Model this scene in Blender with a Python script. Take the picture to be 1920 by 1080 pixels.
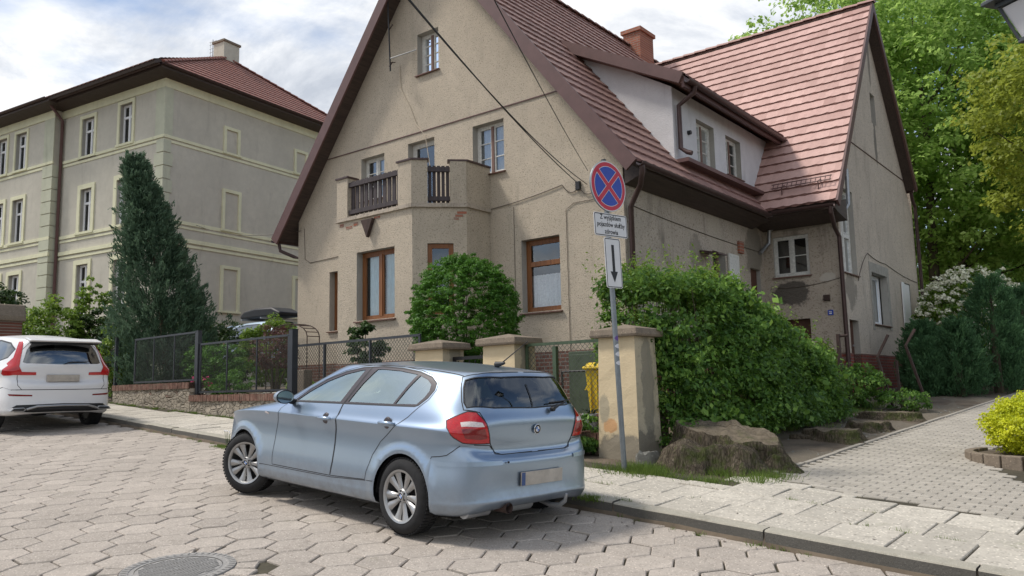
import bpy, bmesh, math, random
import numpy as np
from mathutils import Vector, Matrix
from mathutils.geometry import delaunay_2d_cdt
for o in list(bpy.data.objects): bpy.data.objects.remove(o)
SC = bpy.context.scene; COL = SC.collection
R = math.radians
random.seed(7); RNG = np.random.default_rng(7)

# ---------------------------------------------------------------- camera
PITCH, ROLL, FPX = 0.12431507, -0.02043124, 1513.81
CAMZ = 1.705
cd = bpy.data.cameras.new("camera"); cam = bpy.data.objects.new("camera", cd); COL.objects.link(cam)
cd.sensor_width = 36.0; cd.lens = FPX * 36.0 / 1920.0; cd.clip_start = 0.05; cd.clip_end = 2000
cp, sp, cr, sr = math.cos(PITCH), math.sin(PITCH), math.cos(ROLL), math.sin(ROLL)
_f = Vector((0, cp, sp)); _u = Vector((0, -sp, cp)); _r = Vector((1, 0, 0))
_r2 = cr * _r + sr * _u; _u2 = -sr * _r + cr * _u
cam.matrix_world = Matrix(((_r2.x, _u2.x, -_f.x, 0), (_r2.y, _u2.y, -_f.y, 0), (_r2.z, _u2.z, -_f.z, CAMZ), (0, 0, 0, 1)))
SC.camera = cam

# ---------------------------------------------------------------- sky, sun, exposure
SUN_EL, SUN_AZ = R(55), R(276)      # azimuth clockwise from +Y, direction the light comes from
W = bpy.data.worlds.new("World"); SC.world = W; W.use_nodes = True
nt = W.node_tree; nt.nodes.clear()
def wn(t, **k):
    n = nt.nodes.new(t)
    for a, b in k.items(): setattr(n, a, b)
    return n
wo = wn('ShaderNodeOutputWorld'); sky = wn('ShaderNodeTexSky', sky_type='NISHITA')
sky.sun_disc = False; sky.sun_elevation = SUN_EL; sky.sun_rotation = SUN_AZ
b1 = wn('ShaderNodeBackground'); b1.inputs[1].default_value = 0.115
nt.links.new(sky.outputs[0], b1.inputs[0])
tc = wn('ShaderNodeTexCoord'); sep = wn('ShaderNodeSeparateXYZ'); nt.links.new(tc.outputs['Generated'], sep.inputs[0])
mz = wn('ShaderNodeMath', operation='MAXIMUM'); nt.links.new(sep.outputs[2], mz.inputs[0]); mz.inputs[1].default_value = 0.0
az = wn('ShaderNodeMath', operation='ADD'); nt.links.new(mz.outputs[0], az.inputs[0]); az.inputs[1].default_value = 0.28
dv = wn('ShaderNodeVectorMath', operation='DIVIDE'); cb = wn('ShaderNodeCombineXYZ')
for i in range(3): nt.links.new(az.outputs[0], cb.inputs[i])
nt.links.new(tc.outputs['Generated'], dv.inputs[0]); nt.links.new(cb.outputs[0], dv.inputs[1])
mpw = wn('ShaderNodeMapping'); nt.links.new(dv.outputs[0], mpw.inputs[0]); mpw.inputs['Location'].default_value = (3.15, 1.35, 0.2)
def wnoise(scale, detail, rough, dist=0.0):
    n = wn('ShaderNodeTexNoise'); n.inputs['Scale'].default_value = scale; n.inputs['Detail'].default_value = detail
    n.inputs['Roughness'].default_value = rough; n.inputs['Distortion'].default_value = dist
    nt.links.new(mpw.outputs[0], n.inputs['Vector']); return n
def wramp(src, stops):
    r = wn('ShaderNodeValToRGB'); e = r.color_ramp.elements
    while len(e) < len(stops): e.new(0.5)
    for i, (p, c) in enumerate(stops): e[i].position = p; e[i].color = c if len(c) == 4 else (*c, 1)
    nt.links.new(src, r.inputs[0]); return r
n1 = wnoise(1.15, 9, 0.56, 0.25); cover = wramp(n1.outputs[0], [(0.42, (0, 0, 0)), (0.54, (1, 1, 1))])
n2 = wnoise(2.6, 9, 0.64, 0.5); shade = wramp(n2.outputs[0], [(0.34, (0.48, 0.52, 0.59)), (0.46, (0.68, 0.71, 0.76)), (0.55, (0.90, 0.91, 0.92)), (0.68, (1.0, 1.0, 0.99))])
b2 = wn('ShaderNodeBackground'); b2.inputs[1].default_value = 0.90; nt.links.new(shade.outputs[0], b2.inputs[0])
mx = wn('ShaderNodeMixShader'); nt.links.new(cover.outputs[0], mx.inputs[0]); nt.links.new(b1.outputs[0], mx.inputs[1]); nt.links.new(b2.outputs[0], mx.inputs[2])
nt.links.new(mx.outputs[0], wo.inputs[0])
sd = bpy.data.lights.new("sun", 'SUN'); sun = bpy.data.objects.new("sun", sd); COL.objects.link(sun)
sd.energy = 2.3; sd.angle = R(9); sd.color = (1.0, 0.945, 0.865)
sdir = Vector((math.sin(SUN_AZ) * math.cos(SUN_EL), math.cos(SUN_AZ) * math.cos(SUN_EL), math.sin(SUN_EL)))
sun.rotation_euler = sdir.to_track_quat('Z', 'Y').to_euler(); sun.location = (0, 0, 30)
SC.view_settings.view_transform = 'Standard'; SC.view_settings.look = 'None'
SC.view_settings.exposure = 0.43; SC.view_settings.gamma = 1.0; SC.view_settings.use_curve_mapping = False
SC.render.engine = 'CYCLES'

# ---------------------------------------------------------------- mesh helpers
class MB:
    """collects shapes into one mesh"""
    def __init__(s, M=None): s.v = []; s.f = []; s.m = []; s.M = M
    def add(s, vs, fs, mi=0):
        b = len(s.v)
        if s.M is not None: vs = [tuple(s.M @ Vector(v)) for v in vs]
        s.v += [tuple(v) for v in vs]; s.f += [tuple(b + i for i in f) for f in fs]; s.m += [mi] * len(fs)
    def box(s, x0, x1, y0, y1, z0, z1, mi=0):
        s.add([(x0,y0,z0),(x1,y0,z0),(x1,y1,z0),(x0,y1,z0),(x0,y0,z1),(x1,y0,z1),(x1,y1,z1),(x0,y1,z1)],
              [(0,3,2,1),(4,5,6,7),(0,1,5,4),(1,2,6,5),(2,3,7,6),(3,0,4,7)], mi)
    def prism(s, poly, axis, a, b, mi=0):
        n = len(poly)
        if axis == 'y': P = lambda p, t: (p[0], t, p[1])
        elif axis == 'x': P = lambda p, t: (t, p[0], p[1])
        else: P = lambda p, t: (p[0], p[1], t)
        s.add([P(p, a) for p in poly] + [P(p, b) for p in poly],
              [tuple(range(n))[::-1], tuple(range(n, 2*n))] + [(i, (i+1) % n, n+(i+1) % n, n+i) for i in range(n)], mi)
    def tube(s, pts, r, n=8, mi=0, cap=True):
        pts = [Vector(p) for p in pts]; rs = r if hasattr(r, '__len__') else [r] * len(pts)
        rings = []; up = None
        for i, p in enumerate(pts):
            t = (pts[min(i+1, len(pts)-1)] - pts[max(i-1, 0)])
            if t.length < 1e-9: t = Vector((0, 0, 1))
            t.normalize()
            if up is None:
                up = Vector((0, 0, 1)) if abs(t.z) < 0.9 else Vector((1, 0, 0))
            a = t.cross(up).normalized(); b = a.cross(t).normalized(); up = b
            rings.append([p + rs[i] * (math.cos(2*math.pi*k/n) * a + math.sin(2*math.pi*k/n) * b) for k in range(n)])
        vs = [v for g in rings for v in g]; fs = []
        for i in range(len(pts)-1):
            for k in range(n): fs.append((i*n+k, i*n+(k+1) % n, (i+1)*n+(k+1) % n, (i+1)*n+k))
        if cap: fs.append(tuple(range(n))[::-1]); fs.append(tuple(range((len(pts)-1)*n, len(pts)*n)))
        s.add(vs, fs, mi)
    def lathe(s, prof, n=32, mi=0, axis='z', c=(0, 0, 0), a0=0, a1=2*math.pi, fn=None):
        full = abs(a1-a0-2*math.pi) < 1e-6; m = n if full else n+1
        vs = []
        for k in range(m):
            t = a0 + (a1-a0)*k/n
            for r, h in prof:
                if fn: r = fn(r, h, t)
                x, y = r*math.cos(t), r*math.sin(t)
                p = {'z': (x, y, h), 'y': (x, h, y), 'x': (h, x, y)}[axis]
                vs.append((p[0]+c[0], p[1]+c[1], p[2]+c[2]))
        q = len(prof); fs = []
        for k in range(n):
            k2 = (k+1) % m
            for j in range(q-1): fs.append((k*q+j, k2*q+j, k2*q+j+1, k*q+j+1))
        s.add(vs, fs, mi)
    def build(s, name, mats, parent=None, smooth=None, bevel=0, off=None, recalc=True):
        me = bpy.data.meshes.new(name)
        V = s.v
        if off is not None: V = [(a-off[0], b-off[1], c-off[2]) for a, b, c in V]
        me.from_pydata(V, [], s.f)
        if not isinstance(mats, (list, tuple)): mats = [mats]
        for m in mats: me.materials.append(m)
        if len(mats) > 1: me.polygons.foreach_set('material_index', s.m)
        if recalc:
            bm = bmesh.new(); bm.from_mesh(me); bmesh.ops.recalc_face_normals(bm, faces=bm.faces); bm.to_mesh(me); bm.free()
        if smooth is not None:
            me.shade_smooth()
            if smooth < 180: me.set_sharp_from_angle(angle=R(smooth))
        o = bpy.data.objects.new(name, me); COL.objects.link(o)
        if parent is not None: o.parent = parent
        if bevel:
            b = o.modifiers.new('bevel', 'BEVEL'); b.width = bevel; b.segments = 2; b.limit_method = 'ANGLE'; b.angle_limit = R(40); b.harden_normals = False
        me.update(); return o

def bigmesh(name, V, F, mats, parent=None, rnd=None, smooth=False, mi=None):
    """numpy mesh: V (n,3), F (m,4) or (m,3)"""
    me = bpy.data.meshes.new(name); V = np.asarray(V, dtype=np.float32); F = np.asarray(F, dtype=np.int32)
    k = F.shape[1]; me.vertices.add(len(V)); me.vertices.foreach_set('co', V.ravel())
    me.loops.add(F.size); me.loops.foreach_set('vertex_index', F.ravel())
    me.polygons.add(len(F)); me.polygons.foreach_set('loop_start', np.arange(0, F.size, k, dtype=np.int32))
    try: me.polygons.foreach_set('loop_total', np.full(len(F), k, dtype=np.int32))
    except Exception: pass
    if not isinstance(mats, (list, tuple)): mats = [mats]
    for m in mats: me.materials.append(m)
    if mi is not None: me.polygons.foreach_set('material_index', np.asarray(mi, dtype=np.int32))
    me.polygons.foreach_set('use_smooth', np.full(len(F), smooth, dtype=bool))
    if rnd is not None:
        a = me.attributes.new('rnd', 'FLOAT', 'FACE'); a.data.foreach_set('value', np.asarray(rnd, dtype=np.float32))
    me.update(calc_edges=True); me.validate()
    o = bpy.data.objects.new(name, me); COL.objects.link(o)
    if parent is not None: o.parent = parent
    return o

def tag(o, label=None, cat=None, group=None, kind=None):
    if label: o['label'] = label
    if cat: o['category'] = cat
    if group: o['group'] = group
    if kind: o['kind'] = kind
    return o
def thing(name, label, cat, loc=(0, 0, 0), rz=0, group=None, M=None):
    o = bpy.data.objects.new(name, None); COL.objects.link(o); o.empty_display_size = 0.3
    if M is not None: o.matrix_world = M
    else: o.location = loc; o.rotation_euler = (0, 0, rz)
    return tag(o, label, cat, group)
def kids(o): return [c for c in bpy.data.objects if c.parent == o]
def copy_tree(o, loc=None, rz=None, label=None, scale=None):
    m = {}
    def rec(a, par):
        c = a.copy(); COL.objects.link(c)
        if par is not None: c.parent = par
        for ch in kids(a): rec(ch, c)
        return c
    r = rec(o, None)
    if loc is not None: r.location = loc
    if rz is not None: r.rotation_euler = (0, 0, rz)
    if scale is not None: r.scale = scale
    if label: r['label'] = label
    return r

# ---------------------------------------------------------------- terrain, kerb coordinates
K0 = np.array([0.38, 8.22]); KD = np.array([0.745, -0.667]); KN = np.array([0.667, 0.745])
def soft(y):
    y = np.asarray(y, dtype=float); a = np.where(y > 18, 18 + 9*(1-np.exp(-(np.maximum(y, 18)-18)/9)), y)
    return np.where(a < -6, -6 + (a+6)*0.2, a)
def G(x, y): return -0.007*np.clip(x, -30, 30) + 0.072*soft(y)
def P2(a, n): return K0[0]+KD[0]*a+KN[0]*n, K0[1]+KD[1]*a+KN[1]*n
def P3(a, n, dz=0.0):
    x, y = P2(a, n); return (float(x), float(y), float(G(x, y))+dz)
def kerbn(a): return np.interp(a, [-30, -11.5, -6.5, 0, 0.75, 2.24, 3.35, 8, 20], [1.1, 0.2, 0.0, -0.1, -0.14, -0.25, -0.33, -0.7, -1.9])
KANG = math.atan2(KD[1], KD[0])      # rotation of the kerb frame: +x along kerb (to the right), +y away from the road
KH = 0.12
# ---------------------------------------------------------------- materials
class NT:
    def __init__(s, name, rough=0.7, spec=0.4):
        s.mat = bpy.data.materials.new(name); s.mat.use_nodes = True; s.t = s.mat.node_tree; s.n = s.t.nodes
        s.b = s.n['Principled BSDF']; s.b.inputs['Roughness'].default_value = rough; s.b.inputs['Specular IOR Level'].default_value = spec
        s.tc = None
    def l(s, a, b): s.t.links.new(a, b)
    def node(s, t, **k):
        n = s.n.new(t)
        for a, b in k.items(): setattr(n, a, b)
        return n
    def coord(s, scale=(1, 1, 1), rot=(0, 0, 0), kind='Object'):
        if s.tc is None: s.tc = s.node('ShaderNodeTexCoord')
        m = s.node('ShaderNodeMapping'); m.inputs['Scale'].default_value = scale; m.inputs['Rotation'].default_value = rot
        s.l(s.tc.outputs[kind], m.inputs[0]); return m.outputs[0]
    def noise(s, scale, detail=6, rough=0.6, vec=None, dist=0.0):
        n = s.node('ShaderNodeTexNoise'); n.inputs['Scale'].default_value = scale; n.inputs['Detail'].default_value = detail
        n.inputs['Roughness'].default_value = rough; n.inputs['Distortion'].default_value = dist
        s.l(vec if vec is not None else s.coord(), n.inputs['Vector']); return n.outputs[0]
    def voro(s, scale, vec=None, feature='F1', out='Distance', rnd=1.0):
        n = s.node('ShaderNodeTexVoronoi', feature=feature); n.inputs['Scale'].default_value = scale; n.inputs['Randomness'].default_value = rnd
        s.l(vec if vec is not None else s.coord(), n.inputs['Vector']); return n.outputs[out]
    def ramp(s, src, stops, interp='LINEAR'):
        r = s.node('ShaderNodeValToRGB'); e = r.color_ramp.elements; r.color_ramp.interpolation = interp
        while len(e) < len(stops): e.new(0.5)
        for i, (p, c) in enumerate(stops):
            if not hasattr(c, '__len__'): c = (c, c, c)
            e[i].position = p; e[i].color = (*c, 1)
        s.l(src, r.inputs[0]); return r.outputs[0]
    def mix(s, fac, a, b, mode='MIX'):
        m = s.node('ShaderNodeMix', data_type='RGBA', blend_type=mode)
        for i, v in ((0, fac), (6, a), (7, b)):
            if hasattr(v, 'is_linked') or hasattr(v, 'links'): s.l(v, m.inputs[i])
            elif i == 0: m.inputs[0].default_value = v
            else: m.inputs[i].default_value = (*v, 1)
        return m.outputs[2]
    def math(s, op, a, b=0.0):
        m = s.node('ShaderNodeMath', operation=op)
        for i, v in ((0, a), (1, b)):
            if hasattr(v, 'links'): s.l(v, m.inputs[i])
            else: m.inputs[i].default_value = v
        return m.outputs[0]
    def color(s, c):
        if hasattr(c, 'links'): s.l(c, s.b.inputs['Base Color'])
        else: s.b.inputs['Base Color'].default_value = (*c, 1)
    def bump(s, h, strength=0.5, dist=0.02, prev=None):
        n = s.node('ShaderNodeBump'); n.inputs['Strength'].default_value = strength; n.inputs['Distance'].default_value = dist
        s.l(h, n.inputs['Height'])
        if prev is not None: s.l(prev, n.inputs['Normal'])
        s.l(n.outputs[0], s.b.inputs['Normal']); return n.outputs[0]
    def attr(s, name='rnd'):
        a = s.node('ShaderNodeAttribute', attribute_name=name); return a.outputs['Fac']
def simple(name, c, rough=0.6, spec=0.4, metal=0.0, var=0.0, bump=0.0, scale=8, coat=0.0):
    m = NT(name, rough, spec); m.b.inputs['Metallic'].default_value = metal
    if var:
        n = m.noise(scale, 8, 0.65); c2 = tuple(x*(1-var) for x in c); c3 = tuple(min(1, x*(1+var)) for x in c)
        m.color(m.ramp(n, [(0.3, c2), (0.7, c3)]))
    else: m.color(c)
    if bump: m.bump(m.noise(scale*5, 6, 0.6), bump, 0.01)
    if coat: m.b.inputs['Coat Weight'].default_value = coat; m.b.inputs['Coat Roughness'].default_value = 0.04
    return m.mat

def stucco(name, base, pit, grain=38, bstr=0.9, stain=(0.16, 0.14, 0.12), stain_amt=0.55, patch=None, blobs=()):
    m = NT(name, 0.92, 0.2)
    v = m.coord()
    big = m.noise(0.55, 6, 0.6, v); med = m.noise(3.2, 7, 0.7, v); fine = m.noise(grain, 5, 0.7, v)
    c = m.mix(m.ramp(big, [(0.35, 0.0), (0.7, 1.0)]), base, tuple(x*0.84 for x in base))
    c = m.mix(m.ramp(med, [(0.40, 0.0), (0.75, 0.55)]), c, tuple(x*0.72 for x in base))
    vs = m.coord((1, 1, 0.18)); streak = m.noise(2.3, 6, 0.7, vs, 0.4)
    c = m.mix(m.ramp(streak, [(0.56, 0.0), (0.74, stain_amt)]), c, stain)
    pits = m.noise(grain*0.7, 3, 0.5, m.coord((1, 1, 1.25)), 0.8)
    c = m.mix(m.ramp(pits, [(0.34, 1.0), (0.45, 0.0)]), c, pit)
    if patch is not None:
        pn = m.noise(0.9, 4, 0.7, m.coord((1, 1, 0.8)), 0.5); c = m.mix(m.ramp(pn, [(0.66, 0.0), (0.69, 0.85)]), c, patch)
    for (cen, rad, col_, amt, rough_) in blobs:      # stains and bare patches with a place and shape of their own
        mp = m.node('ShaderNodeMapping'); mp.vector_type = 'TEXTURE'; mp.inputs['Location'].default_value = cen; mp.inputs['Scale'].default_value = rad
        if m.tc is None: m.coord()
        m.l(m.tc.outputs['Object'], mp.inputs[0]); ln = m.node('ShaderNodeVectorMath', operation='LENGTH'); m.l(mp.outputs[0], ln.inputs[0])
        e_ = m.math('ADD', ln.outputs['Value'], m.math('MULTIPLY', m.math('SUBTRACT', m.noise(rough_, 8, 0.7), 0.5), 1.5))
        c = m.mix(m.ramp(e_, [(0.78, amt), (0.95, 0.0)]), c, col_)
    m.color(c); nb = m.bump(fine, bstr, 0.02); m.bump(pits, bstr*0.8, 0.03, nb)
    return m.mat
def brick(name, c1, c2, mortar, bw=0.25, bh=0.075, plane='xz', dirty=0.5, msize=0.012):
    m = NT(name, 0.88, 0.25); sx_ = m.node('ShaderNodeSeparateXYZ'); m.l(m.coord(), sx_.inputs[0]); cx_ = m.node('ShaderNodeCombineXYZ')
    m.l(sx_.outputs[0 if plane == 'xz' else 1], cx_.inputs[0]); m.l(sx_.outputs[2], cx_.inputs[1]); v = cx_.outputs[0]
    b = m.node('ShaderNodeTexBrick'); b.inputs['Scale'].default_value = 1.0; b.inputs['Brick Width'].default_value = bw; b.inputs['Row Height'].default_value = bh
    b.inputs['Mortar Size'].default_value = msize; b.inputs['Mortar Smooth'].default_value = 0.2; b.inputs['Bias'].default_value = 0.0
    b.inputs['Color1'].default_value = (*c1, 1); b.inputs['Color2'].default_value = (*c2, 1); b.inputs['Mortar'].default_value = (*mortar, 1)
    m.l(v, b.inputs['Vector'])
    c = m.mix(m.ramp(m.noise(2.6, 8, 0.7), [(0.42, 0.0), (0.72, dirty)]), b.outputs[0], (0.09, 0.075, 0.06))
    m.color(m.mix(m.ramp(m.noise(30, 4), [(0.3, 0.0), (0.8, 0.35)]), c, tuple(x*0.5 for x in c1)))
    h = m.math('SUBTRACT', 1.0, b.outputs['Fac']); h = m.math('ADD', h, m.math('MULTIPLY', m.noise(40, 5), 0.35))
    m.bump(h, 0.9, 0.02); return m.mat
def concrete(name, c, rough=0.9, speck=0.5, moss=0.25, scale=60, attr=0.22, mossc=(0.10, 0.12, 0.04), dirtc=(0.13, 0.115, 0.09)):
    m = NT(name, rough, 0.25); v = m.coord()
    r = m.attr(); col = m.mix(r, tuple(x*(1-attr) for x in c), tuple(min(1, x*(1+attr)) for x in c))
    col = m.mix(m.ramp(m.noise(1.3, 6, 0.65, v), [(0.35, 0.0), (0.75, 0.45)]), col, tuple(x*0.68 for x in c))
    sp = m.voro(scale, v); col = m.mix(m.ramp(sp, [(0.12, speck), (0.30, 0.0)]), col, tuple(min(1, x*1.65) for x in c))
    sp2 = m.voro(scale*0.8, m.coord((1, 1, 1), (0.3, 0.2, 1.0))); col = m.mix(m.ramp(sp2, [(0.10, speck), (0.26, 0.0)]), col, tuple(x*0.42 for x in c))
    col = m.mix(m.ramp(m.noise(5.5, 8, 0.75, v), [(0.58, 0.0), (0.72, moss)]), col, dirtc)
    col = m.mix(m.ramp(m.noise(2.1, 8, 0.8, m.coord((1, 1, 1), (0, 0, 0.7))), [(0.60, 0.0), (0.74, moss)]), col, mossc)
    col = m.mix(m.ramp(m.noise(11, 7, 0.8, v), [(0.45, 0.0), (0.70, moss*0.9)]), col, tuple(x*0.5 for x in c)); m.color(col); m.bump(m.noise(scale*1.3, 5, 0.7, v), 0.55, 0.012); return m.mat
def leafmat(name, c1, c2, c3, trans=0.35, rough=0.5):
    m = NT(name, rough, 0.35); r = m.attr(); g = m.noise(0.7, 3, 0.5)
    c = m.ramp(r, [(0.0, c1), (0.5, c2), (1.0, c3)])
    c = m.mix(m.ramp(g, [(0.35, 0.0), (0.7, 0.4)]), c, c1)
    m.color(c); tr = m.node('ShaderNodeBsdfTranslucent'); m.l(m.mix(0.5, c, c3), tr.inputs[0])
    ms = m.node('ShaderNodeMixShader'); ms.inputs[0].default_value = trans; m.l(m.b.outputs[0], ms.inputs[1]); m.l(tr.outputs[0], ms.inputs[2])
    m.l(ms.outputs[0], m.n['Material Output'].inputs[0]); return m.mat
def glassmat(name, tint, gloss=(0.9, 0.95, 1.0), f0=0.18, trans=0.75, bump=0.0):
    """window glass: part see-through, part mirror"""
    m = NT(name); m.n.remove(m.b); out = m.n['Material Output']
    t = m.node('ShaderNodeBsdfTransparent'); t.inputs[0].default_value = (*tint, 1)
    g = m.node('ShaderNodeBsdfGlossy'); g.inputs['Roughness'].default_value = 0.015; g.inputs[0].default_value = (*gloss, 1)
    if bump:
        n = m.node('ShaderNodeBump'); n.inputs['Strength'].default_value = bump; n.inputs['Distance'].default_value = 0.02
        m.l(m.noise(1.2, 2), n.inputs['Height']); m.l(n.outputs[0], g.inputs['Normal'])
    fr = m.node('ShaderNodeFresnel'); fr.inputs[0].default_value = 1.5
    f = m.math('ADD', m.math('MULTIPLY', fr.outputs[0], 1.0-f0), f0); mx_ = m.node('ShaderNodeMixShader')
    m.l(f, mx_.inputs[0]); m.l(t.outputs[0], mx_.inputs[1]); m.l(g.outputs[0], mx_.inputs[2]); m.l(mx_.outputs[0], out.inputs[0])
    return m.mat
def tiles_mat(name, c, c2, dirt=(0.10, 0.07, 0.05), amt=0.4, rough=0.6):
    m = NT(name, rough, 0.4); r = m.attr(); col = m.mix(r, c, c2)
    col = m.mix(m.ramp(m.noise(0.8, 6, 0.7), [(0.45, 0.0), (0.75, amt)]), col, dirt)
    col = m.mix(m.ramp(m.noise(14, 5, 0.7), [(0.4, 0.0), (0.8, 0.3)]), col, tuple(x*0.55 for x in c))
    m.color(col); m.bump(m.noise(30, 4), 0.25, 0.01); return m.mat
def wood(name, c, c2, axis=(1, 1, 0.06), rough=0.6, grain=24):
    m = NT(name, rough, 0.35); n = m.noise(grain, 6, 0.7, m.coord(axis), 0.3)
    m.color(m.ramp(n, [(0.3, c2), (0.65, c)])); m.bump(n, 0.4, 0.006); return m.mat
def bark(name, c, c2, scale=7, bstr=0.9):
    m = NT(name, 0.95, 0.15); n = m.noise(scale, 9, 0.72, m.coord((1, 1, 0.3)), 0.5); n2 = m.noise(3, 6, 0.7)
    col = m.ramp(n, [(0.35, c2), (0.65, c)]); col = m.mix(m.ramp(n2, [(0.5, 0.0), (0.68, 0.55)]), col, (0.075, 0.095, 0.03))
    m.color(col); m.bump(n, bstr, 0.05); return m.mat

M = {}
M['stucco'] = stucco('roughcast_render', (0.605, 0.52, 0.41), (0.30, 0.255, 0.20), grain=58, bstr=0.8, stain_amt=0.28)
M['stucco_dirty'] = stucco('weathered_roughcast', (0.50, 0.43, 0.35), (0.27, 0.23, 0.18), stain=(0.10, 0.09, 0.075), stain_amt=0.75, grain=30, bstr=0.6)
M['stucco_grey'] = stucco('smooth_grey_render', (0.60, 0.565, 0.475), (0.53, 0.50, 0.425), grain=60, bstr=0.25, stain=(0.24, 0.22, 0.19), stain_amt=0.4)
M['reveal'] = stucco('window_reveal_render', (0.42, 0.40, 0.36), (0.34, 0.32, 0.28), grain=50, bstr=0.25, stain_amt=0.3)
M['patch'] = simple('mortar_patch', (0.34, 0.32, 0.28), 0.95, var=0.2, bump=0.4)
M['white_render'] = stucco('white_render', (0.70, 0.69, 0.70), (0.58, 0.57, 0.58), grain=45, bstr=0.35, stain=(0.36, 0.34, 0.33), stain_amt=0.5)
M['cream'] = stucco('green_cream_trim', (0.80, 0.78, 0.55), (0.74, 0.72, 0.51), grain=50, bstr=0.2, stain=(0.36, 0.36, 0.24), stain_amt=0.35)
M['quoin'] = stucco('green_quoin_render', (0.58, 0.585, 0.45), (0.53, 0.535, 0.41), grain=50, bstr=0.2, stain=(0.28, 0.29, 0.20), stain_amt=0.4)
BL_ = [((0.0, 0.0, 0.10), (0.42, 0.5, 0.26), (0.25, 0.22, 0.17), 0.95, 6.0), ((-0.12, 0.0, 0.42), (0.13, 0.3, 0.10), (0.55, 0.30, 0.14), 0.85, 7.0), ((-0.20, 0.0, 0.62), (0.09, 0.3, 0.22), (0.34, 0.30, 0.22), 0.8, 8.0)]
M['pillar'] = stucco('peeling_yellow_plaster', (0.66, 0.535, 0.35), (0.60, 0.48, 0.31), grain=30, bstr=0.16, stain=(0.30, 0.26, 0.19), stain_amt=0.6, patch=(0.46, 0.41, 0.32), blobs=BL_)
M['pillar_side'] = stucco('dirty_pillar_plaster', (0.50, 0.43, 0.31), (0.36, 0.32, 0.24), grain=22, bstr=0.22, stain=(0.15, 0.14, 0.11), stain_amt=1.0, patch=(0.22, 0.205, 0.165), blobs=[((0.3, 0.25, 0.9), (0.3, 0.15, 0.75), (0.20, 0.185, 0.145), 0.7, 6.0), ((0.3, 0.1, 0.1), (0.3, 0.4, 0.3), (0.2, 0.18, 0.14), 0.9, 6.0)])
M['cap'] = concrete('mossy_cap_stone', (0.29, 0.235, 0.18), moss=0.9, scale=30, mossc=(0.20, 0.085, 0.045))
M['roof_wing'] = tiles_mat('pinkish_roof_tiles', (0.42, 0.25, 0.215), (0.66, 0.43, 0.38), dirt=(0.38, 0.25, 0.21), amt=0.35)
M['roof_main'] = tiles_mat('brown_red_roof_tiles', (0.22, 0.12, 0.10), (0.41, 0.245, 0.20), dirt=(0.14, 0.085, 0.065), amt=0.4)
M['roof_far'] = tiles_mat('red_roof_tiles', (0.25, 0.09, 0.065), (0.33, 0.13, 0.095), amt=0.25)
M['verge'] = simple('brown_painted_verge', (0.115, 0.06, 0.055), 0.5, var=0.15, scale=4)
M['gutter'] = simple('dark_brown_gutter', (0.075, 0.045, 0.042), 0.4, metal=0.2, var=0.2)
M['zinc'] = simple('zinc_pipe', (0.36, 0.37, 0.38), 0.4, metal=0.6, var=0.2)
M['soffit'] = wood('dark_soffit_boards', (0.085, 0.06, 0.05), (0.04, 0.03, 0.027), (1, 0.08, 1))
M['brickwall'] = brick('red_brown_brick', (0.22, 0.085, 0.06), (0.15, 0.06, 0.045), (0.30, 0.26, 0.22))
M['brickwall_y'] = brick('red_brown_brick_side', (0.31, 0.075, 0.055), (0.22, 0.06, 0.045), (0.24, 0.17, 0.14), plane='yz')
M['chimney'] = brick('orange_brick', (0.42, 0.16, 0.10), (0.33, 0.12, 0.08), (0.36, 0.27, 0.22), dirty=0.2)
M['hex'] = concrete('hexagon_paving', (0.425, 0.375, 0.325), speck=0.8, moss=0.42, scale=40, attr=0.12)
M['slab'] = concrete('pavement_slab', (0.515, 0.475, 0.405), speck=0.85, moss=0.55, scale=26, attr=0.12)
M['paver'] = concrete('path_paver', (0.42, 0.385, 0.33), speck=0.4, moss=0.25, scale=60, attr=0.14)
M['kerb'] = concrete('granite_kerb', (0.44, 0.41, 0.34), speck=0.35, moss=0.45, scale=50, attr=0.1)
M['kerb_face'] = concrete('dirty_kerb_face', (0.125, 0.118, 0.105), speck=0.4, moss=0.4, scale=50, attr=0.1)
M['joint'] = simple('joint_soil', (0.06, 0.052, 0.034), 1.0, var=0.5, scale=3, bump=0.6)
M['soil'] = simple('garden_soil', (0.115, 0.09, 0.065), 1.0, var=0.45, scale=2.5, bump=0.9)
M['dust'] = concrete('trodden_earth', (0.20, 0.17, 0.13), speck=0.5, moss=0.5, scale=30)
M['rubble'] = None
def rubble():
    m = NT('lime_plastered_rubble', 0.95, 0.2); v = m.coord((1, 1, 1.9))
    d = m.voro(5.5, v, 'DISTANCE_TO_EDGE'); n = m.noise(5, 8, 0.75); cc = m.voro(5.5, v, 'F1', 'Color')
    sepc = m.node('ShaderNodeSeparateColor'); m.l(cc, sepc.inputs[0])
    c = m.ramp(sepc.outputs[0], [(0.0, (0.31, 0.27, 0.22)), (0.75, (0.38, 0.335, 0.27)), (1.0, (0.27, 0.14, 0.11))])
    c = m.mix(m.ramp(d, [(0.02, 0.55), (0.07, 0.0)]), c, (0.16, 0.14, 0.11))
    c = m.mix(m.ramp(m.noise(2.2, 7, 0.75), [(0.42, 0.0), (0.52, 1.0)]), c, (0.43, 0.375, 0.30))
    c = m.mix(m.ramp(n, [(0.55, 0.0), (0.72, 0.8)]), c, (0.12, 0.10, 0.08))
    m.color(c); nb = m.bump(m.ramp(d, [(0.0, 0.0), (0.12, 1.0)]), 0.8, 0.05); m.bump(n, 0.9, 0.06, nb); return m.mat
M['rubble'] = rubble()
M['brownframe'] = wood('brown_wood_frame', (0.26, 0.105, 0.035), (0.15, 0.055, 0.02), rough=0.4)
M['whiteframe'] = simple('flaking_white_frame', (0.62, 0.61, 0.57), 0.6, var=0.22, scale=18)
M['pvc'] = simple('white_pvc', (0.80, 0.80, 0.80), 0.35)
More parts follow.
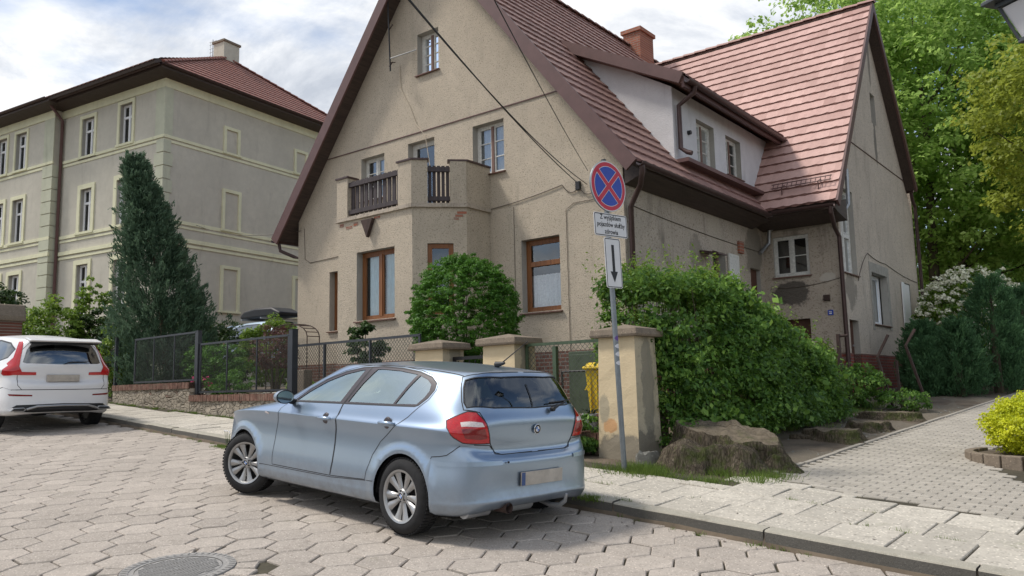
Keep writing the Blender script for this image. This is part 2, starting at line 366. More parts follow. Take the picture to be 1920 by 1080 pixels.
M['mullion'] = wood('bare_wood_mullion', (0.22, 0.13, 0.10), (0.12, 0.07, 0.055))
M['darkwood'] = wood('weathered_dark_boards', (0.075, 0.06, 0.062), (0.035, 0.028, 0.03), rough=0.7)
M['door'] = wood('brown_door', (0.12, 0.055, 0.035), (0.07, 0.03, 0.02))
M['sill'] = simple('brown_sill', (0.13, 0.06, 0.045), 0.45, var=0.2)
M['glass'] = glassmat('window_glass', (0.93, 0.95, 0.95), f0=0.10, bump=0.12)
M['glass_dim'] = glassmat('old_window_glass', (0.62, 0.66, 0.66), f0=0.14, bump=0.3)
M['room'] = simple('dark_room', (0.035, 0.035, 0.038), 0.9)
M['curtain'] = simple('pale_blue_curtain', (0.62, 0.76, 0.80), 0.9, var=0.1)
M['lace'] = simple('white_net_curtain', (0.88, 0.86, 0.88), 0.9, var=0.15, scale=30)
M['metal_dark'] = simple('anthracite_paint', (0.045, 0.05, 0.058), 0.45, metal=0.3, var=0.15)
M['metal_black'] = simple('black_iron', (0.02, 0.02, 0.022), 0.5, metal=0.3)
M['metal_green'] = simple('green_painted_steel', (0.055, 0.085, 0.05), 0.55, var=0.3)
M['wire'] = simple('chain_link_wire', (0.09, 0.10, 0.09), 0.55, metal=0.4)
M['rust'] = simple('rusty_steel', (0.06, 0.038, 0.032), 0.85, var=0.4, bump=0.5)
M['galv'] = simple('galvanised_steel', (0.21, 0.23, 0.245), 0.45, metal=0.55, var=0.15, scale=12)
M['cable'] = simple('black_cable', (0.018, 0.018, 0.02), 0.6)
M['cable_grey'] = simple('painted_cable', (0.12, 0.10, 0.08), 0.7)
M['cable_white'] = simple('cream_cable', (0.55, 0.47, 0.36), 0.6)
M['bark'] = bark('tree_bark', (0.12, 0.095, 0.07), (0.05, 0.04, 0.03))
def stumpmat():
    m = NT('cracked_stump_bark', 0.97, 0.1); v = m.coord((1, 1, 0.30)); d = m.voro(34, m.coord((1, 1, 0.16)), 'DISTANCE_TO_EDGE'); n = m.noise(16, 9, 0.8, v, 0.8); g = m.noise(3.5, 7, 0.75)
    c = m.ramp(n, [(0.32, (0.075, 0.06, 0.045)), (0.5, (0.16, 0.13, 0.095)), (0.68, (0.26, 0.22, 0.165))]); c = m.mix(m.ramp(d, [(0.02, 0.55), (0.16, 0.0)]), c, (0.05, 0.04, 0.03))
    c = m.mix(m.ramp(g, [(0.50, 0.0), (0.62, 0.75)]), c, (0.085, 0.11, 0.03)); m.color(c); nb = m.bump(m.ramp(d, [(0.0, 0.0), (0.2, 1.0)]), 0.6, 0.025); m.bump(n, 1.0, 0.05, nb); return m.mat
M['stump'] = stumpmat()
M['stump_top'] = bark('weathered_cut_wood', (0.20, 0.165, 0.12), (0.10, 0.082, 0.06), 12, 0.6)
M['rock'] = concrete('grey_rock', (0.23, 0.225, 0.20), moss=0.7, scale=20)
M['rubber'] = simple('tyre_rubber', (0.022, 0.022, 0.023), 0.8, 0.25, var=0.3, scale=20)
M['black'] = simple('black_plastic', (0.018, 0.018, 0.02), 0.5)
M['satin'] = simple('satin_dark_trim', (0.06, 0.05, 0.055), 0.3)
M['alloy'] = simple('silver_alloy', (0.38, 0.38, 0.38), 0.38, metal=0.75, var=0.08)
M['chrome'] = simple('chrome', (0.8, 0.8, 0.8), 0.12, metal=1.0)
M['seat'] = simple('dark_seat_cloth', (0.05, 0.05, 0.055), 0.9)
M['carglass'] = glassmat('car_side_glass', (0.50, 0.60, 0.56), (0.86, 1.0, 0.96), f0=0.42)
M['reardark'] = glassmat('tinted_rear_glass', (0.32, 0.38, 0.36), f0=0.09)
M['suvglass'] = glassmat('dark_rear_glass', (0.10, 0.11, 0.12), f0=0.16)
def carpaint(name, c, metal, rough, flake=0.0):
    m = NT(name, rough, 0.5); m.b.inputs['Metallic'].default_value = metal
    n = m.noise(3.0, 5, 0.6); m.color(m.mix(m.ramp(n, [(0.4, 0.0), (0.8, 0.12)]), c, tuple(x*0.8 for x in c)))
    sx_ = m.node('ShaderNodeSeparateXYZ'); m.l(m.coord(), sx_.inputs[0]); base_ = m.b.inputs['Base Color'].links[0].from_socket
    low = m.ramp(sx_.outputs[2], [(0.22, 0.55), (0.62, 0.0)]); d_ = m.math('MULTIPLY', low, m.ramp(m.noise(7, 8, 0.75), [(0.35, 0.25), (0.7, 1.0)])); m.color(m.mix(d_, base_, (0.20, 0.18, 0.15)))      # road dust on the lower panels
    m.l(m.math('ADD', m.math('MULTIPLY', d_, 0.4), rough), m.b.inputs['Roughness'])
    m.b.inputs['Coat Weight'].default_value = 0.45; m.b.inputs['Coat Roughness'].default_value = 0.05; return m.mat
M['blue'] = carpaint('ice_blue_metallic', (0.315, 0.395, 0.50), 0.84, 0.31)
M['white'] = carpaint('white_car_paint', (0.74, 0.74, 0.75), 0.0, 0.35)
M['pale'] = carpaint('pale_blue_car_paint', (0.35, 0.45, 0.55), 0.3, 0.4)
def lampmat(name, c, rough=0.12):
    m = NT(name, rough, 0.6); w = m.coord((1, 1, 1)); s_ = m.noise(60, 1, 0.5, m.coord((1, 1, 6)))
    m.color(m.mix(m.ramp(s_, [(0.4, 0.0), (0.6, 0.35)]), c, tuple(x*0.35 for x in c))); m.b.inputs['Coat Weight'].default_value = 0.45
    m.b.inputs['Coat Roughness'].default_value = 0.02; return m.mat
M['redlamp'] = lampmat('red_lamp_lens', (0.50, 0.006, 0.012)); M['darkred'] = lampmat('dark_red_lens', (0.22, 0.01, 0.014))
M['clearlamp'] = lampmat('clear_lamp_lens', (0.75, 0.66, 0.64)); M['amber'] = simple('amber_lens', (0.65, 0.38, 0.12), 0.2)
M['plate'] = simple('number_plate', (0.42, 0.38, 0.33), 0.6, var=0.25, scale=6); M['plateblue'] = simple('plate_blue', (0.05, 0.09, 0.22), 0.5)
M['sign_red'] = simple('sign_red', (0.50, 0.018, 0.045), 0.35, var=0.1); M['sign_blue'] = simple('sign_blue', (0.015, 0.055, 0.38), 0.35, var=0.1)
M['sign_white'] = simple('sign_white', (0.66, 0.66, 0.67), 0.4, var=0.06); M['sign_black'] = simple('sign_black', (0.012, 0.012, 0.014), 0.5)
M['yellowbin'] = simple('yellow_plastic', (0.72, 0.50, 0.02), 0.5, var=0.1)
M['pot'] = simple('clay_pot', (0.24, 0.10, 0.06), 0.8, var=0.2); M['bag'] = simple('white_plastic', (0.6, 0.6, 0.62), 0.5, var=0.2)
M['sticker'] = simple('faded_sticker', (0.62, 0.62, 0.66), 0.5, var=0.2); M['sticker_v'] = simple('violet_sticker', (0.12, 0.06, 0.25), 0.5)
M['iron'] = concrete('cast_iron_cover', (0.40, 0.385, 0.365), moss=0.3, scale=40)
M['lamp_metal'] = simple('lantern_grey', (0.06, 0.068, 0.072), 0.5, metal=0.3, var=0.1)
M['milk'] = simple('opal_panel', (0.58, 0.58, 0.60), 0.35)
M['leaf_maple'] = leafmat('maple_leaves', (0.15, 0.28, 0.05), (0.31, 0.48, 0.10), (0.50, 0.66, 0.20), 0.66)
M['leaf_olive'] = leafmat('olive_leaves', (0.17, 0.22, 0.03), (0.30, 0.36, 0.045), (0.45, 0.50, 0.085), 0.5)
M['leaf_bush'] = leafmat('round_bush_leaves', (0.035, 0.11, 0.012), (0.08, 0.21, 0.022), (0.16, 0.34, 0.035), 0.3)
M['leaf_hedge'] = leafmat('hedge_leaves', (0.026, 0.075, 0.014), (0.09, 0.20, 0.03), (0.28, 0.46, 0.08), 0.38)
M['leaf_dark'] = leafmat('dark_evergreen_leaves', (0.018, 0.045, 0.014), (0.04, 0.085, 0.02), (0.09, 0.15, 0.03), 0.25)
M['leaf_light'] = leafmat('light_green_leaves', (0.08, 0.15, 0.02), (0.16, 0.27, 0.035), (0.30, 0.42, 0.06), 0.4)
M['leaf_yellow'] = leafmat('golden_leaves', (0.34, 0.40, 0.015), (0.60, 0.64, 0.02), (0.80, 0.80, 0.06), 0.35)
M['needle'] = leafmat('juniper_needles', (0.04, 0.08, 0.045), (0.085, 0.15, 0.085), (0.17, 0.26, 0.16), 0.25, 0.7)
M['thuja'] = leafmat('thuja_sprays', (0.035, 0.09, 0.035), (0.075, 0.17, 0.07), (0.15, 0.29, 0.12), 0.3, 0.7)
M['leaf_red'] = leafmat('barberry_leaves', (0.06, 0.03, 0.03), (0.12, 0.055, 0.05), (0.20, 0.09, 0.07), 0.3)
M['blossom'] = simple('white_blossom', (0.78, 0.78, 0.62), 0.8); M['pinkflower'] = simple('pink_flower', (0.5, 0.04, 0.14), 0.7)
M['grass'] = leafmat('grass_blades', (0.06, 0.11, 0.02), (0.11, 0.18, 0.03), (0.21, 0.29, 0.06), 0.35)
M['wallgreen'] = simple('green_cabinet', (0.065, 0.09, 0.055), 0.6, var=0.3)
M['logo_blue'] = simple('roundel_blue', (0.03, 0.16, 0.5), 0.3)
M['mirrorglass'] = simple('mirror_glass', (0.25, 0.32, 0.36), 0.08, metal=1.0)
M['stucco_wing'] = stucco('stained_wing_render', (0.49, 0.42, 0.345), (0.27, 0.23, 0.18), stain=(0.10, 0.09, 0.075), stain_amt=0.75, grain=30, bstr=0.6,
   blobs=[((0.62, 6.6, 2.85), (0.5, 2, 0.38), (0.085, 0.075, 0.065), 0.9, 3.0), ((1.5, 6.6, 3.15), (0.2, 2, 0.12), (0.50, 0.46, 0.40), 0.95, 6.0), ((0.9, 6.6, 4.5), (0.9, 2, 0.16), (0.20, 0.175, 0.14), 0.7, 3.0)])
M['stucco_east'] = stucco('stained_east_render', (0.49, 0.42, 0.345), (0.27, 0.23, 0.18), stain=(0.10, 0.09, 0.075), stain_amt=0.7, grain=30, bstr=0.6,
   blobs=[((0, 3.9, 4.0), (2, 0.45, 0.55), (0.48, 0.42, 0.34), 0.55, 2.5), ((0, 2.9, 3.4), (2, 0.35, 0.5), (0.24, 0.21, 0.17), 0.7, 2.5), ((0, 6.0, 3.9), (2, 0.6, 0.7), (0.20, 0.175, 0.14), 0.8, 2.0), ((0, 3.4, 4.75), (2, 4.5, 0.28), (0.19, 0.165, 0.135), 0.8, 1.5)])
M['stucco_gable'] = stucco('stained_gable_render', (0.60, 0.52, 0.43), (0.36, 0.31, 0.25), stain=(0.14, 0.125, 0.10), stain_amt=0.5, grain=30, bstr=0.5,
   blobs=[((1.82, 10.55, 7.15), (2, 0.16, 0.75), (0.17, 0.155, 0.135), 0.85, 2.5), ((1.82, 10.5, 9.6), (2, 0.12, 0.9), (0.17, 0.155, 0.135), 0.75, 2.0), ((1.82, 7.3, 2.9), (2, 0.5, 0.5), (0.20, 0.18, 0.15), 0.7, 3.0), ((1.82, 12.9, 1.9), (2, 0.6, 0.4), (0.20, 0.18, 0.15), 0.6, 3.0)])
M['tile_gap_shade'] = simple('painted_tile_gap_shade', (0.17, 0.085, 0.07), 0.9, var=0.3)  # dark riser colour paints the shadow gap under each tile course
# ---------------------------------------------------------------- ground, road, pavement, path
def sheet(name, A, N, dz, mat, fn=None):
    A = np.asarray(A, float); N = np.asarray(N, float); aa, nn = np.meshgrid(A, N, indexing='ij')
    nn2 = nn + kerbn(aa)*np.exp(-np.abs(nn)/2.5) if fn is None else fn(aa, nn)
    x, y = P2(aa, nn2); z = G(x, y) + (dz(aa, nn) if callable(dz) else dz)
    V = np.stack([x, y, z], -1).reshape(-1, 3); m = len(N); i, j = np.meshgrid(np.arange(len(A)-1), np.arange(m-1), indexing='ij')
    b = (i*m+j).ravel(); F = np.stack([b, b+m, b+m+1, b+1], 1)
    o = bigmesh(name, V, F, mat, smooth=True); return tag(o, kind='structure')
Aax = np.concatenate([[-260, -150, -90, -60, -45, -36], np.arange(-30, 14, 0.5), [16, 20, 30, 50, 90, 150, 260]])
Nax = np.concatenate([[-200, -100, -50, -25, -14, -10], np.arange(-8, 0, 0.5), [-0.02, 0.02], np.arange(0.5, 16, 0.5), np.arange(16, 60, 3), [80, 130, 220, 400]])
def soil_h(aa, nn):
    h = np.where(nn > 0, 0.096, -0.035)
    g = np.where((nn > 1.9) & ((aa < 1.2)), 0.03*np.sin(aa*2.1)*np.sin(nn*1.7), 0.0)
    return h + g
sheet('ground', Aax, Nax, soil_h, M['soil'])

def pavers(name, polys, rnds, mat, bev=0.006, deep=0.03, dz=0.0, jit=0.0):
    """each polygon becomes a stone with a bevelled edge; polys in (a, n)"""
    V = []; F4 = []; F = []; rn = []; fr = []
    for poly, rv in zip(polys, rnds):
        p = np.array(poly); c = p.mean(0); n = len(p); b = len(V)
        tilt = RNG.normal(0, jit, 3) if jit else (0, 0, 0)
        d = p-c; L = np.hypot(d[:, 0], d[:, 1])[:, None]; inner = c + d*(1-bev*1.3/L)
        for k, ring in enumerate((inner, p, p)):
            for q in ring:
                x, y = P2(q[0], q[1]); z = G(x, y)+dz+tilt[0]+tilt[1]*(q[0]-c[0])*4+tilt[2]*(q[1]-c[1])*4 - (0, bev, deep)[k]
                V.append((x, y, z))
        F.append(tuple(range(b, b+n))); fr.append(rv)
        for k in range(2):
            for i in range(n): F.append((b+k*n+i, b+(k+1)*n+i, b+(k+1)*n+(i+1) % n, b+k*n+(i+1) % n)); fr.append(rv)
    me = bpy.data.meshes.new(name); me.from_pydata(V, [], F); me.materials.append(mat)
    a = me.attributes.new('rnd', 'FLOAT', 'FACE'); a.data.foreach_set('value', np.array(fr, dtype=np.float32))
    bm = bmesh.new(); bm.from_mesh(me); bmesh.ops.recalc_face_normals(bm, faces=bm.faces); bm.to_mesh(me); bm.free()
    o = bpy.data.objects.new(name, me); COL.objects.link(o); return tag(o, kind='structure')
# hexagonal road paving: two edges run parallel with the kerb
def clip_half(poly, fn):
    out = []
    for i in range(len(poly)):
        p, q = poly[i], poly[(i+1) % len(poly)]; a, b = fn(p), fn(q)
        if a >= 0: out.append(p)
        if (a >= 0) != (b >= 0):
            t = a/(a-b); out.append((p[0]+(q[0]-p[0])*t, p[1]+(q[1]-p[1])*t))
    return out
MANH = (-0.70, -3.49)       # manhole centre (a, n)
hexs = []; rv = []
S = 0.205; g = 0.008; CW, RH = 1.5*S, math.sqrt(3)*S
for i in range(-70, 24):
    for j in range(-26, 1):
        ca = i*CW; cn = -0.12+j*RH+(RH/2 if i % 2 else 0)
        x, y = P2(ca, cn)
        if y < 3.4 or abs(x) > 0.72*y+1.2 or y > 34: continue
        ja, jn, jr = random.gauss(0, 0.004), random.gauss(0, 0.004), random.gauss(0, 0.015)
        poly = [(ca+ja+(S-g)*math.cos(R(60*k)+jr), cn+jn+(S-g)*math.sin(R(60*k)+jr)) for k in range(6)]
        kn_ = float(kerbn(ca))-0.012
        poly = clip_half(poly, lambda p: kn_-p[1])
        if len(poly) < 3 or abs(sum(poly[k][0]*poly[(k+1) % len(poly)][1]-poly[(k+1) % len(poly)][0]*poly[k][1] for k in range(len(poly))))/2 < 0.008: continue
        if math.hypot(ca-MANH[0], cn-MANH[1]) < 0.53: continue
        hexs.append(poly); rv.append(min(1, max(0, random.gauss(0.5, 0.28))))
pavers('road', hexs, rv, M['hex'], bev=0.007, deep=0.03, jit=0.0018)
# small infill stones around the manhole
fill = []; fr_ = []
for k in range(18):
    t = 2*math.pi*k/18; r0, r1 = 0.40, 0.56
    fill.append([(MANH[0]+r*math.cos(t+u), MANH[1]+r*math.sin(t+u)) for r, u in ((r0, .02), (r1+random.uniform(-.01, .05), .03), (r1+random.uniform(-.01, .05), .31), (r0, .33))]); fr_.append(random.random())
pavers('road_infill', fill, fr_, M['hex'], bev=0.008, dz=0.001, jit=0.001)

# kerb stones
ks = MB(); a = -24.0
kerb_len = [1.0]
joints = []
while a < 9:
    L = 1.5 if a > -3 else random.choice([1.0, 1.2, 1.4])
    joints.append(a); a += L
for a0, a1 in zip(joints[:-1], joints[1:]):
    a0 += 0.008; a1 -= 0.008; dzr = random.uniform(-0.008, 0.006); bm_n = 0.012; segs = 4
    prof = [(0.0, -0.08), (0.002, KH-0.014), (0.010, KH-0.003), (0.022, KH), (0.135, KH+0.002), (0.145, KH-0.04)]
    vs = []
    for k in range(segs+1):
        a_ = a0+(a1-a0)*k/segs; nb = float(kerbn(a_))
        for q, (dn, dzz) in enumerate(prof):
            w = random.uniform(-0.003, 0.003) if q in (1, 2, 3) else 0
            vs.append(P3(a_, nb+dn+w, dzz+dzr+w*0.6))
    m_ = len(prof); 
    for k in range(segs):
        for j in range(m_-1):
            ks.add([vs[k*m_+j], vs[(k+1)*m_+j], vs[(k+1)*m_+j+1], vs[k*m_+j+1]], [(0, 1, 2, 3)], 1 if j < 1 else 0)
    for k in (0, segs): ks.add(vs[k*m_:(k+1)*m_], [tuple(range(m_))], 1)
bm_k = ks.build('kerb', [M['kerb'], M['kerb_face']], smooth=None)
tag(bm_k, kind='structure')

# pavement slabs (0.5 m, a little uneven)
slabs = []; sv = []
def pav_edge(a): return 1.22 if a < 1.3 else np.interp(a, [1.3, 2.2, 4, 12], [1.9, 1.55, 1.2, 1.0])
rows = 4
for r in range(rows):
    n0 = 0.15+r*0.505; off = 0.12 if r % 2 else 0.38; a = -26+off
    while a < 8:
        w = 0.50 if random.random() > 0.12 else 0.36
        ac = a+w/2; ne = float(pav_edge(ac)) - float(kerbn(ac))
        if ac < -5: ne = 1.48 - float(kerbn(ac))
        if n0 < ne-0.12:
            n1 = min(n0+0.495, ne) if r == rows-1 or n0+0.495 > ne+0.12 else n0+0.495
            j = lambda: random.gauss(0, 0.006)
            kb = lambda q: float(kerbn(q))
            slabs.append([(a+0.006+j(), kb(a)+n0+j()), (a+w-0.006+j(), kb(a+w)+n0+j()), (a+w-0.006+j(), kb(a+w)+n1+j()), (a+0.006+j(), kb(a)+n1+j())])
            sv.append(min(1, max(0, random.gauss(0.5, 0.3))))
        a += w
pavers('pavement', slabs, sv, M['slab'], bev=0.006, deep=0.04, dz=KH, jit=0.0022)
# brick path running away from the kerb beside the house
pb = []; pv = []
n = 1.0; row = 0
while n < 42:
    a = 1.36 + (0.1 if row % 2 else 0.0)
    while a < (9.0 if n < 3.2 else 6.6):
        ac = a+0.1
        if n+0.05 > float(pav_edge(ac))+0.03 and not (n > 3.05 and ac > float(np.interp(n, [3.0, 3.5, 4.4, 5.5, 7.0], [3.55, 3.2, 2.85, 2.7, 3.4])) and n < 7.0):
            x, y = P2(ac, n)
            if x < 0.7*y+0.8:
                pb.append([(a+0.004, n+0.004), (a+0.196, n+0.004), (a+0.196, n+0.096), (a+0.004, n+0.096)])
                pv.append(min(1, max(0, random.gauss(0.5, 0.28))))
        a += 0.2
    n += 0.1; row += 1
pavers('path', pb, pv, M['paver'], bev=0.006, deep=0.02, dz=KH+0.0, jit=0.0012)
# edging strip of the path, left side
es = MB(); n = 1.95
while n < 30:
    L = 1.0; dn = random.uniform(-0.01, 0.01)
    v = [P3(1.30+dn, n+0.01, KH+0.012), P3(1.355+dn, n+0.01, KH+0.012), P3(1.355+dn, n+L-0.01, KH+0.012), P3(1.30+dn, n+L-0.01, KH+0.012)]
    lo = [(a_, b_, c_-0.08) for a_, b_, c_ in v]
    es.add(v+lo, [(0, 1, 2, 3), (0, 4, 5, 1), (1, 5, 6, 2), (2, 6, 7, 3), (3, 7, 4, 0)]); n += L
tag(es.build('path_edging', M['paver']), kind='structure')
# trodden earth between hedge and path
sheet('verge', np.arange(-0.6, 1.31, 0.1), np.arange(1.9, 30, 0.25), lambda a, n: 0.104+0.018*np.sin(a*7+n)*np.sin(n*2.3+a*3)+0.0*a, M['dust'], fn=lambda a, n: n)
sheet('joint_bed', np.concatenate([np.arange(-26, 9, 0.5)]), [-13, -10, -8, -6, -4, -2, -1, -0.45], -0.020, M['joint'], fn=lambda a, n: np.where(n > -0.5, kerbn(a)-0.005, n))
sheet('joint_bed_raised', np.concatenate([np.arange(-26, 9, 0.5)]), [0.14, 0.6, 1.2, 1.7], KH-0.016, M['joint'], fn=lambda a, n: n+kerbn(a))
sheet('path_bed', np.arange(1.3, 9.6, 0.5), np.arange(1.0, 40, 0.5), KH-0.012, M['joint'], fn=lambda a, n: n)

# manhole
mh = thing('manhole_cover', 'round cast iron manhole cover with ribbed pattern set in the hexagon paving', 'manhole cover', P3(*MANH, 0.0), KANG)
sl = math.atan(0.072); mh.rotation_euler = (0, 0, 0)
mh.matrix_world = Matrix.Translation(P3(*MANH, 0.002)) @ Matrix.Rotation(R(4.1), 4, 'X') @ Matrix.Rotation(R(28), 4, 'Z')
b = MB(); b.lathe([(0.30, 0.004), (0.305, 0.0), (0.335, 0.0), (0.34, 0.006), (0.395, 0.006), (0.40, -0.02)], 64)
for k in range(44):
    t = 2*math.pi*k/44; c_, s_ = math.cos(t), math.sin(t)
    b.add([(0.345*c_-0.006*s_, 0.345*s_+0.006*c_, 0.011), (0.39*c_-0.008*s_, 0.39*s_+0.008*c_, 0.011), (0.39*c_+0.008*s_, 0.39*s_-0.008*c_, 0.011), (0.345*c_+0.006*s_, 0.345*s_-0.006*c_, 0.011)], [(0, 1, 2, 3)])
b.build('rim', M['iron'], mh, smooth=30)
b = MB(); b.lathe([(0.0, 0.0), (0.298, 0.0), (0.299, -0.02)], 64)
for i in range(-13, 14):
    for j in range(-7, 8):
        x = j*0.042 + (0.021 if i % 2 else 0); y = i*0.021
        if math.hypot(x, y) < 0.27: b.box(x-0.016, x+0.016, y-0.0055, y+0.0055, 0.0, 0.006)
b.build('lid', M['iron'], mh)
# ---------------------------------------------------------------- building kit
def placeM(x, y, z, rz): return Matrix.Translation((x, y, z)) @ Matrix.Rotation(rz, 4, 'Z')
FRONT = lambda x, z, y=0.0: placeM(x, y, z, 0)                 # opening seen from -y ; local x right, y inward, z up
EAST = lambda y, z, x=0.0: placeM(x, y, z, R(90))              # opening seen from +x
def window(par, Mx, w, h, frame, pane, cols=2, rows=1, depth=0.16, fw=0.055, sill=True, sillmat=None, curtain=None, muntin=0.022, midw=0.07, midmat=None, reveal=0.0, transom=None, name='window', sillout=0.06, room=True):
    """frame is the part, glass/sill/curtain its sub-parts"""
    b = MB(Mx); y0, y1 = depth, depth+0.06
    b.box(0, fw, y0, y1, 0, h); b.box(w-fw, w, y0, y1, 0, h); b.box(fw, w-fw, y0, y1, 0, fw); b.box(fw, w-fw, y0, y1, h-fw, h)
    mids = [w*(k+1)/cols for k in range(cols-1)]
    xs = [fw]+[v for m_ in mids for v in (m_-midw/2, m_+midw/2)]+[w-fw]
    if midmat is None:
        for m_ in mids: b.box(m_-midw/2, m_+midw/2, y0-0.01, y1, fw, h-fw)
    for k in range(cols):
        a, c = xs[2*k], xs[2*k+1]; sf = 0.03
        zb, zt = fw, h-fw
        b.box(a, a+sf, y0+0.008, y1-0.008, zb, zt); b.box(c-sf, c, y0+0.008, y1-0.008, zb, zt)
        b.box(a+sf, c-sf, y0+0.008, y1-0.008, zb, zb+sf); b.box(a+sf, c-sf, y0+0.008, y1-0.008, zt-sf, zt)
        for r_ in range(1, rows):
            z = zb+(zt-zb)*r_/rows; b.box(a+sf, c-sf, y0+0.015, y1-0.015, z-muntin/2, z+muntin/2)
        if transom: b.box(a+sf, c-sf, y0-0.006, y1, transom-0.05, transom+0.05)
    wobj = b.build(name, frame, par, bevel=0.004)
    if midmat is not None:
        b = MB(Mx)
        for m_ in mids: b.box(m_-midw/2, m_+midw/2, y0-0.012, y1, fw, h-fw)
        b.build('mullion', midmat, wobj, bevel=0.004)
    b = MB(Mx); b.add([(fw, y0+0.035, fw), (w-fw, y0+0.035, fw), (w-fw, y0+0.035, h-fw), (fw, y0+0.035, h-fw)], [(0, 1, 2, 3)])
    b.build('pane', pane, wobj)
    if room:
        b = MB(Mx); q = 0.002
        A_, B_, C_, D_ = (-q, y1+0.004), (w+q, y1+0.004), (w+q, y1+0.7), (-q, y1+0.7)
        b.add([(A_[0], A_[1], -q), (B_[0], B_[1], -q), (C_[0], C_[1], -q), (D_[0], D_[1], -q), (A_[0], A_[1], h+q), (B_[0], B_[1], h+q), (C_[0], C_[1], h+q), (D_[0], D_[1], h+q)],
              [(0, 1, 2, 3), (4, 7, 6, 5), (0, 3, 7, 4), (1, 5, 6, 2), (2, 6, 7, 3)])
        b.build('room', M['room'], wobj, recalc=False)
    if curtain:
        for (xa, xb, za, zb_, mt) in curtain:
            b = MB(Mx); n_ = int((xb-xa)*w/0.012)+2; vs = []
            for i in range(n_+1):
                x = w*(xa+(xb-xa)*i/n_); yy = y1+0.05+0.018*math.sin(i*0.95+math.sin(i*0.31)*1.3)
                vs += [(x, yy, h*za), (x, yy, h*zb_)]
            b.add(vs, [(2*i, 2*i+2, 2*i+3, 2*i+1) for i in range(n_)])
            b.build('curtain', mt, wobj, smooth=180)
    if sill:
        b = MB(Mx); b.prism([(-sillout, -0.045), (depth+0.01, -0.02), (depth+0.01, 0.0), (-sillout, -0.022)], 'x', -0.04, w+0.04)
        b.build('sill', sillmat or M['sill'], wobj)
    return wobj
def wallgrid(b, Mx, x0, x1, z0, z1, holes, depth=0.17, mi=0, rmi=1, step=None):
    """flat wall in the plane local y=0, facing -y, with rectangular openings (x0,x1,z0,z1) and reveals"""
    xs = sorted({x0, x1, *[h[0] for h in holes], *[h[1] for h in holes]}); zs = sorted({z0, z1, *[h[2] for h in holes], *[h[3] for h in holes]})
    old = b.M; b.M = (old @ Mx) if old is not None else Mx
    for i in range(len(xs)-1):
        for j in range(len(zs)-1):
            cx, cz = (xs[i]+xs[i+1])/2, (zs[j]+zs[j+1])/2
            if any(h[0] < cx < h[1] and h[2] < cz < h[3] for h in holes): continue
            b.add([(xs[i], 0, zs[j]), (xs[i+1], 0, zs[j]), (xs[i+1], 0, zs[j+1]), (xs[i], 0, zs[j+1])], [(0, 1, 2, 3)], mi)
    for h in holes:
        d = depth if len(h) < 5 else h[4]
        a, c, e, f = h[:4]
        b.add([(a, 0, e), (a, d, e), (a, d, f), (a, 0, f)], [(0, 1, 2, 3)], rmi); b.add([(c, 0, e), (c, 0, f), (c, d, f), (c, d, e)], [(0, 1, 2, 3)], rmi)
        b.add([(a, 0, e), (c, 0, e), (c, d, e), (a, d, e)], [(0, 1, 2, 3)], rmi); b.add([(a, 0, f), (a, d, f), (c, d, f), (c, 0, f)], [(0, 1, 2, 3)], rmi)
    b.M = old
def clip_obj(o, planes):
    """cut away the part of the mesh on the positive side of each plane (co, no), in local coordinates"""
    bm = bmesh.new(); bm.from_mesh(o.data)
    for co, no in planes:
        bmesh.ops.bisect_plane(bm, geom=bm.verts[:]+bm.edges[:]+bm.faces[:], plane_co=co, plane_no=no, clear_outer=True)
    bm.to_mesh(o.data); bm.free(); o.data.update(); return o
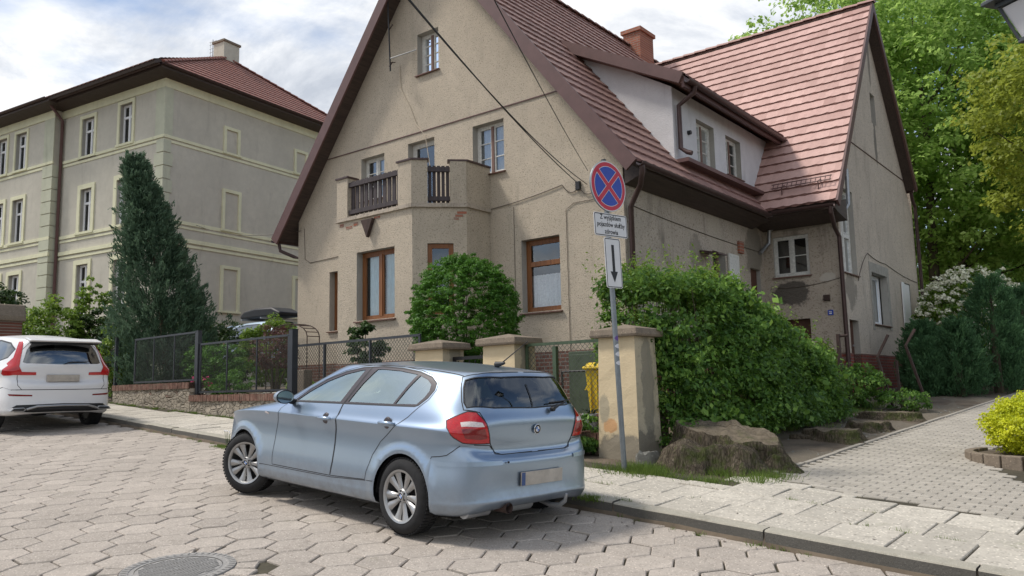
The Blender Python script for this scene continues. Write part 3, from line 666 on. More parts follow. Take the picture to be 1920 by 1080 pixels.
def tiled(name, O, U_, Vv, L, S_, mat, par, rowh=0.32, tw=0.30, amp=0.003, thick=0.042, planes=(), sub=4, seed=1, mat2=None):
    """a roof slope of overlapping tiles: O eave corner, U_ along the eave, Vv up the slope"""
    rng = np.random.default_rng(seed)
    O, U_, Vv = Vector(O), Vector(U_).normalized(), Vector(Vv).normalized(); N_ = U_.cross(Vv).normalized()
    if N_.z < 0: N_ = -N_
    nc = int(L/tw*sub)+1; nr = int(math.ceil(S_/rowh)); V = []; F = []; rn = []; em = []
    O_, U__, V__, N__ = (np.array(q) for q in (O, U_, Vv, N_))
    u = np.linspace(0, L, nc+1); ph = (u/tw) % 1.0
    wave = amp*np.where(ph < 0.5, np.sin(ph*2*np.pi), 0.35*np.sin(ph*2*np.pi))
    scal = 0.035*np.abs(((u/tw) % 1.0)*2-1)
    for r in range(nr):
        shift = 0.5*tw if r % 2 else 0.0
        sc = 0.030*np.sin((u+shift)/tw*2*np.pi)+rng.normal(0, .004, len(u))+np.interp(u, np.linspace(0, L, 9), rng.normal(0, .008, 9))
        v0 = r*rowh+rng.normal(0, .006); v1 = min((r+1)*rowh+0.03, S_)
        b0 = len(V)
        for (vv, hh) in ((v0-0.028-sc*.6, np.full_like(u, 0.004+thick*.04)), (v0+np.maximum(sc, -.012)*.6, thick+wave), (np.full_like(u, v1), 0.004+wave*0.9)):
            P_ = O_[None]+U__[None]*u[:, None]+V__[None]*(vv[:, None] if hasattr(vv, 'shape') else vv)+N__[None]*hh[:, None]
            V.extend(P_.tolist())
        n_ = nc+1; tone = rng.normal(0.5, 0.17, nc//sub+2)+rng.normal(0, .05)+(rng.random(nc//sub+2) < .03)*rng.choice([-.5, .5])
        for k in range(2):
            for i in range(nc):
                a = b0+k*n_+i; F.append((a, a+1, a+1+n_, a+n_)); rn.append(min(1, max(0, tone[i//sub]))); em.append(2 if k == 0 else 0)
    me = bpy.data.meshes.new(name); me.from_pydata(V, [], F); me.materials.append(mat)
    at = me.attributes.new('rnd', 'FLOAT', 'FACE'); at.data.foreach_set('value', np.array(rn, dtype=np.float32))
    o = bpy.data.objects.new(name, me); COL.objects.link(o); o.parent = par
    # a closed under-sheet so the slope has thickness
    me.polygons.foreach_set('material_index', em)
    bm = bmesh.new(); bm.from_mesh(me)
    c = [O-N_*0.01, O+U_*L-N_*0.01, O+U_*L+Vv*S_-N_*0.01, O+Vv*S_-N_*0.01]; lo = [q-N_*0.12 for q in c]
    vs = [bm.verts.new(q) for q in c+lo]
    for f in ((0, 1, 2, 3), (7, 6, 5, 4), (0, 4, 5, 1), (1, 5, 6, 2), (2, 6, 7, 3), (3, 7, 4, 0)):
        ff = bm.faces.new([vs[i] for i in f]); ff.material_index = 1
    me.materials.append(M['soffit']); me.materials.append(M['tile_gap_shade'])
    for co, no in planes: bmesh.ops.bisect_plane(bm, geom=bm.verts[:]+bm.edges[:]+bm.faces[:], plane_co=co, plane_no=no, clear_outer=True)
    bmesh.ops.recalc_face_normals(bm, faces=[f for f in bm.faces if f.material_index == 1])
    bm.to_mesh(me); bm.free(); me.update(); return o
def ridge_caps(name, p0, p1, mat, par, r=0.11, step=0.36):
    p0, p1 = Vector(p0), Vector(p1); d = (p1-p0); L = d.length; d.normalize(); b = MB(); n_ = int(L/step)
    side = d.cross(Vector((0, 0, 1))).normalized(); upv = side.cross(d)
    for k in range(n_):
        q0, q1 = p0+d*(k*L/n_), p0+d*((k+1)*L/n_+0.05); vs = []
        for q, rr, lift in ((q0, r*1.08, 0.012), (q1, r*0.92, 0.0)):
            for i in range(9):
                t = math.pi*(i/8); vs.append(q+side*rr*math.cos(t)+upv*(rr*math.sin(t)*0.8-0.03+lift))
        b.add(vs, [(i, i+1, 10+i, 9+i) for i in range(8)]+[tuple(range(9))[::-1], tuple(range(9, 18))])
    return b.build(name, mat, par, smooth=40)
def gutter(b, p0, p1, r=0.075):
    p0, p1 = Vector(p0), Vector(p1); d = (p1-p0).normalized(); side = d.cross(Vector((0, 0, 1))).normalized(); vs = []
    for q in (p0, p1):
        for rr in (r, r-0.008):
            for i in range(9):
                t = math.pi*(i/8); vs.append(q+side*rr*math.cos(t)-Vector((0, 0, 1))*rr*math.sin(t))
    f = []
    for i in range(8): f += [(i, i+1, 19+i, 18+i), (9+i, 27+i, 28+i, 10+i)]
    f += [tuple(range(0, 9))+tuple(range(17, 8, -1)), tuple(range(18, 27))+tuple(range(35, 26, -1)), (0, 18, 27, 9), (8, 17, 35, 26)]
    b.add(vs, f)

# ---------------------------------------------------------------- the corner house
HX, HY = 2.08, 14.5; HA = -0.6745296
def hz(x, y): return 1.04
HZ = 1.0
H = thing('corner_house', 'beige roughcast gabled house with brown-red tiled roofs, white dormer and balcony, behind the parked hatchback', 'house', (HX, HY, HZ), HA)
OFF = Matrix.Translation((0, 0, -HZ))
def HB(Mx=None): return MB(OFF if Mx is None else OFF @ Mx)
W0, EZ, RZ_, RX = -9.70, 5.95, 12.40, -4.85          # left wall, wall top at eaves, ridge height, ridge x
PZ = 2.40                                               # top of the brick plinth
SL = (RZ_-5.70)/5.33                                    # roof slope
ay = R(0)
# openings (x0,x1,z0,z1)
fo = {'UR': (-3.66, -2.80, 6.20, 7.31), 'UL': (-7.26, -6.44, 6.25, 7.30), 'BD': (-5.64, -4.80, 5.20, 7.34), 'AT': (-5.32, -4.65, 8.90, 9.88), 'NA': (-8.43, -8.12, 3.20, 4.66), 'LR': (-2.40, -1.46, 3.20, 4.66)}
b = HB(); wallgrid(b, FRONT(0, 0), W0, 0.0, PZ, RZ_, list(fo.values()))
front = b.build('front_wall', [M['stucco'], M['reveal']], H, recalc=False)
dn = Vector((SL, 0, 1)).normalized(); dl = Vector((-SL, 0, 1)).normalized()
top_r = (RX, 0, RZ_-0.16-HZ)
clip_obj(front, [(top_r, dn), (top_r, dl)])
b = HB(); b.box(W0-0.03, 0.03, -0.03, 0.6, HZ-0.6, PZ)
b.build('front_plinth', M['brickwall'], H)
# east wall
eo = {'W': (3.68, 4.35, 3.60, 4.62), 'D': (5.75, 6.35, 2.5, 4.45)}
b = HB(); wallgrid(b, EAST(0, 0), 0.0, 6.65, PZ, EZ+0.1, list(eo.values()))
b.build('east_wall', [M['stucco_east'], M['reveal']], H, recalc=False)
b = HB(); b.box(-0.3, 0.03, 0.6, 6.65, HZ-0.6, PZ); b.build('east_plinth', M['brickwall_y'], H)
# west + rear walls
b = HB(); b.add([(W0, 0, HZ-0.5), (W0, 14.25, HZ-0.5), (W0, 14.25, EZ), (W0, 0, EZ)], [(0, 1, 2, 3)]); b.add([(W0, 14.25, HZ-0.5), (0, 14.25, HZ-0.5), (0, 14.25, EZ), (W0, 14.25, EZ)], [(0, 1, 2, 3)])
b.build('rear_wall', M['stucco_dirty'], H)
b = HB(); b.add([(W0, 14.25, EZ), (0, 14.25, EZ), (RX, 14.25, RZ_-0.2)], [(0, 1, 2)]); b.build('rear_gable', M['stucco_dirty'], H)
# wing (sticks out to the east)
WX, WY0, WY1, WRY, WRZ = 1.82, 6.65, 14.25, 10.2, 12.08
so = [(0.24, 1.10, 4.27, 5.25), (0.10, 1.03, 2.52, 3.22)]
b = HB(); wallgrid(b, FRONT(0, 0, WY0), 0.0, WX, PZ-0.02, EZ, so)
b.build('wing_south_wall', [M['stucco_wing'], M['reveal']], H, recalc=False)
wo_ = [(6.80, 7.93, 4.28, 6.35), (9.12, 10.60, 3.17, 4.50), (12.35, 13.20, 3.20, 4.52), (6.98, 7.70, 2.05, 3.16), (10.33, 10.80, 8.75, 9.62)]
b = HB(); wallgrid(b, EAST(0, 0, WX), WY0, WY1, PZ, WRZ, wo_)
wg = b.build('wing_gable_wall', [M['stucco_gable'], M['reveal']], H, recalc=False)
WSL = (WRZ-5.75)/(WRY-5.72); WSN = (WRZ-7.5)/(13.75-WRY)
clip_obj(wg, [((0, WRY, WRZ-0.16-HZ), Vector((0, -WSL, 1)).normalized()), ((0, WRY, WRZ-0.16-HZ), Vector((0, WSN, 1)).normalized())])
b = HB(); b.box(-0.2, WX+0.035, WY0-0.03, WY0+0.4, HZ-0.5, PZ-0.03); b.box(WX-0.4, WX+0.035, WY0+0.4, 6.98, HZ-0.5, PZ-0.03)
b.box(WX-0.4, WX+0.035, 7.70, WY1, HZ-0.5, PZ-0.03)
b.build('wing_plinth', M['brickwall_y'], H)
b = HB(); b.add([(0, WY1, HZ), (WX, WY1, HZ), (WX, WY1, 7.6), (0, WY1, 7.6)], [(0, 1, 2, 3)]); b.build('wing_north_wall', M['stucco_dirty'], H)
# roofs
O_ = lambda x, y, z: (x, y, z-HZ)
sl = math.hypot(5.33, RZ_-5.70)
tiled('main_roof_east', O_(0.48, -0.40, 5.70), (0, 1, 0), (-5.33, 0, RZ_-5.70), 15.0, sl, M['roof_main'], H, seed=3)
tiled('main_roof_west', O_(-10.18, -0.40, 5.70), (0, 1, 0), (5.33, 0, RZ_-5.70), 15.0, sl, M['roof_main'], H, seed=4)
s2 = math.hypot(WRY-5.72, WRZ-5.75); vd = (0, WRY-5.72, WRZ-5.75)
# the wing slope stops on the main roof slope
mp = (O_(RX, 0, RZ_), Vector((-SL, 0, -1)).normalized())
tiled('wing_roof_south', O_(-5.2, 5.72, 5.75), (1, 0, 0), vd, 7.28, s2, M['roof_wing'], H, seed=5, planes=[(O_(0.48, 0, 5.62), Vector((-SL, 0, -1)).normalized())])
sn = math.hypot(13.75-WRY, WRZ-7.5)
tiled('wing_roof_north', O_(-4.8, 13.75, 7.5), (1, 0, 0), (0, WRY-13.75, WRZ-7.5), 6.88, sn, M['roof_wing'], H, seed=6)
ridge_caps('main_ridge', O_(RX, -0.42, RZ_+0.03), O_(RX, 14.6, RZ_+0.03), M['roof_main'], H)
ridge_caps('wing_ridge', O_(-4.7, WRY, WRZ+0.03), O_(2.12, WRY, WRZ+0.03), M['roof_wing'], H)
# barge boards
def barge(b, p0, p1, w=0.24, t=0.05, nrm=(0, -1, 0)):
    p0, p1, nrm = Vector(p0), Vector(p1), Vector(nrm); d = (p1-p0).normalized(); dwn = nrm.cross(d)
    if dwn.z > 0: dwn = -dwn
    up_ = -dwn*0.03
    vs = [p0+up_, p1+up_, p1+dwn*w, p0+dwn*w]; vs += [v+nrm*t for v in vs]
    b.add(vs, [(0, 1, 2, 3), (7, 6, 5, 4), (0, 4, 5, 1), (1, 5, 6, 2), (2, 6, 7, 3), (3, 7, 4, 0)])
b = HB(); barge(b, (0.52, -0.40, 5.66), (RX, -0.40, RZ_+0.02)); barge(b, (-10.22, -0.40, 5.66), (RX, -0.402, RZ_+0.02)); b.build('barge_board', M['verge'], H)
b = HB(); barge(b, (2.08, 5.70, 5.72), (2.08, WRY, WRZ+0.02), nrm=(1, 0, 0), w=0.16); barge(b, (2.08, 13.78, 7.46), (2.082, WRY, WRZ+0.02), nrm=(1, 0, 0), w=0.16); b.build('barge_board', M['verge'], H)
# eaves boxing + gutters
b = HB(); b.prism([(0.02, EZ-0.12), (0.50, 5.66), (0.50, 5.54), (0.30, 5.50), (0.02, 5.40)], 'y', 0.02, 5.95)
b.prism([(WY0-0.02, EZ-0.02), (5.74, 5.70), (5.74, 5.58), (5.95, 5.52), (WY0-0.02, 5.42)], 'x', 0.02, 2.04)
b.build('soffit', M['soffit'], H)
b = HB(); gutter(b, (0.58, -0.40, 5.64), (0.58, 5.60, 5.62)); b.build('gutter', M['gutter'], H, smooth=40); b = HB(); gutter(b, (0.66, 5.62, 5.68), (2.06, 5.62, 5.66)); b.build('gutter', M['gutter'], H, smooth=40)
b = HB(); gutter(b, (-10.26, -0.40, 5.66), (-10.26, 14.3, 5.64)); b.build('gutter', M['gutter'], H, smooth=40); b = HB(); gutter(b, (2.0, 13.83, 7.46), (0.0, 13.83, 7.46)); b.build('gutter', M['gutter'], H, smooth=40)
b = HB()
b.tube([(0.58, -0.30, 5.58), (0.58, -0.30, 5.47), (0.42, -0.10, 5.30), (0.09, 0.10, 4.98), (0.09, 0.10, HZ)], 0.05, 10)
b.build('downpipe', M['gutter'], H, smooth=50)
b = HB(); b.tube([(1.98, 5.62, 5.62), (1.98, 5.62, 5.48), (1.86, 6.2, 5.25), (1.86, 6.52, 5.05), (1.86, 6.56, HZ)], 0.05, 10); b.build('downpipe', M['gutter'], H, smooth=50)
b = HB(); b.tube([(1.93, 13.83, 7.42), (1.93, 13.9, 7.2), (1.93, 14.2, 7.0), (1.93, 14.22, HZ)], 0.05, 10); b.build('downpipe', M['gutter'], H, smooth=50)
b = HB(); b.tube([(-10.26, -0.2, 5.6), (-10.26, -0.15, 5.40), (-9.9, 0.02, 5.22), (-9.76, 0.1, 5.16), (-9.76, 0.1, HZ)], 0.045, 10); b.build('downpipe', M['gutter'], H, smooth=50)
b = HB(); b.tube([(0.05, 6.30, 4.85), (0.10, 6.50, 5.02), (0.18, 6.57, 5.12), (0.20, 6.57, 5.42), (0.32, 6.57, 5.48), (1.75, 6.57, 5.58), (2.0, 6.62, 5.66), (2.02, 6.85, 5.85), (2.02, 6.9, 6.7)], 0.045, 10)
b.build('zinc_pipe', M['zinc'], H, smooth=50)
# windows, front gable
wf = M['whiteframe']
def fwin(k, **kw): o = fo[k]; return window(H, OFF @ FRONT(o[0], o[2]), o[1]-o[0], o[3]-o[2], **kw)
fwin('UR', frame=wf, pane=M['glass_dim'], rows=3, midmat=M['mullion'], curtain=[(0.04, 0.46, 0.04, 0.95, M['lace']), (0.55, 0.96, 0.04, 0.95, M['lace'])])
fwin('UL', frame=wf, pane=M['glass_dim'], rows=3, curtain=[(0.5, 0.95, 0.04, 0.95, M['lace'])])
fwin('AT', frame=wf, pane=M['glass_dim'], rows=4, midmat=M['mullion'])
fwin('BD', frame=wf, pane=M['glass'], cols=1, rows=1, sill=False, fw=0.08)
fwin('NA', frame=M['brownframe'], pane=M['glass'], cols=1, transom=0.9)
fwin('LR', frame=M['brownframe'], pane=M['glass'], cols=1, transom=0.97, fw=0.075, curtain=[(0.06, 0.94, 0.06, 0.52, M['lace'])])
# wing and east windows
def ewin(o, x=0.0, **kw): return window(H, OFF @ EAST(o[0], o[2], x), o[1]-o[0], o[3]-o[2], **kw)
window(H, OFF @ FRONT(so[0][0], so[0][2], WY0), 0.86, 0.98, wf, M['glass_dim'], cols=2, rows=2, depth=0.06)
b = HB(); b.box(so[1][0], so[1][1], WY0+0.16, WY0+0.2, so[1][2], so[1][3]); b.build('cellar_door', M['door'], H)
ewin(wo_[0], WX, frame=wf, pane=M['glass_dim'], cols=2, rows=2, transom=0.95, fw=0.05, depth=0.12)
ewin(wo_[1], WX, frame=M['pvc'], pane=M['glass'], cols=2, fw=0.07, curtain=[(0.05, 0.95, 0.03, 0.97, M['lace'])], depth=0.2)
ewin(wo_[4], WX, frame=wf, pane=M['glass_dim'], cols=1, rows=2, fw=0.04, sill=False)
b = HB(); 
b.M = OFF @ EAST(wo_[2][0], wo_[2][2], WX)
b.box(0.02, 0.83, 0.02, 0.06, 0.02, 1.30); b.box(-0.30, -0.02, -0.05, -0.02, 0.02, 1.30)
b.build('white_shutter', M['pvc'], H, bevel=0.004)
b = HB(); b.M = OFF @ EAST(wo_[3][0], wo_[3][2], WX); b.box(0.0, 0.72, 0.14, 0.18, 0, 1.11)
dd = b.build('side_door', M['door'], H)
b = HB(); b.M = OFF @ EAST(wo_[3][0], wo_[3][2], WX); b.box(0.6, 0.64, 0.10, 0.14, 0.5, 0.54); b.build('handle', M['zinc'], dd)
ewin(eo['W'], frame=M['mullion'], pane=M['glass_dim'], cols=2, rows=1)
b = HB(); b.box(0.015, 0.05, 4.45, 5.0, 3.58, 4.64); b.build('window_shutter', M['whiteframe'], H)
b = HB(); b.M = OFF @ EAST(eo['D'][0], eo['D'][2]); b.box(0, 0.6, 0.1, 0.15, 0, 1.95); b.build('entrance_door', M['door'], H)
b = HB(); b.box(0.0, 0.06, 5.05, 5.30, 4.72, 5.0); b.build('air_vent', M['chimney'], H)
b = HB(); b.prism([(0.0, 4.55), (0.42, 4.45), (0.42, 4.42), (0.0, 4.50)], 'y', 3.05, 3.5); b.build('awning_bracket', M['gutter'], H)
b = HB(); b.box(1.38, 1.52, WY0-0.07, WY0, 3.60, 3.74); b.build('mail_box', M['rust'], H, bevel=0.01)
b = HB(); b.box(1.45, 1.57, WY0-0.02, WY0, 3.26, 3.38); hn = b.build('house_number_plate', M['sign_blue'], H)
b = HB(); b.box(1.475, 1.545, WY0-0.024, WY0-0.02, 3.335, 3.35); b.box(1.48, 1.54, WY0-0.024, WY0-0.02, 3.285, 3.315); b.build('numeral', M['sign_white'], hn)
b = HB(); b.M = OFF @ EAST(8.95, 3.0, WX); 
b.box(0.0, 0.17, -0.012, 0.0, 0.0, 1.75); b.box(0.17, 1.65, -0.012, 0.0, 1.50, 1.75); b.box(1.65, 1.85, -0.012, 0.0, 0.05, 1.75); b.build('window_surround', M['patch'], H)
# string course of the two gables
b = HB(); b.box(-8.62, -1.10, -0.02, 0.0, 7.53, 7.55); b.build('string_course', M['verge'], H); b = HB(); b.box(WX, WX+0.02, 7.95, 13.45, 7.69, 7.71); b.build('string_course', M['verge'], H)
# bay with balcony
bp = [(-6.25, 0), (-6.25, -1.5), (-3.98, -1.5), (-3.21, -0.73), (-3.21, 0)]
b = HB()
wallgrid(b, FRONT(-6.25, 0, -1.5), 0, 2.27, PZ-0.1, 5.35, [(0.60, 1.76, 3.18, 4.63)])
Lc = math.hypot(0.77, 0.77); CH = placeM(-3.98, -1.5, 0, R(45))
wallgrid(b, CH, 0, Lc, PZ-0.1, 5.35, [(0.30, 0.82, 3.20, 4.62)])
wallgrid(b, EAST(-0.73, 0, -3.21), 0, 0.73, PZ-0.1, 5.35, [])
b.add([(-6.25, 0, PZ-0.1), (-6.25, -1.5, PZ-0.1), (-6.25, -1.5, 5.35), (-6.25, 0, 5.35)], [(0, 3, 2, 1)])
b.build('bay_wall', [M['stucco'], M['reveal']], H, recalc=False)
b = HB(); ip = [(-6.28, -0.01), (-6.28, -1.53), (-3.97, -1.53), (-3.18, -0.74), (-3.18, -0.01)]
b.prism(ip, 'z', HZ-0.3, PZ-0.1); b.build('bay_plinth', M['brickwall'], H)
window(H, OFF @ FRONT(-5.65, 3.18, -1.5), 1.16, 1.45, M['brownframe'], M['glass'], cols=2, fw=0.075, midw=0.09, curtain=[(0.1, 0.5, 0.03, 0.97, M['curtain']), (0.55, 0.9, 0.03, 0.97, M['curtain'])])
window(H, OFF @ CH @ FRONT(0.30, 3.20), 0.52, 1.42, M['brownframe'], M['glass'], cols=1, fw=0.065, depth=0.05)
b = HB(); op = [(-6.30, 0), (-6.30, -1.55), (-3.96, -1.55), (-3.16, -0.75), (-3.16, 0)]
b.prism(op, 'z', 5.35, 5.43); bal = b.build('balcony_slab', M['stucco_dirty'], H)
b = HB(); b.box(-6.28, -5.93, -1.53, -1.25, 5.43, 6.30); b.build('balcony_pier', M['stucco'], H)
b = HB(); b.prism([(-4.36, -1.53), (-3.97, -1.53), (-3.74, -1.30), (-3.87, -1.17), (-4.05, -1.35), (-4.36, -1.35)], 'z', 5.43, 6.32); b.build('balcony_pier', M['stucco'], H); b = HB()
b.prism([(-3.42, -0.98), (-3.19, -0.75), (-3.19, -0.0), (-3.36, -0.0), (-3.36, -0.68), (-3.55, -0.86)], 'z', 5.43, 6.30)
bpier = b.build('balcony_pier', M['stucco'], H)
b = HB(); b.box(-6.31, -5.90, -1.56, -1.22, 6.30, 6.335); b.build('pier_coping', M['gutter'], H)
b = HB(); b.prism([(-4.39, -1.56), (-3.96, -1.56), (-3.70, -1.30), (-3.87, -1.13), (-4.06, -1.32), (-4.39, -1.32)], 'z', 6.32, 6.355); b.build('pier_coping', M['gutter'], H); b = HB()
b.prism([(-3.45, -1.02), (-3.16, -0.74), (-3.16, -0.0), (-3.39, -0.0), (-3.39, -0.66), (-3.60, -0.87)], 'z', 6.30, 6.335)
b.build('pier_coping', M['gutter'], H)
rail = None
def railing(Mx, L, n_):
    b = HB(Mx); b.box(0, L, 0.0, 0.06, 0.66, 0.76); b.box(0, L, 0.0, 0.06, 0.06, 0.15)
    for k in range(n_):
        x = L*(k+0.5)/n_; w_ = L/n_*0.36; b.box(x-w_, x+w_, 0.06, 0.085, 0.02, 0.80)
    return b.build('balcony_railing', M['darkwood'], H, bevel=0.004)
railing(FRONT(-5.93, 5.43, -1.50), 1.57, 11)
railing(placeM(-3.74-0.03, -1.30+0.03, 5.43, R(45)), 0.45, 5)
b = HB(); b.prism([(-5.42, 5.28), (-5.06, 5.28), (-5.24, 4.90)], 'y', -1.60, -1.52); b.build('bracket', M['rust'], H)
b = HB()
for (x, z, w_, h_) in ((-6.2, 5.25, .12, .06), (-6.0, 5.18, .2, .05), (-5.75, 5.22, .14, .07), (-5.45, 5.24, .2, .05), (-5.1, 5.27, .18, .05)): b.box(x, x+w_, -1.508, -1.5, z, z+h_)
b.M = OFF @ CH
for (x, z, w_, h_) in ((0.86, 5.16, .16, .05), (0.9, 5.22, .19, .05), (0.83, 5.1, .1, .04)): b.box(x, x+w_, -0.008, 0, z, z+h_)
b.build('exposed_brick', M['chimney'], H)
# dormer
DY0, DY1, DZ0, DZ1 = 2.05, 7.6, 6.25, 7.85
dwin = [(3.13, 4.02, 6.48, 7.44), (4.64, 5.48, 6.52, 7.44)]
b = HB(); wallgrid(b, EAST(0, 0, 0.03), DY0, DY1, DZ0, DZ1, dwin, depth=0.14)
dw = b.build('dormer_wall', [M['white_render'], M['reveal']], H, recalc=False)
clip_obj(dw, [((0, 5.72, 5.79-HZ), Vector((0, -1, 0)).cross(Vector((1, 0, 0))) if False else Vector((0, vd[2], -vd[1])).normalized())])
b = HB(); b.add([(0.03, DY0, DZ0-0.1), (0.03, DY0, DZ1), (-2.45, DY0, 9.36), (-2.45, DY0, 8.9), ], [(0, 1, 2, 3)])
b.build('dormer_cheek', M['white_render'], H)
for o in dwin: ewin(o, 0.03, frame=wf, pane=M['glass_dim'], cols=2, rows=3, depth=0.12, midmat=M['mullion'])
# dormer roof: shed slope with thick edge
dz_s = (9.42-7.86)/(2.55+0.42)
b = HB(); vs = []
for y in (DY0-0.28, 8.9):
    vs += [(0.42, y, 7.90), (-2.75, y, 7.90+3.17*dz_s), (-2.75, y, 7.70+3.17*dz_s), (0.42, y, 7.74)]
b.add(vs, [(0, 4, 5, 1), (1, 5, 6, 2), (2, 6, 7, 3), (3, 7, 4, 0), (0, 1, 2, 3), (7, 6, 5, 4)])
dr = b.build('dormer_roof', M['roof_main'], H)
clip_obj(dr, [((0, 5.72, 5.76-HZ), Vector((0, vd[2], -vd[1])).normalized())])
dt = tiled('dormer_tiles', O_(0.45, DY0-0.26, 7.91), (0, 1, 0), (-2.97, 0, 1.56), 7.0, 3.45, M['roof_main'], H, seed=9, planes=[((0, 5.72, 5.76-HZ), Vector((0, vd[2], -vd[1])).normalized())])
b = HB(); barge(b, (0.46, DY0-0.30, 7.92), (-2.62, DY0-0.30, 7.92+3.08*dz_s), w=0.20); b.box(0.40, 0.46, DY0-0.28, 7.2, 7.66, 7.88)
b.build('dormer_fascia', M['verge'], H)
b = HB(); gutter(b, (0.53, DY0-0.30, 7.80), (0.53, 7.16, 7.78), 0.07); 
b.tube([(0.53, DY0+0.06, 7.76), (0.50, DY0+0.06, 7.62), (0.12, DY0+0.12, 7.45), (0.11, DY0+0.14, 6.55), (0.25, DY0+0.14, 6.44), (0.35, DY0+0.14, 6.40)], 0.05, 10)
b.build('dormer_gutter', M['gutter'], H, smooth=50)
b = HB(); b.box(0.03, 0.33, DY0+0.02, 6.35, 6.22, 6.30); b.build('flashing', M['verge'], H)
b = HB(); b.lathe([(0.0, 0.07), (0.045, 0.07), (0.05, 0.0)], 12, axis='x', c=(0.03, 2.72, 7.02)); b.build('dormer_vent', M['black'], H)
# snow guard on the wing slope
b = HB(); vdn = Vector(vd).normalized(); nn_ = Vector((0, -vd[2], vd[1])).normalized()
def onw(x, s_, h_): q = Vector((0, 5.72, 5.75))+vdn*s_+nn_*h_; return (x, q.y, q.z)
for s_ in (0.55, 0.68): b.tube([onw(0.55, s_, 0.16), onw(1.95, s_, 0.16)], 0.012, 6)
for k in range(13): x = 0.6+k*0.11; b.tube([onw(x, 0.52, 0.16), onw(x, 0.70, 0.16)], 0.01, 5)
for x in (0.8, 1.65): b.tube([onw(x, 0.40, 0.02), onw(x, 0.55, 0.16), onw(x, 0.75, 0.03)], 0.015, 5)
b.build('snow_guard', M['verge'], H)
# chimney
b = HB(); b.box(-5.0, -4.40, 8.85, 9.70, 11.5, 12.80); ch = b.build('chimney', M['chimney'], H)
b = HB(); b.box(-5.06, -4.34, 8.79, 9.76, 12.80, 12.92); b.build('chimney_cap', M['chimney'], ch)
# cables clipped to the facade
b = HB()
def sag(p, q, n_=10, s_=0.03): return [(p[0]+(q[0]-p[0])*i/n_, p[1]+(q[1]-p[1])*i/n_, p[2]+(q[2]-p[2])*i/n_-s_*4*(i/n_)*(1-i/n_)) for i in range(n_+1)]
def WC(*a_, **k_): b_ = HB(); b_.tube(*a_, **k_); b_.build('wall_cable', M['cable_grey'], H)
WC(sag((-3.18, -0.02, 5.42), (-1.35, -0.02, 5.62)), 0.009, 5); WC(sag((-1.35, -0.02, 5.62), (-0.97, -0.02, 5.50), 8, 0.12), 0.009, 5)
WC(sag((-0.95, -0.03, 5.5), (-0.55, -0.02, 5.45), 8, 0.14), 0.009, 5)
WC([(-0.55, -0.02, 5.45), (0.02, -0.02, 5.40)], 0.009, 5)
WC([(-2.57, -0.012, 5.38), (-2.56, -0.012, PZ)], 0.006, 4); WC([(-0.1, -0.012, 5.22), (-1.1, -0.012, 5.22), (-1.28, -0.012, 5.12), (-1.27, -0.012, PZ)], 0.006, 4)
WC([(-9.45, -0.012, 5.9), (-9.4, -0.012, 5.1), (-9.2, -0.012, 4.98), (-7.9, -0.012, 5.02), (-6.27, -0.012, 5.2)], 0.008, 4)
WC(sag((0.012, 0.2, 5.05), (0.012, 6.5, 4.9), 14, 0.05), 0.008, 4)
WC(sag((WX+0.012, 7.9, 4.15), (WX+0.012, 8.9, 4.95), 6, -0.1)+sag((WX+0.012, 8.9, 4.95), (WX+0.012, 10.6, 4.85), 8, 0.05)+sag((WX+0.012, 10.6, 4.85), (WX+0.012, 14.1, 4.66), 8, 0.05), 0.009, 4)
WC(sag((0.3, WY0-0.012, 4.0), (WX, WY0-0.012, 4.12), 8, 0.06), 0.008, 4)
b = HB(); b.tube([(-5.9, -0.02, 9.3), (-5.85, -0.02, 8.7), (-5.55, -0.02, 8.2), (-5.35, -0.02, 7.75), (-5.05, -0.03, 7.4), (-4.9, -0.03, 6.6)], 0.009, 5); b.build('wall_cable', M['cable_white'], H)
b = HB(); b.box(-1.02, -0.92, -0.06, 0, 5.45, 5.62); b.build('cable_box', M['black'], H, bevel=0.008)
# aerial on the gable (stands on a bracket of its own)
HMW = Matrix.Translation((HX, HY, 0)) @ Matrix.Rotation(HA, 4, 'Z')
def hw(x, y, z): return tuple(HMW @ Vector((x, y, z)))
an = thing('tv_aerial', 'thin dark television aerial mast fixed to the gable beside the attic window', 'aerial', hw(-5.85, -0.35, 9.2), HA)
b = MB(); b.tube([(0, 0, -0.15), (-0.12, 0, 2.4)], 0.018, 8); b.build('mast', M['metal_black'], an, smooth=60)
b = MB(); 
for z in (0.05, 0.95): b.tube([(-0.14, 0.1, z-0.02), (0.16, -0.08, z-0.06)], 0.016, 6)
b.tube([(0.0, 0.15, 0.1), (0.1, -0.1, 0.0)], 0.01, 6); b.build('dipole', M['rust'], an)
b = MB(); b.tube([(0, 0, 0.15), (0.52, 0.33, 0.32)], 0.014, 6); b.build('bracket', M['zinc'], an)
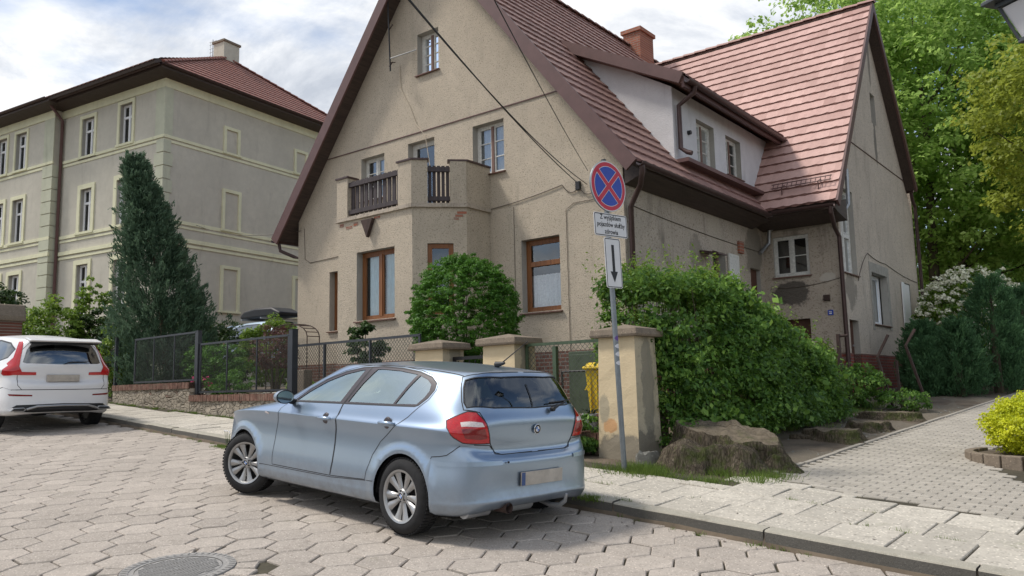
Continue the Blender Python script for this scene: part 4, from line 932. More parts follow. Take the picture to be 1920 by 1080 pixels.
# ---------------------------------------------------------------- gate pillars, walls, fences (kerb frame: local x = a, local y = n)
def KT(name, label, cat, a, n, group=None, z=None):
    x, y, zz = P3(a, n, 0.09); return thing(name, label, cat, (x, y, zz if z is None else z), KANG, group)
def pillar(label, a, n, w, d, top, group='plastered gate pillars with stone caps', dirty=True):
    t = KT('gate_pillar', label, 'pillar', a, n, group); z0 = t.location.z; h = top-0.15-z0
    b = MB(); seg = 14; rnd = random.Random(a)
    # tapering, slightly battered shaft with uneven plaster
    lv = []
    for k in range(seg+1):
        f = k/seg; tp = 0.03*(1-f); lv.append((f*h - (0.2 if k == 0 else 0), tp))
    for s, (c0, c1) in enumerate((((0, 0), (1, 0)), ((1, 0), (1, 1)), ((1, 1), (0, 1)), ((0, 1), (0, 0)))):
        vs = []
        for z, tp in lv:
            for i in range(5):
                u = i/4; x = (c0[0]+(c1[0]-c0[0])*u); y = (c0[1]+(c1[1]-c0[1])*u)
                j = 0.0 if i in (0, 4) else rnd.uniform(-0.004, 0.004)
                X = (x-0.5)*(w+2*tp); Y = (y-0.5)*(d+2*tp)
                if s in (0, 2): Y += j
                else: X += j
                vs.append((X, Y+d/2, z))
        fs = []
        for k in range(seg):
            for i in range(4): fs.append((k*5+i, k*5+i+1, (k+1)*5+i+1, (k+1)*5+i))
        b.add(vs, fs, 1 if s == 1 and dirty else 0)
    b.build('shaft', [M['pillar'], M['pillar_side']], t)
    b = MB(); o = 0.075; x0, x1, y0, y1 = -w/2-o, w/2+o, -o, d+o
    b.add([(x0, y0, h), (x1, y0, h), (x1, y1, h), (x0, y1, h), (x0-0.01, y0-0.01, h+0.03), (x1+0.01, y0-0.01, h+0.03), (x1+0.01, y1+0.01, h+0.03), (x0-0.01, y1+0.01, h+0.03),
           (x0, y0, h+0.10), (x1, y0, h+0.10), (x1, y1, h+0.10), (x0, y1, h+0.10), (0, d/2, h+0.17)],
          [(0, 3, 2, 1)]+[(i, (i+1) % 4, 4+(i+1) % 4, 4+i) for i in range(4)]+[(4+i, 4+(i+1) % 4, 8+(i+1) % 4, 8+i) for i in range(4)]+[(8+i, 8+(i+1) % 4, 12) for i in range(4)])
    b.build('cap', M['cap'], t, bevel=0.008)
    return t
pillar('large peeling cream gate pillar with mossy cap right behind the no-stopping sign', -0.575, 2.0, 0.54, 0.46, 2.47)
pillar('middle cream gate pillar with stone cap at the left end of the green mesh fence', -2.58, 2.0, 0.60, 0.44, 2.47, dirty=True)
pillar('smaller cream gate pillar with stone cap in front of the round bush, left of the other two', -4.04, 2.0, 0.62, 0.44, 2.47, dirty=True)

def wallrun(name, label, a0, a1, n0, n1, ztop, caph=0.13, mat='rubble', group=None, steps=()):
    t = KT(name, label, 'wall', a0, n0, group); z0 = t.location.z; L = a1-a0; b = MB()
    nx = max(2, int(L/0.25)); zs = [-0.35, 0.0, 0.12, 0.25, 0.4, ztop-caph-z0]; zs = sorted(set(z for z in zs if z <= ztop-caph-z0)); rr = random.Random(L)
    for (yy, fl) in ((0, 0), (n1-n0, 1)):
        vs = []
        for z in zs:
            for i in range(nx+1): vs.append((L*i/nx, yy+(rr.uniform(-0.014, 0.014) if 0 < i < nx else 0), z))
        b.add(vs, [(k*(nx+1)+i, k*(nx+1)+i+1, (k+1)*(nx+1)+i+1, (k+1)*(nx+1)+i) for k in range(len(zs)-1) for i in range(nx)])
    zz = ztop-caph-z0
    b.add([(0, 0, -0.35), (0, n1-n0, -0.35), (0, n1-n0, zz), (0, 0, zz)], [(0, 1, 2, 3)]); b.add([(L, 0, -0.35), (L, n1-n0, -0.35), (L, n1-n0, zz), (L, 0, zz)], [(0, 1, 2, 3)])
    b.add([(0, 0, zz), (L, 0, zz), (L, n1-n0, zz), (0, n1-n0, zz)], [(0, 1, 2, 3)])
    b.build('masonry', M[mat], t)
    b = MB(); k = 0; x = 0.0
    while x < L-0.02:
        w = 0.075; dz = rr.uniform(-0.005, 0.005); dy = rr.uniform(-0.006, 0.006)
        b.box(x+0.004, min(x+w-0.004, L), -0.03+dy, n1-n0+0.03+dy, zz+0.002, zz+caph+dz); x += w
    b.box(0.0, L, -0.018, n1-n0+0.018, zz+0.001, zz+caph-0.012, 1)
    b.build('brick_coping', [M['capbrick1'], M['joint']], t)
    return t
M['capbrick1'] = None
def cb1():
    m = NT('coping_brick', 0.9, 0.25); n = m.noise(9, 3, 0.6); c = m.ramp(n, [(0.3, (0.10, 0.058, 0.045)), (0.5, (0.17, 0.09, 0.068)), (0.72, (0.23, 0.15, 0.115))])
    c = m.mix(m.ramp(m.noise(3, 8, 0.75), [(0.5, 0.0), (0.7, 0.7)]), c, (0.15, 0.13, 0.10)); m.color(c); m.bump(m.noise(40, 5), 0.6, 0.01); return m.mat
M['capbrick1'] = cb1()
wallrun('low_wall', 'higher left section of the low rubble wall with brick coping under the anthracite fence', -14.95, -11.10, 1.72, 1.98, 1.98)
wallrun('low_wall', 'lower right section of the low rubble wall with brick coping, stepping down behind the hatchback', -11.08, -7.45, 1.72, 1.98, 1.71)
wallrun('low_wall', 'low brick-capped wall carrying the grey chain-link fence left of the pillars', -7.40, -4.40, 2.02, 2.25, 1.55)
wallrun('low_wall', 'short brick-capped wall under the green mesh fence beside the large pillar', -2.27, -0.86, 2.12, 2.36, 1.13, mat='rubble')

def chainlink(b, L, z0, z1, y=0.0, s=0.075, r=0.0022):
    """crossing wires clipped to the rectangle"""
    H_ = z1-z0; k = -H_
    while k < L:
        for sg in (0, 1):
            xa, xb = k, k+H_; za, zb = z0, z1
            if xa < 0: za = z0-xa; xa = 0
            if xb > L: zb = z1-(xb-L); xb = L
            if xb-xa < 0.01: continue
            p, q = ((xa, za), (xb, zb)) if sg == 0 else ((L-xa, za), (L-xb, zb))
            dx, dz = q[0]-p[0], q[1]-p[1]; l = math.hypot(dx, dz); nx, nz = -dz/l*r, dx/l*r; yy = y+(r if sg else -r)
            b.add([(p[0]+nx, yy-r, p[1]+nz), (p[0]-nx, yy-r, p[1]-nz), (q[0]-nx, yy-r, q[1]-nz), (q[0]+nx, yy-r, q[1]+nz),
                   (p[0], yy+r, p[1]), (q[0], yy+r, q[1])], [(0, 1, 2, 3), (0, 3, 5, 4), (1, 4, 5, 2)])
        k += s
def bars(b, segs, w=0.04, d=0.03):
    for (x0, z0, x1, z1) in segs:
        if abs(x1-x0) > abs(z1-z0): b.box(x0, x1, -d/2, d/2, z0-w/2, z0+w/2)
        else: b.box(x0-w/2, x0+w/2, -d/2, d/2, z0, z1)
def panel(label, a0, a1, n, zb, zt, nmid, thin=True, mesh=True, mat='metal_dark', name='panel_fence', group='anthracite fence panels on the low wall', s=0.05, r=0.0012, base=None):
    t = KT(name, label, 'fence', a0, n, group); z0 = t.location.z; L = a1-a0; b = MB()
    bars(b, [(0, zt-z0, L, zt-z0), (0, zb-z0, L, zb-z0), (0.02, zb-z0, 0.02, zt-z0), (L-0.02, zb-z0, L-0.02, zt-z0)]); b.build('frame', M[mat], t)
    for k in range(nmid):
        x = L*(k+1)/(nmid+1); bb = MB(); bb.box(x-0.012, x+0.012, -0.012, 0.012, zb-z0+0.02, zt-z0-0.02); bb.build('bar', M[mat], t)
    if mesh:
        b = MB(); chainlink(b, L, zb-z0+0.02, zt-z0-0.02, s=s, r=r); b.build('mesh', M['wire'], t, recalc=False)
    return t
panel('dark fence panel with fine mesh before the tall juniper, upper step of the low wall', -14.10, -11.12, 1.85, 2.03, 3.03, 2)
panel('dark fence panel with fine mesh between two thick posts, lower step of the low wall', -10.95, -7.62, 1.85, 1.77, 2.76, 2)
def post(label, a, n, w, zb, zt, mat='metal_dark', name='fence_post', group=None):
    t = KT(name, label, 'post', a, n, group, z=zb); b = MB(); b.box(-w/2, w/2, -w/2, w/2, 0, zt-zb-0.01); b.build('shaft', M[mat], t, bevel=0.005)
    b = MB(); b.box(-w/2-0.006, w/2+0.006, -w/2-0.006, w/2+0.006, zt-zb-0.01, zt-zb); b.build('cap', M[mat], t); return t
post('square dark post where the low wall steps down', -11.02, 1.85, 0.09, 1.72, 3.06)
post('thick dark gate post at the right end of the anthracite panels', -7.50, 1.85, 0.12, 1.10, 2.86)
post('slim dark post beside the white car at the left end of the low wall', -15.15, 1.85, 0.07, 1.45, 3.16)
t = panel('grey chain-link fence with flat top rail between dark post and smaller pillar', -8.0, -4.38, 2.14, 1.60, 2.58, 0, s=0.075, r=0.0034, name='chain_link_fence', group=None)
z0 = t.location.z
for x in (1.05, 2.35): b = MB(); b.box(x-0.02, x+0.02, -0.02, 0.02, 1.55-z0, 2.58-z0); b.build('post', M['metal_dark'], t)
t = panel('green steel mesh fence between middle and large gate pillar', -2.26, -0.86, 2.22, 1.18, 2.31, 0, s=0.075, r=0.003, mat='metal_green', name='mesh_fence', group=None)
z0 = t.location.z; b = MB(); b.box(0.50, 0.56, -0.03, 0.03, 1.16-z0, 2.27-z0); b.build('post', M['metal_green'], t)
# black garden gate between the two left pillars
t = KT('garden_gate', 'low black iron garden gate between the two smaller pillars', 'gate', -3.70, 2.20); z0 = t.location.z; L = 0.80
b = MB(); bars(b, [(0, 2.18-z0, L, 2.18-z0), (0, 1.15-z0, L, 1.15-z0), (0.02, 1.1-z0, 0.02, 2.2-z0), (L-0.02, 1.1-z0, L-0.02, 2.2-z0)], w=0.05); b.build('frame', M['metal_black'], t)
for k in range(6): x = 0.1+k*0.12; b = MB(); b.tube([(x, 0, 1.15-z0), (x, 0, 2.14-z0)], 0.009, 6); b.build('bar', M['metal_black'], t)
b = MB(); b.box(L-0.10, L-0.02, -0.04, 0.04, 1.65-z0, 1.71-z0); b.build('handle', M['zinc'], t)
# yard things seen through the green mesh
def KH_(a, n): return P3(a, n, 0.1)
t = thing('wheelie_bin', 'yellow plastic rubbish bin with lid behind the green mesh fence', 'bin', P3(-1.36, 3.05, 0.25), KANG+R(8))
b = MB(); b.add([(-.22, -.26, 0), (.22, -.26, 0), (.22, .26, 0), (-.22, .26, 0), (-.28, -.32, .88), (.28, -.32, .88), (.28, .36, .88), (-.28, .36, .88)], [(0, 3, 2, 1), (0, 1, 5, 4), (1, 2, 6, 5), (2, 3, 7, 6), (3, 0, 4, 7), (4, 5, 6, 7)])
for k in range(5): b.box(-0.2+k*0.1-0.012, -0.2+k*0.1+0.012, -0.325, -0.25, 0.30, 0.86)
b.build('body', M['yellowbin'], t, bevel=0.02)
b = MB(); b.box(-.31, .31, -.36, .40, .885, .935); b.prism([(-.36, .935), (.40, .935), (.34, .985), (-.28, .985)], 'x', -.27, .27); b.build('lid', M['yellowbin'], t, bevel=0.02)
for sx in (-1, 1): b = MB(); b.lathe([(0, -.03), (.10, -.03), (.10, .03), (0, .03)], 16, axis='x', c=(sx*.24, .30, .10)); b.build('wheel', M['rubber'], t)
t = KT('meter_cabinet', 'dull green metal cabinet with yellow warning stickers behind the mesh fence', 'cabinet', -2.35, 3.3); z0 = t.location.z
b = MB(); b.box(0, 0.62, 0, 0.3, 0.25, 1.28); b.build('body', M['wallgreen'], t, bevel=0.01); b = MB(); b.box(0.03, 0.59, -0.015, 0, 0.3, 1.23); b.build('door', M['wallgreen'], t, bevel=0.005)
b = MB(); b.box(0.36, 0.50, -0.02, -0.015, 0.86, 1.04); b.build('sticker', M['sticker'], t); b = MB(); b.prism([(0.30, .70), (0.52, .70), (0.41, .86)], 'y', -0.021, -0.015); b.build('sticker', M['yellowbin'], t)
t = KT('step_railing', 'thin black handrail standing before the brick plinth', 'railing', -2.2, 2.95); z0 = t.location.z
b = MB(); b.tube([(0, 0, 1.0), (1.5, 0, 1.0)], 0.016, 6); b.tube([(0, 0, 0.22), (1.5, 0, 0.22)], 0.016, 6); b.build('rail', M['metal_black'], t)
for x in (0.0, 0.8, 1.15, 1.5): b = MB(); b.box(x-0.012 if x != 0.8 else x-0.05, x+0.012 if x != 0.8 else x+0.05, -0.012, 0.012, 0, 1.0); b.build('post', M['metal_black'], t)
t = KT('entrance_steps', 'weathered concrete steps behind the mesh fence', 'steps', -2.15, 3.05)
b = MB(); b.box(0, 1.1, 0.0, 0.9, -0.1, 0.38); b.box(0, 1.1, 0.3, 0.9, 0.38, 0.55); b.build('tread', M['cap'], t, bevel=0.01)
for k, (a, mt, lb) in enumerate(((-1.45, 'bag', 'white plant pot wrapped in plastic on the steps behind the mesh fence'), (-1.2, 'pot', 'brown clay pot beside the white one behind the mesh fence'))):
    t = KT('plant_pot', lb, 'pot', a, 2.62, 'pots behind the mesh fence', z=1.13); b = MB(); b.lathe([(0, 0), (.08, 0), (.12, .19), (.135, .19), (.13, .22), (.11, .22), (.10, .17), (0, .17)], 20); b.build('pot', M[mt], t, smooth=40)
    b = MB(); 
    for q in range(9): tt = q*0.7; b.tube([(0, 0, .16), (.06*math.cos(tt), .06*math.sin(tt), .26), (.13*math.cos(tt), .13*math.sin(tt), .28)], [.006, .01, .002], 4)
    b.build('plant', M['leaf_dark'], t)
# rusty bent posts by the path
def pw(a, n, dz=0.0): return P3(a, n, 0.1+dz)
def steelpost(label, base, pts, r=0.028, mat='rust', name='bent_post', cat='post', group='rusty angle-iron posts along the house'):
    t = thing(name, label, cat, base, 0, group); b = MB(); 
    P_ = [Vector(p)-Vector(base) for p in pts]; b.tube(P_, r, 4); b.build('shaft', M[mat], t); return t
# ---------------------------------------------------------------- the green-grey tenement on the left
TX, TY, TA = -13.67, 31.0, -0.537; TZ = 2.0
T = thing('tenement_house', 'grey three-storey tenement with pale green bands, quoins and red hipped roof', 'house', (TX, TY, TZ), TA)
TOFF = Matrix.Translation((0, 0, -TZ))
def TB(Mx=None): return MB(TOFF if Mx is None else TOFF @ Mx)
TOP = 14.35
fw_ = [(-2.92, -2.08, 12.08, 13.78), (-5.60, -4.70, 12.0, 13.68), (-2.95, -2.10, 8.68, 10.58), (-5.50, -4.68, 8.68, 10.55), (-2.98, -2.10, 5.05, 7.25), (-5.55, -4.72, 5.05, 7.28)]
def nudge(o): return o
b = TB(); wallgrid(b, FRONT(0, 0), -7.15, 0, 1.5, TOP, fw_); b.build('front_wall', [M['stucco_grey'], M['reveal']], T, recalc=False)
lw_ = [(-3.05+q, -2.15+q, z0, z1) for q in (0.0, -1.65, -4.9, -6.5, -9.6, -11.2) for (z0, z1) in ((12.02, 13.75), (8.68, 10.65), (5.05, 7.2))]
LB = TOFF @ placeM(-7.15, -0.35, 0, 0)
b = MB(LB); wallgrid(b, Matrix(), -16, 0, 1.5, TOP, lw_); b.add([(0, 0, 1.5), (0, 0.35, 1.5), (0, 0.35, TOP), (0, 0, TOP)], [(0, 1, 2, 3)]); b.build('left_wall', [M['stucco_grey'], M['reveal']], T, recalc=False)
b = TB(); b.add([(0, 0, 1.5), (0, 10.7, 1.5), (0, 10.7, TOP), (0, 0, TOP)], [(0, 1, 2, 3)]); b.add([(0, 10.7, 1.5), (-23, 10.7, 1.5), (-23, 10.7, TOP), (0, 10.7, TOP)], [(0, 1, 2, 3)]); b.add([(-23.1, -.3, 1.5), (-23.1, 10.7, 1.5), (-23.1, 10.7, TOP), (-23.1, -.3, TOP)], [(0, 1, 2, 3)])
b.build('side_wall', M['stucco_grey'], T, recalc=False)
# bands, top frieze, quoins
for z0, z1, d in ((11.90, 12.02, 0.05), (11.74, 11.84, 0.03), (8.52, 8.66, 0.05), (8.36, 8.44, 0.03), (7.80, 7.96, 0.07), (7.62, 7.72, 0.04)):
    b = TB(); b.box(-7.15, d, -d, 0.0, z0, z1); b.box(0.0, d, 0.0, 10.7, z0, z1); b.box(-23.15, -7.15+d, -0.35-d, -0.35, z0, z1); b.build('string_course', M['cream'], T)
b = TB(); b.box(-7.15, 0.04, -0.04, 0.0, 13.98, TOP); b.box(0.0, 0.04, 0.0, 10.7, 13.98, TOP); b.box(-23.15, -7.11, -0.39, -0.35, 13.98, TOP)
b.build('frieze', M['cream'], T)
b = TB()
b.box(-0.55, 0.03, -0.03, 0, 12.02, 13.98); b.box(0, 0.03, 0, 0.35, 12.02, 13.98); c3 = TB()
z = 1.6; k = 0
while z < 11.7:
    w_ = 0.55 if k % 2 else 0.42; b.box(-w_, 0.045, -0.045, 0, z, z+0.50); b.box(0, 0.045, 0, w_*0.7, z, z+0.50); c3.box(-7.15-0.72, -7.10, -0.395, -0.35, z, z+0.50); c3.box(-7.15, -7.105, -0.35, -0.02, z, z+0.50); z += 0.54; k += 1
c3.box(-7.15-0.72, -7.11, -0.385, -0.35, 12.02, 13.98); c3.build('quoin', M['quoin'], T); b.build('quoin', M['quoin'], T)
def surround(b, x0, x1, z0, z1, w=0.14, d=0.05, full=True):
    b.box(x0-w, x0, -d, 0, z0, z1+w); b.box(x1, x1+w, -d, 0, z0, z1+w); b.box(x0, x1, -d, 0, z1, z1+w)
    b.box(x0-w-0.03, x1+w+0.03, -d-0.04, 0, z0-0.10, z0)
for o in fw_: b = TB(); surround(b, *o, w=0.15 if o[2] > 11 else 0.2); b.build('window_surround', M['cream'], T)
for o in lw_:
    bb = MB(LB); surround(bb, *o, w=0.13 if o[2] > 11 else 0.17); bb.build('window_surround', M['cream'], T)
for y0 in (2.85, 6.9):
    for (z0, z1, w_) in ((12.02, 13.15, 0.86), (8.66, 10.40, 0.98), (5.2, 7.1, 1.0)):
        x0, x1 = y0, y0+w_; d = 0.07; w = 0.13; b = TB(); b.M = TOFF @ EAST(0, 0)
        b.box(x0, x0+w, -d, 0, z0, z1); b.box(x1-w, x1, -d, 0, z0, z1); b.box(x0+w, x1-w, -d, 0, z1-w, z1); b.box(x0-0.06, x1+0.06, -d-0.03, 0, z0-0.09, z0); b.build('blind_window', M['cream'], T)
for o in fw_: window(T, TOFF @ FRONT(o[0], o[2]), o[1]-o[0], o[3]-o[2], M['pvc'], M['glass'], cols=2, rows=1, fw=0.06, transom=(o[3]-o[2])*0.68, sill=False, depth=0.14)
for o in lw_[:12]: window(T, LB @ FRONT(o[0], o[2]), o[1]-o[0], o[3]-o[2], M['pvc'], M['glass'], cols=2, rows=1, fw=0.06, transom=(o[3]-o[2])*0.68, sill=False, depth=0.14)
# eaves and hipped roof
b = TB(); e = 0.72
def ring(z, o): return [(-7.15-16.2, -0.35-o, z), (-7.15+o, -0.35-o, z), (-7.15+o, -o, z), (o, -o, z), (o, 10.7+o, z), (-7.15-16.2, 10.7+o, z)]
r0, r1, r2, r3 = ring(TOP-0.02, 0.03), ring(TOP+0.06, e-0.02), ring(TOP+0.24, e), ring(TOP+0.26, 0)
for A_, B_ in ((r0, r1), (r1, r2)): b.add(A_+B_, [(i, (i+1) % 6, 6+(i+1) % 6, 6+i) for i in range(6)])
b.build('eaves', M['soffit'], T)
b = TB(); AP = (-3.0, 5.35, 17.75); z_ = TOP+0.24
hipS = math.hypot(e+3.0, AP[2]-z_)
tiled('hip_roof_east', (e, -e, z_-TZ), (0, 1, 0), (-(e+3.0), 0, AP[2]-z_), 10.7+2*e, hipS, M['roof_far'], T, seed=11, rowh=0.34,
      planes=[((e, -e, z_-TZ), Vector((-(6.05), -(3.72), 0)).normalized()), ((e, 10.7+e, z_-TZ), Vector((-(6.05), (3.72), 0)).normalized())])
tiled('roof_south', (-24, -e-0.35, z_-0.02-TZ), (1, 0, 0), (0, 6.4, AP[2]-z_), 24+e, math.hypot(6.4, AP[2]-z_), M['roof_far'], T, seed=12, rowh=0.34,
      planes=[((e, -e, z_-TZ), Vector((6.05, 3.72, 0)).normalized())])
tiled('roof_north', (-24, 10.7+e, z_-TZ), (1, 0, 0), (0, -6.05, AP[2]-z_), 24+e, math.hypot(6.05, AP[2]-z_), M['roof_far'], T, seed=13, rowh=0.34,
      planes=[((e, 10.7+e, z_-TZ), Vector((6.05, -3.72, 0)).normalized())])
for k, (p, q) in enumerate((((e, -e, z_), AP), ((e, 10.7+e, z_), AP), (AP, (-24, 5.35, AP[2])))):
    ridge_caps('ridge', (p[0], p[1], p[2]-TZ+0.04), (q[0], q[1], q[2]-TZ+0.04), M['roof_far'], T, r=0.12)
b = TB(); b.box(-3.5, -2.75, 5.0, 5.9, 16.8, 18.45); b.build('chimney', M['stucco_grey'], T); b = TB(); b.box(-3.56, -2.69, 4.94, 5.96, 18.45, 18.55); b.build('chimney_cap', M['cap'], T)
b = TB(); b.prism([(1.6, 15.55), (2.5, 16.05), (2.5, 16.5), (1.55, 16.35)], 'x', -3.5, -2.7); b.build('skylight', M['metal_black'], T)
b = TB(); gutter(b, (e+0.06, -e, z_-0.02), (e+0.06, 10.7+e, z_-0.02), 0.08); gutter(b, (-7.1, -e-0.06, z_-0.02), (e, -e-0.06, z_-0.02), 0.08); gutter(b, (-23, -e-0.41, z_-0.02), (-6.5, -e-0.41, z_-0.02), 0.08); b.build('gutter', M['gutter'], T, smooth=40)
b = TB(); b.tube([(-6.9, -0.75, z_), (-6.9, -0.7, z_-0.2), (-6.96, -0.12, 13.85), (-6.96, -0.12, 1.6)], 0.065, 10); b.build('downpipe', M['verge'], T, smooth=50)
MT = Matrix.Translation((TX, TY, 0)) @ Matrix.Rotation(TA, 4, 'Z')
t = thing('roof_aerial', 'television aerial with short rods beside the tenement chimney', 'aerial', tuple(MT @ Vector((-4.0, 5.35, 17.7))), TA)
b = MB(); b.tube([(0, 0, 0), (0, 0, 1.25)], 0.02, 6); b.build('mast', M['zinc'], t)
b = MB()
for z in (0.45, 0.62, 0.8, 1.0, 1.15): b.tube([(-0.25, 0, z), (0.25, 0, z)], 0.012, 5)
for x in (-.16, .16): b.tube([(x, 0, .45), (x, 0, 1.15)], 0.01, 5)
b.build('dipole', M['zinc'], t)
# brick gate pillar by the left edge
x, y = -12.9, 20.5
t = thing('brick_pillar', 'red brick pillar with rounded mossy stone top behind the white car', 'pillar', (x, y, G(x, y)), KANG)
b = MB(); b.box(-0.28, 0.28, -0.28, 0.28, -0.2, 2.12); b.build('shaft', M['brickwall'], t, bevel=0.01)
b = MB(); b.prism([(-0.36, 2.12), (0.36, 2.12), (0.36, 2.25), (0.22, 2.55), (-0.22, 2.55), (-0.36, 2.25)], 'y', -0.34, 0.34); b.build('cap', M['cap'], t, bevel=0.03)
# black wavy railing between the brick pillar and the low wall
t = KT('iron_railing', 'black iron railing with wavy top, partly overgrown, behind the white car', 'railing', -18.4, 2.6); z0 = t.location.z
b = MB(); L = 3.3
for k in range(27):
    x = L*k/26; top = 1.45+0.30*math.sin(x*1.4+1.9); b.tube([(x, 0, 0.1), (x, 0, top)], 0.014, 5); b.tube([(x, 0, top), (x, 0, top+0.09)], [0.022, 0.002], 5)
b.build('bar', M['metal_black'], t)
b = MB()
for z in (0.25, 0.85): b.tube([(0, 0, z), (L, 0, z)], 0.018, 6)
b.tube([(L*k/30, 0, 1.36+0.30*math.sin(L*k/30*1.4+1.9)) for k in range(31)], 0.018, 6); b.build('rail', M['metal_black'], t)
# arched garden trellis beside the house corner
x, y = -5.62, 20.0
t = thing('garden_arch', 'rusty curved garden arch beside the left corner of the gabled house', 'arch', (x, y, G(x, y)), KANG)
b = MB(); 
for yy in (0, 0.35): b.tube([(-0.9, yy, 0), (-0.9, yy, 1.6)]+[(-0.9*math.cos(math.pi*k/10), yy, 1.6+0.35*math.sin(math.pi*k/10)) for k in range(1, 10)]+[(0.9, yy, 1.6), (0.9, yy, 0)], 0.014, 5)
for k in range(11): c_ = math.cos(math.pi*k/10); s_ = math.sin(math.pi*k/10); b.tube([(-0.9*c_, 0, 1.6+0.35*s_), (-0.9*c_, 0.35, 1.6+0.35*s_)], 0.01, 4)
b.build('hoop', M['rust'], t)
# ---------------------------------------------------------------- cars: one smooth body surface S(u,v), cut into panels along feature lines
# control net, rows from sill to roof centre, columns from rear centre round the left side to the front centre; (x forward from rear axle, y left, z up)
XS = [-.80, -.79, -.755, -.66, -.42, 0, .55, 1.10, 1.70, 2.15, 2.66, 3.05, 3.25, 3.36, 3.42, 3.43]
YS = [0, .35, .62, .785, .85, .868, .872, .872, .872, .868, .862, .80, .68, .48, .24, 0]
def lowrow(dr, df, dy, zr, zs, zf, zc=None):
    r = []
    for k in range(16):
        x, y = XS[k], YS[k]
        wr = max(0, 1-k/4.5); wf = max(0, (k-10.5)/4.5)
        x += dr*min(1, wr*1.4)+df*min(1, wf*1.4); y = max(0, y+dy*(1 if 2 <= k <= 13 else 0.6)) if k not in (0, 15) else 0
        z = zs+(zr-zs)*min(1, max(0, (3.6-k)/2.0))+(zf-zs)*min(1, max(0, (k-9.6)/3.4)); r.append([x, y, z])
    return r
NET = [
 lowrow(.10, -.14, -.11, .265, .20, .20), lowrow(.035, -.05, -.03, .275, .215, .22), lowrow(-.022, -.01, -.004, .335, .30, .30), lowrow(-.010, -.01, -.006, .365, .33, .32),
 lowrow(.008, 0, .0, .46, .45, .43), lowrow(.0, 0, -.014, .60, .60, .55), lowrow(.005, -.02, -.020, .665, .70, .64),
 lowrow(.100, -.10, -.016, .70, .81, .68), lowrow(.076, -.25, .006, .82, .885, .735), lowrow(.072, -.27, .005, .86, .897, .745)]
r = lowrow(.062, -.55, -.026, .965, .94, .79)
r[10] = [2.62, .79, .915]; r[11] = [2.82, .68, .875]; r[12] = [2.88, .55, .865]; r[13] = [2.91, .38, .87]; r[14] = [2.92, .2, .88]; r[15] = [2.92, 0, .88]
NET.append(r)
NET.append([[-.70, 0, 1.03], [-.695, .33, 1.03], [-.665, .585, 1.025], [-.575, .715, 1.02], [-.37, .79, 1.02], [0, .815, 1.015], [.5, .825, 1.01], [1.0, .828, 1.0], [1.5, .822, .99], [1.9, .80, .985], [2.05, .755, .99], [2.13, .67, 1.0], [2.19, .55, 1.01], [2.23, .38, 1.015], [2.26, .2, 1.02], [2.26, 0, 1.02]])
NET.append([[-.665, 0, 1.15], [-.66, .31, 1.15], [-.63, .535, 1.145], [-.54, .655, 1.14], [-.35, .72, 1.14], [0, .742, 1.145], [.45, .75, 1.15], [.92, .75, 1.15], [1.35, .745, 1.14], [1.65, .72, 1.14], [1.76, .68, 1.14], [1.82, .60, 1.145], [1.87, .5, 1.15], [1.90, .36, 1.155], [1.92, .2, 1.16], [1.93, 0, 1.16]])
NET.append([[-.595, 0, 1.27], [-.59, .29, 1.27], [-.565, .49, 1.27], [-.48, .59, 1.27], [-.31, .64, 1.275], [0, .66, 1.285], [.42, .67, 1.29], [.85, .668, 1.29], [1.18, .66, 1.285], [1.40, .63, 1.285], [1.49, .59, 1.28], [1.54, .52, 1.285], [1.58, .43, 1.29], [1.61, .3, 1.295], [1.63, .16, 1.3], [1.635, 0, 1.3]])
NET.append([[-.545, 0, 1.36], [-.54, .27, 1.357], [-.51, .44, 1.352], [-.43, .525, 1.35], [-.27, .568, 1.357], [0, .588, 1.375], [.40, .60, 1.39], [.80, .60, 1.392], [1.08, .59, 1.388], [1.24, .56, 1.38], [1.30, .52, 1.375], [1.34, .45, 1.378], [1.37, .37, 1.382], [1.395, .26, 1.39], [1.41, .14, 1.395], [1.415, 0, 1.395]])
def inset(row, t, zc):
    out = []
    for k, (x, y, z) in enumerate(row):
        xc = min(max(x, -.40), 1.15); out.append([x+(xc-x)*t, y*(1-t), z+(zc(xc)-z)*(1-(1-t)**2)])
    return out
zc_ = lambda x: 1.437-0.055*((x-.6)/1.0)**2 if x < .6 else 1.437-0.03*((x-.6)/.55)**2
for t_ in (0.14, 0.42, 0.74, 1.0): NET.append(inset(NET[14], t_, zc_))
NET = np.array(NET)       # rows (v) x cols (u) x 3
